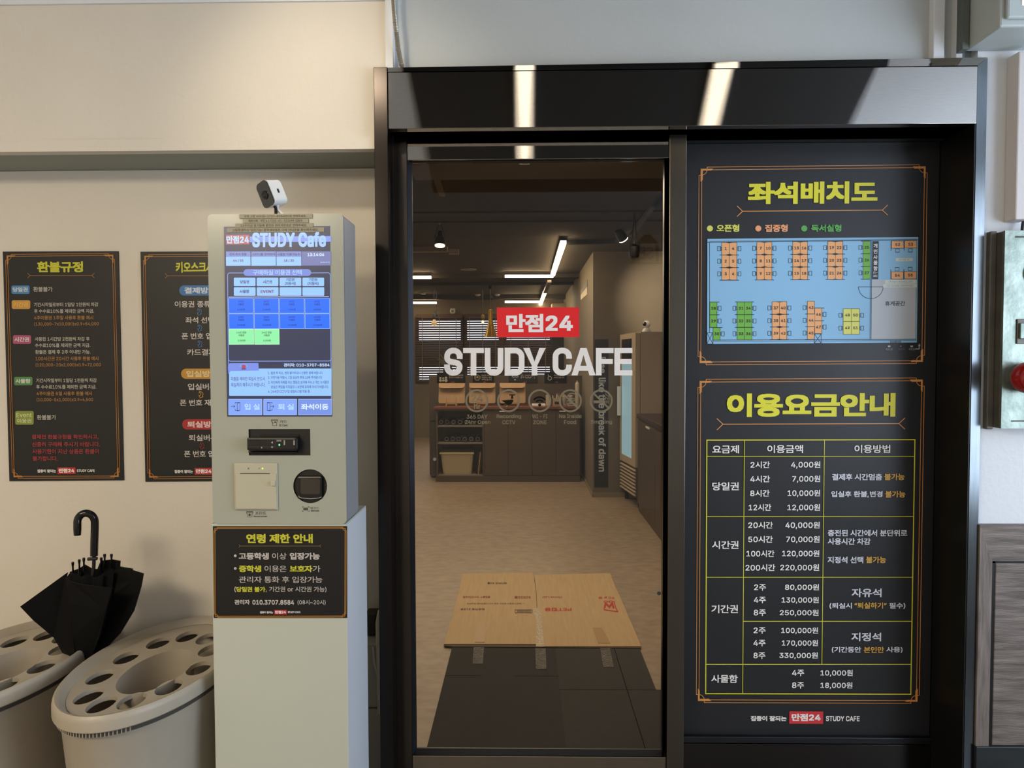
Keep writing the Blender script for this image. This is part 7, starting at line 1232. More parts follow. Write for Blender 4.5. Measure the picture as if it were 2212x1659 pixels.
m = MB(); m.tube([hc_-upv*.028+ax*.006, hc_-upv*.04+ax*.004+sd*.002, Vector((b0.x-.016, 1.865, kz1+.003))], .0042, rubber, 10); m.build('plug_lead', cam_o, smooth=True)

# things between pedestal and door frame
m = MB(); m.pbox(788, 1327, 812, 1372, YL-.06, YL-.001, mat('adapter_grey', '#3d3934', .5), .003); ad = m.build('power_adapter'); tag(ad, 'dark grey power adapter on the wall between pedestal and door frame', 'adapter')
pp = [ptY(803, 1372, YL-.04), ptY(801, 1385, YL-.04), ptY(797, 1394, YL-.04), ptY(788, 1408, YL-.05)]
m = MB(); m.tube(pp, .003, rubber, 8); tag(m.build('cable', smooth=True), 'thin black cable hanging from the power adapter', 'cable')
app = thing('white_appliance', ptY(800, 1659, YL-.09), 'white plastic appliance with a hose, hidden behind the kiosk pedestal', 'appliance')
ap_m = mat('appliance_white', '#b9b4a8', .4)
m = MB(); a = R4(740, 1386, 826, 1522, YL-.10); m.box(a[0], xj-.004, YL-.12, YL-.012, a[2], a[3], ap_m, .004); m.build('upper_body', app)
m = MB(); a = R4(740, 1524, 826, 1900, YL-.10); m.box(a[0], xj-.004, YL-.125, YL-.012, 0.02, a[3], ap_m, .004); m.build('lower_body', app)
m = MB(); hz = ptY(815, 1320, YL-.1); m.tube([ptY(822, 1540, YL-.16), ptY(820, 1420, YL-.16), ptY(818, 1345, YL-.15), ptY(822, 1322, YL-.13), ptY(835, 1318, YL-.1)], .010, ap_m, 12); m.build('downpipe', app, smooth=True)
m = MB(); m.tube([ptY(806, 1398, YL-.15), ptY(808, 1430, YL-.16), ptY(815, 1455, YL-.165), ptY(828, 1480, YL-.16)], .004, ap_m, 10); m.build('hose', app, smooth=True)

# ================================================================== UMBRELLA BINS
HB = .85; ZR = CAMZ-HB            # rim height
bc = Vector((-1.233*HB, 2.322*HB, ZR)); SA, SBm = .237*HB, .394*HB
def prz(x, y): return ptZ(x/2.865, 1080+y/2.865, ZR-.018)
holes_px = [(783, 975), (981, 884), (1159, 843), (1282, 858), (1300, 930), (1230, 1040), (1045, 1157), (815, 1243), (628, 1264), (550, 1212), (619, 1095)]
hl = []
for x, y in holes_px:
    p = prz(x, y); v = Vector((p.x-bc.x, p.y-bc.y)); hl.append(v)
def ell(a, b, cx=0, cy=0, n=40): return [Vector((cx+a*cos(2*pi*i/n), cy+b*sin(2*pi*i/n), 0)) for i in range(n)]
def make_bin():
    r = thing('umbrella_bin', (bc.x, bc.y, 0), 'greige plastic umbrella bin with round holes in its lid, nearest the kiosk pedestal', 'bin', 'umbrella bins by the wall')
    hole_r = (.030, .047); oc = Vector((.018, -.035)); oa, ob = .098*HB, .168*HB
    # lid plate
    loops = [ell(SA-.028, SBm-.030, n=56), ell(oa, ob, oc.x, oc.y, 40)]+[ell(hole_r[0], hole_r[1], v.x, v.y, 20) for v in hl]
    fl = [p for l in loops for p in l]
    m = MB(); m.add([(bc.x+p.x, bc.y+p.y, ZR-.018) for p in fl], fill(loops), bin_mat)
    def wall(l, dz0, dz1, s=1, c=(0, 0)):
        n = len(l); m.add([(bc.x+p.x, bc.y+p.y, ZR+dz0) for p in l]+[(bc.x+c[0]+(p.x-c[0])*s, bc.y+c[1]+(p.y-c[1])*s, ZR+dz1) for p in l], [(i, (i+1) % n, n+(i+1) % n, n+i) for i in range(n)], bin_mat)
    for i, v in enumerate(hl): wall(loops[2+i], -.018, -.030, 1, v)
    wall(loops[1], -.018, -.26, .80, oc)
    lo = loops[1]; m.add([(bc.x+oc.x+(p.x-oc.x)*.8, bc.y+oc.y+(p.y-oc.y)*.8, ZR-.26) for p in lo], [list(range(len(lo)))], bin_mat)
    # raised rim lofted around the plate
    prof = [(-.028, -.018), (-.021, -.010), (-.012, -.001), (-.004, .001), (.001, -.004), (.003, -.014), (.003, -.036), (-.002, -.040), (-.006, -.036)]
    n = 72; vs = []
    for dr, dz in prof:
        vs += [(bc.x+(SA+dr)*cos(2*pi*i/n), bc.y+(SBm+dr)*sin(2*pi*i/n), ZR+dz) for i in range(n)]
    m.add(vs, [(k*n+i, k*n+(i+1) % n, (k+1)*n+(i+1) % n, (k+1)*n+i) for k in range(len(prof)-1) for i in range(n)], bin_mat)
    m.build('lid', r, smooth=True)
    # body
    m = MB(); prof = [(.985, -.036), (.97, -.048), (.955, -.052), (.94, -.06), (.86, -.30), (.80, -.50), (.78, -ZR+.004), (.70, -ZR+.001)]
    vs = []
    for s_, dz in prof: vs += [(bc.x+SA*s_*cos(2*pi*i/n), bc.y+SBm*s_*sin(2*pi*i/n), ZR+dz) for i in range(n)]
    m.add(vs, [(k*n+i, k*n+(i+1) % n, (k+1)*n+(i+1) % n, (k+1)*n+i) for k in range(len(prof)-1) for i in range(n)]+[[(len(prof)-1)*n+i for i in range(n)]], bin_mat)
    m.build('body', r, smooth=True)
    # dark grip channel under the rim and the step of the handle
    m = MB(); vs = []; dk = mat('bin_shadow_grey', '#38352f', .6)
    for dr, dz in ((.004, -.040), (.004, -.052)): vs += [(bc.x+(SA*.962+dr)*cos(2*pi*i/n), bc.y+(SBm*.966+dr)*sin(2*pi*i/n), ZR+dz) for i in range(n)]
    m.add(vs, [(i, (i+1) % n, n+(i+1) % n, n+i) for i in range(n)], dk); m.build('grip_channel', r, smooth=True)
    m = MB()
    for kk in range(46):
        a0 = radians(188+kk*2.4); c0 = Vector((bc.x+(SA*.965+.0035)*cos(a0), bc.y+(SBm*.968+.0035)*sin(a0), ZR-.048)); m.box(c0.x-.001, c0.x+.001, c0.y-.001, c0.y+.002, c0.z-.004, c0.z+.006, bin_mat)
    m.build('ribs', r)['kind'] = 'stuff'
    return r
b1 = make_bin()
b2 = copy_tree(b1, (-.450, .005, 0), label='greige plastic umbrella bin cut off by the left edge, behind the first one')

# ================================================================== UMBRELLA
YUm = 2.06
um = thing('umbrella', ptY(165, 1500, YUm), 'black umbrella with crook handle, half open, standing in the left bin', 'umbrella')
def zo(x, y, Y=YUm): return ptY(x/2.865, 1080+y/2.865, Y)
hk = [zo(479, 218, 2.04), zo(479, 180, 2.04)]+[zo(x, y, 2.04+.02*i/14) for i, (x, y) in enumerate(arc(533, 138, 54, 56, 180, 360, 14))]+[zo(587, 180, 2.06), zo(584, 260, 2.06), zo(582, 345, 2.06)]
m = MB(); m.tube(hk, [.0095]+[.0108]*(len(hk)-2)+[.0105], black_gloss, 16); m.build('handle', um, smooth=True)
m = MB(); m.tube([zo(582, 345), zo(580, 420), zo(480, 1010), zo(420, 1075)], [.005, .005, .005, .003], rubber, 10)
m.tube([zo(545, 366, 2.05), zo(600, 362, 2.05)], .005, rubber, 8); m.build('shaft', um, smooth=True)
# folded cloth: pleated cone from the ribs down to the ferrule, with two loose flaps
tip = zo(430, 1060); 
outline = [(405, 480), (440, 440), (520, 400), (600, 425), (690, 365), (740, 378), (735, 415), (818, 428)]
n = 48; rings = []
axp = [(570, 455), (555, 600), (535, 780), (505, 930), (460, 1010), (425, 1070)]; wid = [(120, 50), (125, 60), (105, 60), (75, 50), (35, 28), (8, 8)]
m = MB(); vs = []
for j, ((ax_, ay_), (ww, dd)) in enumerate(zip(axp, wid)):
    c0 = zo(ax_, ay_)
    for i in range(n):
        a = 2*pi*i/n; pl_ = 1+.22*(1-j/6)*cos(8*a+.6)
        vs.append(c0+Vector((ww/2.865*YUm/F*cos(a)*pl_, dd/2.865*YUm/F*sin(a)*pl_, (.006*cos(8*a) if j == 0 else 0))))
m.add(vs, [(k*n+i, k*n+(i+1) % n, (k+1)*n+(i+1) % n, (k+1)*n+i) for k in range(len(axp)-1) for i in range(n)], umb_cloth); m.build('canopy', um, smooth=True)
def flap(pts, th=.006):
    m = MB(); P = [zo(x, y, Y) for x, y, Y in pts]; m.prism(P, (0, th, 0), umb_cloth); return m
f1 = flap([(405, 480, 2.02), (415, 450, 2.02), (124, 660, 1.98), (205, 745, 2.0), (330, 850, 2.03), (385, 945, 2.05), (420, 1060, 2.06), (470, 1010, 2.03), (440, 760, 2.0)]); f1.build('canopy_flap', um)
f2 = flap([(600, 470, 2.08), (740, 430, 2.07), (745, 415, 2.07), (885, 458, 2.05), (870, 540, 2.05), (825, 690, 2.05), (740, 830, 2.06), (650, 925, 2.07), (560, 985, 2.07), (540, 700, 2.06)]); f2.build('canopy_flap', um)
f3 = flap([(405, 478, 2.0), (430, 505, 1.985), (500, 525, 1.975), (600, 540, 1.97), (692, 548, 1.975), (655, 680, 1.98), (610, 850, 2.0), (560, 985, 2.04), (485, 1018, 2.04), (450, 850, 2.01), (425, 640, 1.99)]); f3.build('canopy_flap', um)
f4 = flap([(405, 485, 2.1), (440, 442, 2.1), (490, 425, 2.1), (520, 402, 2.1), (560, 425, 2.1), (600, 432, 2.1), (622, 378, 2.1), (690, 370, 2.1), (740, 380, 2.1), (738, 415, 2.1), (818, 428, 2.1), (805, 470, 2.1), (760, 640, 2.1), (520, 640, 2.1)]); f4.build('canopy_flap', um)
for x, y, Y in ((451, 412, 2.09), (491, 396, 2.09), (519, 386, 2.09), (627, 384, 2.09), (648, 362, 2.09), (690, 362, 2.09)):
    m = MB(); p = zo(x, y, Y); m.tube([p+Vector((0, 0, .014)), p+Vector((0, 0, .009)), p, p-Vector((0, 0, .03))], [.0035, .0042, .0026, .003], black_gloss, 8); m.build('rib_tip', um, smooth=True)
# ================================================================== CAFE INTERIOR (behind the glass)
YI = YL+.30; ZK = 2.55; YFAR = 13.0
m = MB(); m.box(-6, 3, YL+.02, YFAR, -.06, 0, vinyl); structure('floor', m)
m = MB(); m.box(-6, 3, 5.0, YFAR, ZK, ZK+.08, cafe_ceil)
for y0, y1, d in ((5.35, 5.37, .012), (5.72, 5.74, .012), (9.28, 9.44, .05), (10.3, 10.36, .04), (12.3, 12.5, .07)): m.box(-6, 3, y0, y1, ZK-d, ZK, cafe_ceil)
structure('ceiling', m)
m = MB(); m.box(-6, 3, YI-.02, 5.0, 2.50, ZK+.08, cafe_ceil_brown)
structure('ceiling', m)
m = MB(); p, q_ = ptZ(935, 362, 2.498), ptZ(956, 424, 2.498); m.prism([(p.x-.02, p.y, 2.497), (p.x+.02, p.y, 2.497), (q_.x+.02, q_.y, 2.497), (q_.x-.02, q_.y, 2.497)], (0, 0, .004), cafe_wall); structure('trim_6', m)
m = MB(); m.box(-6, -.48, YL+.301, YI, 0, ZC, cafe_wall); m.box(frame_right+.001, 3, YL+.301, YI+.02, 0, ZC, cafe_wall); m.box(frame_left, frame_right, YR+.06, YI, header_base-.02, ZC, cafe_wall); m.box(xc1+.08, frame_right, YR+.06, YI, 0, header_base-.02, black_matt)
structure('wall_cafe_front', m)
cxw = ptY(1281, 900, 7.39).x
m = MB(); m.box(cxw, 3, 7.39, YFAR, 0, ZK, cafe_wall); structure('wall_cafe_right', m)
m = MB(); m.box(cxw-.006, 3, 7.384, 7.39, 0, .05, mat('skirting_taupe', '#8a7b63', .5)); m.box(cxw-.008, cxw, 7.384, 12.9, 0, .03, mat('skirting_taupe', '#8a7b63', .5)); structure('baseboard_cafe', m)
m = MB(); m.box(1.72, 3, YI, 7.39, 0, ZK, cafe_wall); structure('wall_cafe_side', m)
m = MB(); m.box(-6.1, -6, YL, YFAR, 0, ZK+.1, cafe_wall); structure('wall_cafe_left', m)
# window wall with openings
def Z13(y): return ptY(1050, y, YFAR).z
def X13(x): return ptY(x, 750, YFAR).x
wins = [(903, 998), (1007, 1080), (1092, 1190)]
zo0, zo1 = Z13(822), Z13(690)
xs = [-6]+[X13(v) for w_ in wins for v in w_]+[3]
m = MB(); m.box(-6, 3, YFAR, YFAR+.12, 0, zo0, cafe_wall); m.box(-6, 3, YFAR, YFAR+.12, zo1, ZK+.1, cafe_wall)
for i in range(0, len(xs), 2): m.box(xs[i], xs[i+1], YFAR, YFAR+.12, zo0, zo1, cafe_wall)
structure('wall_far', m)
slat_bm = None
for i, (a, b) in enumerate(wins):
    w_ = thing('window_%d' % (i+2), ((X13(a)+X13(b))/2, YFAR, zo0), kind='structure')
    m = MB(); xa_, xb_ = X13(a), X13(b)
    m.box(xa_-.05, xa_+.02, YFAR-.03, YFAR, zo0-.05, zo1+.05, brown_frame); m.box(xb_-.02, xb_+.05, YFAR-.03, YFAR, zo0-.05, zo1+.05, brown_frame)
    m.box(xa_, xb_, YFAR-.03, YFAR, zo1, zo1+.10, brown_frame); m.box(xa_, xb_, YFAR-.03, YFAR, zo0-.05, zo0, brown_frame)
    m.build('window_frame', w_)
    m = MB(); m.box(xa_, xb_, YFAR+.03, YFAR+.06, Z13(790), Z13(735), brown_frame); m.build('building_stand_in', w_)  # added solid panel standing in for the dark building outside
    bl_ = thing('slatted_blind', ((xa_+xb_)/2, YFAR-.08, zo0), 'brown wooden slatted blind, %s of the three on the far cafe windows' % ('leftmost', 'middle', 'rightmost')[i], 'blind', 'blinds on the far windows')
    sp_h = .042; ns = int((zo1+.03-zo0)/sp_h); L_ = xb_-xa_+.05
    mb = MB(); a_ = radians(44); c_ = .022; mb.prism([(-L_/2, -c_*cos(a_), -c_*sin(a_)), (-L_/2, c_*cos(a_), c_*sin(a_)), (-L_/2, c_*cos(a_), c_*sin(a_)+.003), (-L_/2, -c_*cos(a_), -c_*sin(a_)+.003)], (L_, 0, 0), mat('slat_brown', '#3c2415', .5))
    first = mb.build('slat', bl_, loc=(0, 0, 0)); first.location = (0, 0, .01)
    for k in range(1, ns): s_ = first.copy(); COL.objects.link(s_); s_.parent = bl_; s_.location = (0, 0, .01+k*sp_h)
    m = MB(); m.box(xa_-.02, xb_+.02, YFAR-.11, YFAR-.05, zo1+.03, zo1+.09, brown_frame); m.build('head_rail', bl_)
    m = MB()
    for f_ in (.12, .5, .88): m.box(xa_+(xb_-xa_)*f_-.006, xa_+(xb_-xa_)*f_+.006, YFAR-.108, YFAR-.104, zo0, zo1+.03, mat('ladder_tape', '#7a6a58', .7))
    m.build('ladder_cord', bl_)
# low wall with worktop items
YB2 = 8.82
m = MB(); m.box(ptY(927, 850, YB2).x, cxw, YB2, YB2+.1, 0, ptY(1100, 812, YB2).z, cab_brown); structure('wall_cafe_low', m)
m = MB(); m.box(ptY(1192, 750, 12.9).x, ptY(1232, 750, 12.9).x, 12.86, YFAR-.01, 0, ptY(1200, 690, 12.86).z, black_matt); structure('door_4', m)
# ---------------------------------------------------------------- sideboard
YCb = ptZ(1100, 1041, 0).y
cbx0, cbx1 = ptY(942, 960, YCb).x, ptY(1253, 960, YCb).x
zt_ = ptY(1100, 884, YCb).z; zb_ = ptY(1100, 1030, YCb).z
def cx(x): return ptY(x, 960, YCb).x
def cz(y): return ptY(1100, y, YCb).z
cb = thing('sideboard', ((cbx0+cbx1)/2, YCb, 0), 'long low taupe sideboard with open shelves at its left end, across the cafe', 'cabinet')
m = MB(); xs_ = cx(1046)
m.box(cbx0, cbx0+.02, YCb, YB2-.02, .0, zt_, cab_brown); m.box(xs_-.02, cbx1, YCb+.02, YB2-.02, .0, zt_, cab_brown); m.box(cbx0, xs_, YB2-.04, YB2-.02, .0, zt_, cab_brown); m.box(cbx0, xs_, YCb, YB2-.04, zt_-.02, zt_, cab_brown); m.box(xs_-.02, xs_, YCb, YCb+.03, 0.05, zt_, cab_brown)
m.build('carcass', cb)
m = MB(); m.box(cbx0-.005, cbx1, YCb-.005, YCb+.02, 0, cz(1028), cab_brown); m.build('plinth', cb)
shelf_c = mat('shelf_edge', '#746a60', .5)
for y in (919, 956, 1026): m = MB(); m.box(cbx0+.02, xs_-.02, YCb+.004, YB2-.04, cz(y)-.018, cz(y), shelf_c); m.build('shelf', cb)
dw = (cbx1-xs_)/4
for i in range(4):
    m = MB(); m.box(xs_+i*dw+.003, xs_+(i+1)*dw-.003, YCb, YCb+.02, cz(1027), zt_-.012, cab_brown, .001); dr_ = m.build('door', cb)
    if i in (0, 3): m = MB(); xh = xs_+(i+1)*dw-.10 if i == 0 else xs_+i*dw+.04; m.box(xh, xh+.07, YCb-.012, YCb, zt_-.03, zt_-.018, white_pl); m.build('handle', dr_)
m = MB(); m.box(cbx0-.03, cbx1, YCb-.02, YB2, zt_, zt_+.028, wood_red, .002); tag(m.build('worktop'), 'reddish brown worktop on the low sideboard', 'worktop')
ZW = zt_+.028
# wooden book stands
ys = YCb+.22
def stand(xa, xb, label):
    X0, X1 = ptY(xa, 850, ys).x, ptY(xb, 850, ys).x; r = thing('book_stand', ((X0+X1)/2, ys, ZW), label, 'book stand', 'wooden stands on the worktop')
    h0, h1 = ZW+.03, ZW+.265; tl = .05
    m = MB(); m.prism([(p[0], ys+(p[1]-h0)*.25, p[1]) for p in rrect(X0, h0, X1, h1, .018, 3)], (0, .012, 0), wood_tan); m.build('board', r)
    m = MB(); m.prism([(X0+.0, ys+.05, h1-.002), (X1, ys+.05, h1-.002), (X1-.005, ys-.01, h1-.035), (X1-.03, ys-.02, h1-.05), (X0+.03, ys-.02, h1-.05), (X0+.005, ys-.01, h1-.035)], (0, .004, .008), wood_tan); m.build('folded_flap', r)
    xm = (X0+X1)/2; m = MB()
    for dx_ in (-.06, .06): m.box(xm+dx_-.008, xm+dx_+.008, ys-.06, ys+.10, ZW+.001, ZW+.02, wood_tan); m.box(xm+dx_-.004, xm+dx_+.004, ys-.045, ys-.035, ZW+.001, ZW+.10, wood_tan)
    m.box(xm-.06, xm+.06, ys-.03, ys-.02, ZW+.02, ZW+.04, wood_tan); m.build('easel', r)
stand(947, 1004, 'tan wooden book stand at the left end of the worktop'); stand(1013, 1070, 'tan wooden book stand in the middle, behind the 24hr sticker'); stand(1079, 1135, 'tan wooden book stand, right one, behind the surveillance sticker')
# little notice boards on the low wall
YN = YB2-.012
for i, (a, b, lab, l1, l2, l3) in enumerate(((944, 1005, 'small black notice with three white figures, leftmost on the low wall', '조용히 이용해', '주시기 바랍니다', ''), (1021, 1067, 'small black notice with phone pictogram on the low wall', '입실전 휴대폰', '무음모드 확인', '부탁드립니다'), (1099, 1161, 'small black notice with wireless symbol on the low wall', 'ID : MANJUM', 'PW :', ''), (1176, 1224, 'small black notice with pointing hand, rightmost on the low wall', '자리정리', '부탁드립니다', ''))):
    n_ = thing('small_notice', ptY((a+b)/2, 828, YN), lab, 'sign', 'small black notices on the low wall'); m = MB(); m.pbox(a, 804, b, 827, YN, YB2-.002, black_gloss); m.build('board', n_)
    pr = Print('Y', YN, inkf=lambda h: mat('n_'+h, h, .5), eps=.001); pr.on('lettering'); tx = a+(b-a)*.42
    for k, s in enumerate((l1, l2, l3)):
        if s: pr.t(s, tx, 809+4.6*k, b-5, 812.8+4.6*k, '9c9488', 2, .02)
    pr.on('pictogram'); g_ = 'a59c90'; xc_ = a+(b-a)*.22
    if i == 0:
        for dx_, r_ in ((-6, 2.4), (0, 2), (6, 2.8)): pr.disc(xc_+dx_, 819-r_, r_, g_, 2); pr.disc(xc_+dx_, 822, r_*1.2, g_, 2)
    if i == 1: pr.box(xc_-3.5, 810, xc_+3.5, 821, 1, g_, 2); pr.rect(xc_-1.5, 813, xc_+1.5, 817, 'c0a050', 2); pr.line([(xc_-6, 812), (xc_-6, 819)], .8, g_, 2); pr.line([(xc_+6, 812), (xc_+6, 819)], .8, g_, 2)
    if i == 2: 
        for r_ in (9, 6): pr.line(arc(xc_, 820, r_, r_, 215, 325, 8), 1.6, '8fa3ad', 2)
        pr.disc(xc_, 820, 2, '8fa3ad', 2)
    if i == 3: pr.line([(xc_-3, 809), (xc_, 814)], 1.6, g_, 2); pr.ring(xc_+1, 817, 4, 1.6, g_, 2, 14)
    pr.on('logo_panel').rect(a+(b-a)*.5, 824.6, a+(b-a)*.62, 826.2, '9a3c38', 2); pr.build(n_)
# things on the worktop
m = MB(); m.box(ptY(1149, 860, YCb+.2).x, ptY(1178, 860, YCb+.2).x, YCb+.12, YCb+.32, ZW, ZW+.02, white_pl, .003); tag(m.build('white_tray'), 'flat white tray on the worktop', 'tray')
m = MB(); m.box(ptY(1179, 860, YCb+.2).x, ptY(1188, 860, YCb+.2).x, YCb+.15, YCb+.21, ZW, ZW+.13, mat('carton_cream', '#b3a58f', .6), .003); tag(m.build('carton'), 'cream carton beside the white tray on the worktop', 'carton')
bx = thing('stationery_box', ptY(1200, 872, YCb+.2), 'clear box of small stationery on the worktop', 'box'); X0, X1 = ptY(1194, 860, YCb+.2).x, ptY(1212, 860, YCb+.2).x
m = MB(); m.box(X0, X1, YCb+.15, YCb+.25, ZW, ZW+.09, mat('acrylic_cream', '#9c907c', .15), .004); m.box(X0+.02, X1-.02, YCb+.146, YCb+.15, ZW+.02, ZW+.05, black_matt); m.build('tray', bx)
m = MB()
for k in range(9): m.tube([(X0+.01+k*.01, YCb+.2, ZW+.05), (X0+random.uniform(-.01, .02)+k*.011, YCb+.19, ZW+.12+.03*random.random())], .004, (white_pl, wood_tan, black_matt)[k % 3], 6)
m.build('pens', bx)['kind'] = 'stuff'
for k, (a, lab) in enumerate(((1214, 'glass jar with cream lid behind the crossed-out food sticker'), (1228, 'glass jar with cream lid, right of the other jar on the worktop'))):
    j = thing('storage_jar', ptY(a+6, 872, YCb+.22), lab, 'jar', 'jars on the worktop'); p = Vector((ptY(a+5, 870, YCb+.22).x, YCb+.22, ZW))
    m = MB(); m.lathe(p, [(.03, 0), (.034, .01), (.034, .08), (.028, .10)], mat('jar_glass', '#8f8474', .12), 16); m.build('jar_body', j, smooth=True)
    m = MB(); m.lathe(p+Vector((0, 0, .101)), [(.03, 0), (.03, .018), (.01, .022)], mat('lid_cream', '#b5a68e', .5), 16); m.build('lid', j, smooth=True)
m = MB(); p = ptY(1247, 874, YCb+.1); m.lathe((p.x, YCb+.1, ZW), [(.024, 0), (.026, .01), (.026, .26), (.02, .275), (.012, .28), (.012, .3)], mat('bottle_cream', '#b0a593', .35), 20); tag(m.build('bottle', smooth=True), 'tall cream cylindrical dispenser at the right end of the worktop', 'bottle')
# shelf contents: black folded bundles, basket, leaning boards
bsrc = None
for row, (ysh, xs2) in enumerate(((919, (953, 966, 980, 994, 1008)), (956, (965, 978, 990, 1004, 1018, 1032)))):
    for k, xx in enumerate(xs2):
        p = ptY(xx, ysh, YCb+.05); z0 = cz(ysh)+.001
        if bsrc is None:
            r = bsrc = thing('rolled_bundle', (p.x, YCb+.05, z0), '', 'bundle', 'rolled black bundles on the open shelves')
            m = MB(); m.lathe((p.x, YCb+.05, z0+.036), [(.012, -.004), (.030, 0), (.035, .02), (.035, .24), (.02, .26)], umb_cloth, 14, (0, 1, 0)); m.build('roll', r, smooth=True)
            m = MB(); ap = [(p.x+.022*cos(t_/10*2*pi), YCb+.044, z0+.036+.022*sin(t_/10*2*pi)) for t_ in range(11)]; m.tube(ap, .0022, mat('wrist_loop', '#8b8781', .4), 6, False); m.build('wrist_loop', r)
            c = r
        else: c = copy_tree(bsrc, (p.x-bsrc.location.x, random.uniform(-.02, .02), z0-bsrc.location.z))
        c['label'] = 'black rolled bundle on the %s open shelf, %s from the left' % (('upper', 'lower')[row], ('first', 'second', 'third', 'fourth', 'fifth', 'sixth')[k])
bk = thing('ribbed_basket', ptY(986, 1024, YCb+.1), 'cream ribbed plastic basket on the bottom open shelf', 'basket')
bm_ = mat('basket_cream', '#b9ab8c', .5); z0 = cz(1026)+.001; z1 = cz(978); X0, X1 = ptY(951, 990, YCb+.06).x, ptY(1023, 990, YCb+.06).x
m = MB(); xm = (X0+X1)/2; w0 = (X1-X0)/2; y0_, y1_ = YCb+.04, YCb+.32
def ring_(s_, z): return [(xm+(p[0])*s_, (y0_+y1_)/2+p[1]*s_, z) for p in rrect(-w0, -(y1_-y0_)/2, w0, (y1_-y0_)/2, .04, 4)]
ra, rb_, rc_ = ring_(.86, z0), ring_(1, z1), ring_(.96, z1); n_ = len(ra)
m.add(ra+rb_+rc_+ring_(.84, z0+.01), [(k*n_+i, k*n_+(i+1) % n_, (k+1)*n_+(i+1) % n_, (k+1)*n_+i) for k in range(3) for i in range(n_)]+[list(range(n_)), [3*n_+i for i in range(n_)]], bm_); m.build('shell', bk)
m = MB()
for k in range(25):
    f_ = -0.9+1.8*k/24; m.prism([(xm+f_*w0*.86-.003, y0_+.016, z0+.015), (xm+f_*w0*.86+.003, y0_+.016, z0+.015), (xm+f_*w0+.003, y0_-.005, z1-.03), (xm+f_*w0-.003, y0_-.005, z1-.03)], (0, .006, 0), bm_)
m.build('ribs', bk)['kind'] = 'stuff'
m = MB(); m.box(X0-.008, X1+.008, y0_-.008, y0_, z1-.022, z1, bm_, .003); m.build('rim', bk)
for k, (a, b, cc) in enumerate(((1028, 1034, 'dark'), (1031, 1037, 'tan'), (1035, 1040, 'dark'))):
    m = MB(); p0, p1 = cx(a), cx(b); m.prism([(p0, YCb+.06, z0), (p0+.012, YCb+.06, z0), (p1+.006, YCb+.06, z1+.0), (p1-.006, YCb+.06, z1+.0)], (0, .2, 0), wood_tan if cc == 'tan' else ink('2a211b')); tag(m.build('leaning_board'), ('dark board leaning right beside the ribbed basket', 'tan board leaning between two dark ones', 'dark board against the shelf side, rightmost')[k], 'board', 'boards leaning in the bottom shelf')
# slim bin left of the sideboard
wb = thing('waste_bin', ptY(935, 1025, YCb+.3), 'slim dark grey bin standing left of the sideboard', 'bin'); a = R4(930, 900, 942, 1022, YCb+.3); dg = mat('bin_dark', '#4a4842', .3)
m = MB(); m.box(a[0], a[1], YCb+.3, YCb+.55, .01, a[3]-.05, dg, .01); m.build('body', wb); m = MB(); m.prism([(a[0], YCb+.29, a[3]-.05), (a[1], YCb+.29, a[3]-.05), (a[1], YCb+.29, a[3]+.06), (a[0]+.02, YCb+.29, a[3])], (0, .27, 0), dg); m.build('lid', wb)
p = ptY(939, 992, YCb+.29); m = MB(); m.lathe((p.x, YCb+.292, p.z), [(.02, 0), (.02, .006)], white_pl, 14, (0, -1, 0)); m.build('badge', wb)
# plant behind the S
pz = ptY(968, 812, YB2+.065); plt = thing('spiky_plant', (pz.x, YB2+.065, pz.z), 'spiky green plant on the low wall behind the first letter', 'plant')
m = MB(); m.lathe((pz.x, YB2+.065, pz.z), [(.05, 0), (.06, .03), (.062, .08), (.055, .08)], ink('2c2a26'), 18); m.build('pot', plt, smooth=True)
leafm = mat('leaf_dark_green', '#27331f', .45, noise=.3)
for k in range(13):
    a = k*2.4; ln = .22+.12*random.random(); tilt = .35+.5*random.random(); w_ = .013; B = Vector((pz.x, YB2+.065, pz.z+.07)); D_ = Vector((cos(a)*sin(tilt), abs(sin(a)*sin(tilt))*.6, cos(tilt))); S_ = D_.cross(Vector((0, 1, 0))).normalized()
    pts = []; 
    for t_ in (0, .3, .6, .85): c = B+D_*ln*t_-Vector((0, 0, .08*t_*t_)); ww = w_*(1-t_*.6); pts.append((c-S_*ww, c+S_*ww))
    tipv = B+D_*ln-Vector((0, 0, .09)); vs = [v for pr_ in pts for v in pr_]+[tipv]
    m = MB(); m.add(vs, [(0, 1, 3, 2), (2, 3, 5, 4), (4, 5, 7, 6), (6, 7, 8)], leafm); m.add([v+Vector((0, .003, 0)) for v in vs], [(0, 2, 3, 1), (2, 4, 5, 3), (4, 6, 7, 5), (6, 8, 7)], leafm); m.flat = True; m.build('leaf', plt)
# ---------------------------------------------------------------- right side: column wall, banner, fridge, counter
YFc = 7.39-.006
bn = thing('banner_sign', ptY(1299, 1053, YFc), 'tall narrow black banner with white sideways lettering on the taupe wall', 'sign')
m = MB(); m.pbox(1284, 733, 1314, 1053, YFc, 7.388, film); m.build('board', bn)
pr = Print('Y', YFc, inkf=lambda h: mat('bn_'+h, h, .5), eps=.001); pr.on('lettering')
pr.tq('like the break of dawn', [(1309, 816), (1309, 1019), (1293, 1019), (1293, 816)], 'c9ced6', 2, .03); pr.tq('Rise', [(1309, 771), (1309, 806), (1296, 806), (1296, 771)], 'c9ced6', 2, .03)
pr.build(bn)
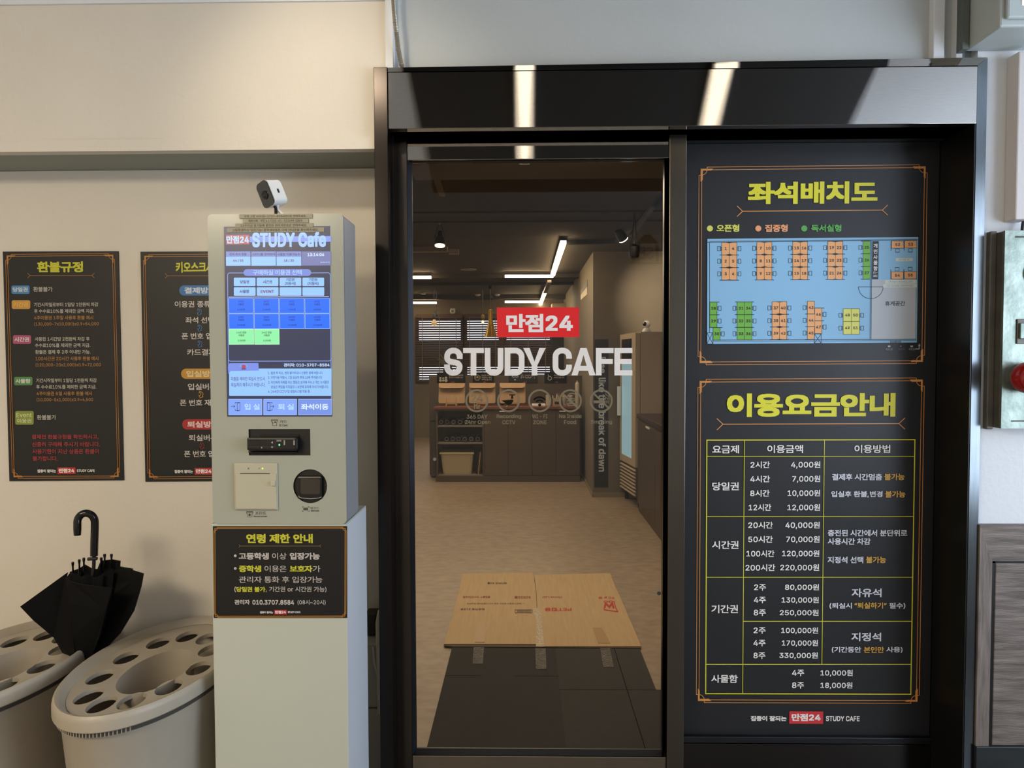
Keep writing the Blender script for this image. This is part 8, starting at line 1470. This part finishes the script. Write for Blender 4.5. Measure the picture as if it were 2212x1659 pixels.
# poster on the receding face
XP = cxw-.004; wp = thing('wall_notice', ptX(1264, 640, XP), 'small tilted-looking dark and cream notice high on the receding taupe wall', 'sign')
P4 = [ptX(1254.5, 628, XP), ptX(1268, 604, XP), ptX(1268, 636, XP), ptX(1254.5, 648, XP)]; mid_ = [P4[0].lerp(P4[3], .45), P4[1].lerp(P4[2], .5)]
m = MB(); m.prism([P4[0], P4[1], mid_[1], mid_[0]], (.003, 0, 0), ink('2a2628')); m.prism([mid_[0], mid_[1], P4[2], P4[3]], (.003, 0, 0), ink('b8a888')); m.build('sheet', wp)
# counter along the right
XCn = 1.08; yc0, yc1 = YI+.3, 6.72; zc = .925
cn = thing('side_counter', (1.35, 5, 0), 'dark brown counter with overhanging top running along the right side of the cafe', 'counter')
m = MB(); m.box(XCn, 1.70, yc0, yc1, .0, zc-.04, cab_brown); m.build('cabinet', cn)
m = MB(); m.box(XCn-.02, 1.70, yc0, yc1+.01, zc-.04, zc, mat('counter_top', '#3a2a22', .35, noise=.15, nscale=6), .003); m.build('worktop', cn)
for k in range(4):
    yy = yc1-.9*(k+1); m = MB(); m.box(XCn-.012, XCn-.001, yy+.004, yy+.896, .08, zc-.06, cab_brown, .001); d_ = m.build('door', cn)
    m = MB(); m.box(XCn-.024, XCn-.012, yy+.25, yy+.40, zc-.085, zc-.07, white_pl, .002); m.build('handle', d_)
# fridge
Nn = Vector((1.058, 6.78)); Ff = Vector((.985, 7.35)); dv = (Ff-Nn).normalized(); nv = Vector((dv.y, -dv.x))     # nv points to +x
def fp(u, w_, z): p = Nn+dv*u+nv*w_; return (p.x, p.y, z)
FL = (Ff-Nn).length; fr_m = mat('fridge_cream', '#b0a08a', .45)
fg = thing('drinks_fridge', fp(FL/2, .2, 0), 'tall cream drinks fridge with a glowing glass door by the counter', 'fridge')
def fbox(m, u0, u1, w0, w1, z0, z1, mm): m.prism([fp(u0, w0, z0), fp(u1, w0, z0), fp(u1, w1, z0), fp(u0, w1, z0)], (0, 0, z1-z0), mm)
m = MB(); fbox(m, 0, FL, .05, .52, .10, 1.70, fr_m); m.build('body', fg)
m = MB(); z0, z1 = .40, 1.69
fbox(m, .01, FL, 0, .045, z0, z0+.07, fr_m); fbox(m, .01, FL, 0, .045, z1-.05, z1, fr_m); fbox(m, .01, .14, 0, .045, z0+.07, z1-.05, fr_m); fbox(m, FL-.05, FL, 0, .045, z0+.07, z1-.05, fr_m); dd = m.build('door_frame', fg)
m = MB(); fbox(m, .14, FL-.05, .006, .02, z0+.07, z1-.26, lit('#9cc0c8', .55)); m.build('lit_glass', dd)
m = MB(); fbox(m, .14, FL-.05, .004, .02, z1-.26, z1-.05, black_gloss); m.build('black_header', dd)
m = MB(); fbox(m, FL-.04, FL-.02, -.035, 0, .86, 1.16, white_pl); m.build('door_handle', dd)
m = MB(); fbox(m, .01, FL, .012, .045, .10, .39, mat('grille_dark', '#4a4238', .5)); m.build('grille', fg)
for k in range(8):
    m = MB(); z = .115+k*.034; m.prism([fp(.02, .01, z), fp(.02, -.008, z+.010), fp(.02, -.008, z+.016), fp(.02, .01, z+.022)], Vector((dv.x, dv.y, 0))*(FL-.04), fr_m); m.build('louvre', fg)
m = MB()
for u in (.05, FL-.05): p = fp(u, .06, 0); m.lathe((p[0], p[1], .0), [(.018, 0), (.02, .03), (.02, .1)], black_matt, 10)
m.build('foot', fg)
p = Vector(fp(.12, .14, 1.70)); pc = thing('pan_camera', p, 'white ball-shaped indoor camera on top of the drinks fridge', 'camera')
m = MB(); m.lathe(p, [(.042, 0), (.042, .012), (.032, .03), (.02, .042)], white_pl, 24); m.build('base', pc, smooth=True)
m = MB(); c_ = p+Vector((0, 0, .075)); m.lathe(c_, [(.0, -.038), (.02, -.033), (.034, -.017), (.038, 0), (.034, .017), (.02, .033), (0, .038)], white_pl, 24); m.build('head', pc, smooth=True)
m = MB(); m.lathe(c_+Vector((-.022, -.024, .004)), [(.022, 0), (.020, .006), (0, .010)], black_gloss, 20, (-.8, -.7, .1)); m.build('lens', pc, smooth=True)
# ---------------------------------------------------------------- ceiling things in the cafe
Ls = lit('#ffe0ae', 16)
def bar(name, px0, px1, z, label, w_=.05, mm=Ls, h=.03, grp='linear lamps under the cafe ceiling', cat='lamp'):
    a, b = ptZ(*px0, z), ptZ(*px1, z); d = (b-a).normalized(); n = Vector((-d.y, d.x, 0))*w_/2
    r = thing(name, ((a.x+b.x)/2, (a.y+b.y)/2, z), label, cat, grp)
    m = MB(); m.prism([a+n, b+n, b-n, a-n], (0, 0, h), mm); m.build('diffuser' if mm is Ls else 'profile', r)
    if mm is Ls: m = MB(); m.prism([a+n*1.15+Vector((0, 0, h)), b+n*1.15+Vector((0, 0, h)), b-n*1.15+Vector((0, 0, h)), a-n*1.15+Vector((0, 0, h))], (0, 0, .02), black_matt); m.build('housing', r)
    return r
bar('linear_lamp', (1091, 599.5), (1195, 599.5), 2.48, 'glowing linear lamp, crosswise arm of the near bent ceiling light', .06)
bar('linear_lamp', (1194, 596.5), (1217, 527), 2.48, 'glowing linear lamp running towards the door above the red sticker', .05)
bar('linear_lamp', (1091, 654), (1166, 654), 2.42, 'glowing linear lamp just above the red sticker, further back', .07)
bar('linear_lamp', (1167, 660), (1177, 634), 2.42, 'short glowing lamp slanting down behind the red sticker edge', .05)
bar('linear_lamp', (860, 602), (931, 601.5), 2.48, 'short glowing linear lamp at the left glass edge, upper one', .06)
bar('linear_lamp', (860, 656), (943, 656), 2.42, 'short glowing linear lamp at the left glass edge, lower one', .07)
bar('lamp_track', (1177, 634), (1187, 610), 2.42, 'unlit end of the slanting ceiling lamp', .05, mat('track_steel', '#8d8478', .4, .5), .03, None, 'track')
bar('cable_trunking', (880, 545), (967, 544), 2.50, 'pale ceiling trunking crossing left of the round speaker', .06, mat('trunk_cream', '#a89888', .5), .05, 'pale ceiling trunking', 'trunking')
bar('cable_trunking', (970, 549), (991, 549), 2.50, 'short offset end of the pale ceiling trunking', .06, mat('trunk_cream', '#a89888', .5), .05, 'pale ceiling trunking', 'trunking')
bar('lamp_track', (1224, 528), (1342, 526), 2.50, 'black horizontal track right of the bent ceiling lamp', .05, black_matt, .04, 'black lamp tracks', 'track')
bar('lamp_track', (1440, 410), (1364, 512), 2.50, 'long black track running diagonally at the upper right of the glass', .035, black_matt, .03, 'black lamp tracks', 'track')
p = ptZ(1012, 583, ZK-.006); m = MB(); m.lathe(p, [(.10, 0), (.10, .006)], mat('speaker_grille', '#a39a8c', .6), 28); tag(m.build('ceiling_speaker'), 'flat round pale speaker in the dark cafe ceiling', 'speaker')
for i, (x, y) in enumerate(((914, 632), (1032, 645), (1074, 655))):
    p = ptZ(x, y, ZK-.001) if y < 640 else ptY(x, y, 12.15); m = MB(); m.lathe((p.x, p.y, ZK-.035 if y >= 640 else ZK-.03), [(.02, 0), (.045, .012), (.05, .03)], white_pl, 18); tag(m.build('smoke_detector', smooth=True), ('small pale detector on the ceiling, nearest the left glass edge', 'small pale detector on the ceiling left of the pendant', 'small pale detector on the ceiling right of the pendant cord')[i], 'detector', 'smoke detectors on the cafe ceiling')
for i, (x, y) in enumerate(((1003, 357), (1350, 356))):
    p = ptZ(x, y, 2.494); m = MB(); m.lathe((p.x, p.y, 2.488), [(.03, 0), (.05, .006), (.05, .012)], mat('fitting_silver', '#8a8478', .3, .7), 20); tag(m.build('recessed_fitting'), ('small silver ceiling fitting cut by the top of the glass, left', 'small silver ceiling fitting cut by the top of the glass, right')[i], 'light fitting', 'recessed fittings near the top of the glass')
# round spotlight, left
sx_ = ptY(950, 500, 5.8); sl = thing('spotlight', (sx_.x, 5.8, ptY(950, 531, 5.8).z), 'round glowing spotlight hanging at the upper left behind the glass', 'lamp'); zz = ptY(950, 530, 5.8).z
m = MB(); m.box(sx_.x-.012, sx_.x+.012, 5.79, 5.81, ptY(950, 484, 5.8).z, ptY(950, 474, 5.8).z, mat('trunk_cream', '#a89888', .5)); m.box(sx_.x-.02, sx_.x+.02, 5.78, 5.82, ptY(950, 474, 5.8).z, ZK, black_matt); m.build('mount', sl)
m = MB(); m.tube([(sx_.x-.01, 5.8, ptY(950, 484, 5.8).z), (sx_.x-.045, 5.8, zz+.06)], .003, rubber, 6); m.tube([(sx_.x+.01, 5.8, ptY(950, 484, 5.8).z), (sx_.x+.045, 5.8, zz+.06)], .003, rubber, 6); m.build('bracket', sl)
m = MB(); m.lathe((sx_.x, 5.8, zz), [(.046, 0), (.046, .03), (.038, .06), (.022, .075), (.02, .12), (0, .12)], black_matt, 24, (0, .25, 1)); m.build('head', sl, smooth=True)
m = MB(); m.lathe((sx_.x, 5.8, zz-.004), [(.040, 0), (.040, .003)], lit('#ffdf9c', 12), 24, (0, .25, 1)); m.build('lamp_glass', sl)
# spotlight on the right track, aimed at the taupe wall
sp2 = ptY(1346, 516, 6.2); s2 = thing('spotlight', sp2, 'tilted black spotlight with a bright edge under the diagonal track', 'lamp'); dr = Vector((.45, .45, -.6)).normalized()
m = MB(); m.tube([(sp2.x-.03, 6.2, 2.50), (sp2.x-.03, 6.2, sp2.z+.10), sp2-dr*.06], .012, black_matt, 10); m.build('mount', s2)
m = MB(); m.lathe(sp2-dr*.10, [(.0, 0), (.03, .005), (.04, .04), (.045, .10)], black_matt, 20, dr); m.build('head', s2, smooth=True)
m = MB(); m.lathe(sp2, [(.042, 0), (.042, .008)], lit('#fff2cf', 10), 20, dr); m.build('lamp_glass', s2)
spot('wall_spot', sp2+dr*.03, (1.52, 7.39, 2.0), 90, 'warm', 54, 1.0, .03)
# black hanging speaker with cable loops
p = ptY(1370, 540, 5.2); hs = thing('hanging_speaker', p, 'black cylindrical hanging speaker with looped cables under the end of the diagonal track', 'lamp')
m = MB(); m.lathe((p.x, 5.2, ptY(1370, 557, 5.2).z), [(.028, 0), (.036, .015), (.038, .08), (.016, .10), (.016, .125), (0, .125)], black_matt, 22); m.build('head', hs, smooth=True)
m = MB(); z9 = ptY(1370, 535, 5.2).z
for s_ in (-1, 1): m.tube([(p.x+s_*.04, 5.2, z9-.03), (p.x+s_*.035, 5.18, z9+.03), (p.x+s_*.015, 5.2, z9+.07), (p.x, 5.2, 2.50)], .004, rubber, 6)
m.build('cable_loop', hs)
pp = [ptY(x, y, 5.4) for x, y in ((1284, 437), (1290, 452), (1302, 460), (1316, 459), (1330, 449), (1341, 437))]
m = MB(); m.tube(pp, .004, rubber, 6); tag(m.build('cable', smooth=True), 'thin dark cable looping down from the cafe ceiling', 'cable')
# pendants
p = ptY(1060, 728, 10.35); gp = thing('cone_pendant', p, 'tall gold cone pendant lamp left of the red sticker', 'lamp'); zt2 = ptY(1060, 668, 10.35).z; zb2 = ptY(1060, 728, 10.35).z; hh = zt2-zb2
m = MB(); m.lathe((p.x, 10.35, zb2), [(.096, 0), (.075, hh*.15), (.05, hh*.38), (.03, hh*.62), (.026, hh*.98), (0, hh)], gold, 28); m.build('shade', gp, smooth=True)
m = MB(); m.tube([(p.x, 10.35, zt2), (p.x, 10.35, ZK-.04)], .003, rubber, 6); m.tube([(p.x, 10.35, zt2+.10), (p.x+.03, 10.35, zt2+.13), (p.x+.03, 10.35, zt2+.17), (p.x, 10.35, zt2+.19)], .003, rubber, 6); m.build('cord', gp)
m = MB(); m.lathe((p.x, 10.35, ZK-.09), [(.03, 0), (.03, .05), (.025, .09)], black_matt, 16); m.build('ceiling_rose', gp)
for i, (x, yb, yt_, glow, rr, lab) in enumerate(((938, 712, 690, True, .045, 'clear globe bulb pendant in front of the left blind'), (943, 696, 684, False, 0, 'black pendant lamp socket beside the clear globe bulb'), (1043, 712, 692, True, .018, 'small glowing candle bulb pendant left of the gold cone'))):
    Yp = 10.6+.25*(i == 1); zb3, zt3 = ptY(x, yb, Yp).z, ptY(x, yt_, Yp).z; px_ = ptY(x, 700, Yp).x
    r = thing('bulb_pendant', (px_, Yp, zb3), lab, 'lamp', 'bulb pendants under the cafe ceiling')
    m = MB(); m.lathe((px_, Yp, zt3), [(.02, 0), (.025, .03), (.02, .08), (0, .09)], black_matt if i < 2 else gold, 14); m.build('socket', r)
    m = MB(); m.tube([(px_, Yp, zt3+.08), (px_, Yp, ZK)], .003, rubber, 6); m.build('cord', r)
    if glow:
        m = MB(); m.lathe((px_, Yp, zt3-rr*2-.01), [(0, 0), (rr*.7, rr*.25), (rr, rr), (rr*.7, rr*1.7), (rr*.3, rr*2+.01)], lit('#e9b878', .5) if i == 0 else lit('#ffc66a', 4), 16); m.build('bulb', r, smooth=True)
# dome camera on the far wall
p = ptY(978, 672, YFAR-.05); dc = thing('dome_camera', p, 'white dome camera above the gap between the first two blinds', 'camera')
m = MB(); m.box(p.x-.045, p.x+.045, YFAR-.06, YFAR-.001, p.z, p.z+.05, white_pl, .01); m.build('bracket', dc)
m = MB(); m.lathe((p.x, YFAR-.06, p.z-.005), [(.05, 0), (.05, .02), (.035, .04)], white_pl, 20, (0, -1, 0)); m.build('dome', dc, smooth=True)
m = MB(); m.lathe((p.x, YFAR-.10, p.z-.005), [(.024, 0), (.018, .01)], black_gloss, 16, (0, -1, 0)); m.build('lens', dc)
m = MB(); m.box(ptY(1192, 660, 12.3).x, ptY(1226, 660, 12.3).x, 12.3, 12.7, ptY(1200, 672, 12.3).z, ptY(1200, 655, 12.3).z, mat('unit_cream', '#9c917e', .5), .01); tag(m.build('wall_unit'), 'pale box-shaped air unit near the ceiling behind the red sticker', 'air unit')
ex = thing('exit_sign', ptY(1234, 738, 12.7), 'small green glowing exit light between the two lines of lettering', 'sign'); m = MB(); m.pbox(1226, 732, 1242, 739, 12.7, 12.76, white_pl); m.build('housing', ex)
m = MB(); m.pbox(1227, 733, 1241, 738, 12.695, 12.70, lit('#7c9a5c', .8)); m.build('lit_face', ex)
# ---------------------------------------------------------------- carpet and cardboard on the floor
cpt = thing('entrance_mat', (.1, 3, 0), 'charcoal carpet tile mat on the cafe floor just inside the door', 'mat')
m = MB(); m.box(-.366, .565, 2.40, 3.618, .0005, .003, ink('020202')); m.build('backing', cpt)
tones = [carpet, mat('grey_carpet', '#393633', .95, noise=.35, nscale=160, bump=.5, bscale=300)]
for (a, b, c, d, k) in ((-.367, .15, 2.42, 3.18, 0), (-.367, .15, 3.18, 3.62, 0), (.15, .442, 2.42, 3.05, 1), (.15, .442, 3.05, 3.62, 1), (.442, .568, 3.05, 3.62, 1), (.442, .66, 2.42, 3.05, 1)):
    m = MB(); m.box(a, b, c, d, 0, .007, tones[k]); m.build('carpet_tile', cpt)
for (a, b, c, d) in ((.4405, .4435, 2.42, 3.62), (.15, .66, 3.0485, 3.0515), (-.367, -.2, 3.1785, 3.1815), (-.05, .15, 3.1785, 3.1815)):
    m = MB(); m.box(a, b, c, d, .0065, .0073, mat('seam_black', '#020202', .95, spec=0)); m.build('seam', cpt)
ZB = .013; Gd = (870, 1060, 2.7690)
def zf(x, y, z=ZB): return ptZ(Gd[0]+x/Gd[2], Gd[1]+y/Gd[2], z)
fb = thing('flattened_box', zf(830, 700, .008), 'flattened brown cardboard box lying on the carpet inside the door', 'cardboard')
def sheet(pts, name, mm=card, z=ZB, th=-.004): m = MB(); m.prism([zf(x, y, z) for x, y in pts], (0, 0, th), mm); o = m.build(name, fb); return o
sheet([(358, 495), (778, 491), (790, 560), (797, 616), (812, 916), (246, 916), (282, 790), (290, 780), (328, 622), (333, 612)], 'left_flap')
sheet([(787, 503), (930, 500), (1228, 493), (1242, 496), (1270, 570), (1290, 610), (1385, 830), (1418, 908), (1425, 930), (830, 930), (816, 916), (800, 616)], 'right_flap', z=ZB+.001)
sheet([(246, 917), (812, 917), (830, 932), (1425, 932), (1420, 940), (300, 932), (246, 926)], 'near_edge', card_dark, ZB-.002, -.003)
tp = mat('clear_tape', '#b3a184', .08, spec=.9, bump=.6, bscale=90); tpd = mat('clear_tape_dark', '#4b443c', .12, spec=.9, bump=1.0, bscale=120); tpb = mat('brown_tape', '#9c7d52', .4)
sheet([(778, 700), (826, 702), (836, 800), (848, 932), (796, 932), (800, 800)], 'tape', tp, ZB+.0022, -.0008)
sheet([(440, 792), (495, 792), (490, 905), (432, 905)], 'tape', tpb, ZB+.0018, -.0008); sheet([(1135, 818), (1190, 818), (1243, 912), (1170, 912)], 'tape', tpb, ZB+.0026, -.0008)
sheet([(793, 940), (855, 940), (860, 1066), (796, 1066)], 'tape', tpd, .0095, -.0008); sheet([(424, 935), (486, 935), (478, 1035), (417, 1035)], 'tape', tpd, .0092, -.0008); sheet([(1180, 940), (1240, 940), (1262, 1055), (1200, 1055)], 'tape', tpd, .0092, -.0008)
pr = Print('Z', ZB+.0012, Gd, eps=.0002, sgn=1, inkf=lambda h: mat('bx_'+h, h, .7)); pr.on('lettering')
def ud(s, x0, y0, x1, y1, c, b=.02): pr.tq(s, [(x1, y1), (x0, y1), (x0, y0), (x1, y0)], c, 1, b)
BK = '4e3b22'; RDx = 'a52a24'; RB = '8a3a26'
ud('배기커피 90줄', 506, 546, 622, 558, BK); ud('BEST CHOICE', 360, 630, 522, 641, RB); ud('50X20줄', 668, 630, 765, 644, RB); ud('Dome LID', 835, 632, 951, 643, RB, .03); ud('90 ø 용', 1170, 633, 1266, 648, RDx)
ud('김포위생 213호', 345, 703, 490, 714, BK); ud('ㅅ 보관시 통풍이 잘되는 곳에 두고 사용하세요 취급주의', 385, 670, 727, 679, BK, .005); ud('PET컵용', 848, 700, 1010, 722, RDx, .05)
pr.on('barcode'); pr.box(672, 712, 774, 730, 2.5, BK, 1)
for k in range(24): pr.rect(682+k*3.6, 715, 682+k*3.6+(2.4 if k % 3 else 1.2), 727, BK, 1)
pr.on('red_logo'); pr.line([(1207, 702), (1214, 674), (1236, 696), (1252, 672), (1262, 704)], 12, RDx, 1); pr.line([(1203, 704), (1207, 712), (1285, 724)], 7, RDx, 1); ud('GC', 1200, 657, 1258, 670, RDx, .06); pr.line([(1262, 658), (1274, 700), (1288, 726)], 6, RDx, 1)
pr.build(fb)
# mirrored emblem: a sign on the lobby's back wall, seen faintly in the glass
YS2 = YB+.004; k_ = (2*YG-YS2)
def bw(px, py): p = ptY(px, py, k_); return p.x, p.z
sg = thing('house_emblem_sign', (bw(1402, 569)[0], YS2, bw(1402, 569)[1]), 'brown house-shaped wall emblem mirrored faintly at the right of the glass', 'sign')
br_ = mat('emblem_brown', '#2a1712', .5)
def bpoly(pts, name, mm, y0=YS2-.003, th=.01): m = MB(); m.prism([(bw(x, y)[0], y0, bw(x, y)[1]) for x, y in pts], (0, th, 0), mm); m.build(name, sg)
bpoly([(1376, 526), (1397, 500), (1422, 526)], 'roof', br_); bpoly([(1366, 529), (1382, 529), (1382, 566), (1366, 566)], 'pillar', br_); bpoly([(1417, 529), (1423, 529), (1423, 566), (1417, 566)], 'pillar', br_); bpoly([(1362, 567), (1428, 567), (1428, 570), (1362, 570)], 'base', br_)
lay = layout('SE'); X0, X1, y0_, y1_ = bbox(lay); xa_, za_ = bw(1411, 560); xb_, zb2_ = bw(1382, 534); m = MB()
for gx, g_ in lay: m.add([(xa_+(gx+p.x-X0)/(X1-X0)*(xb_-xa_), YS2+.008, za_+(p.y-y0_)/(y1_-y0_)*(zb2_-za_)) for p in g_[2][0]], g_[2][1], br_)
m.flat = True; m.build('lettering', sg)
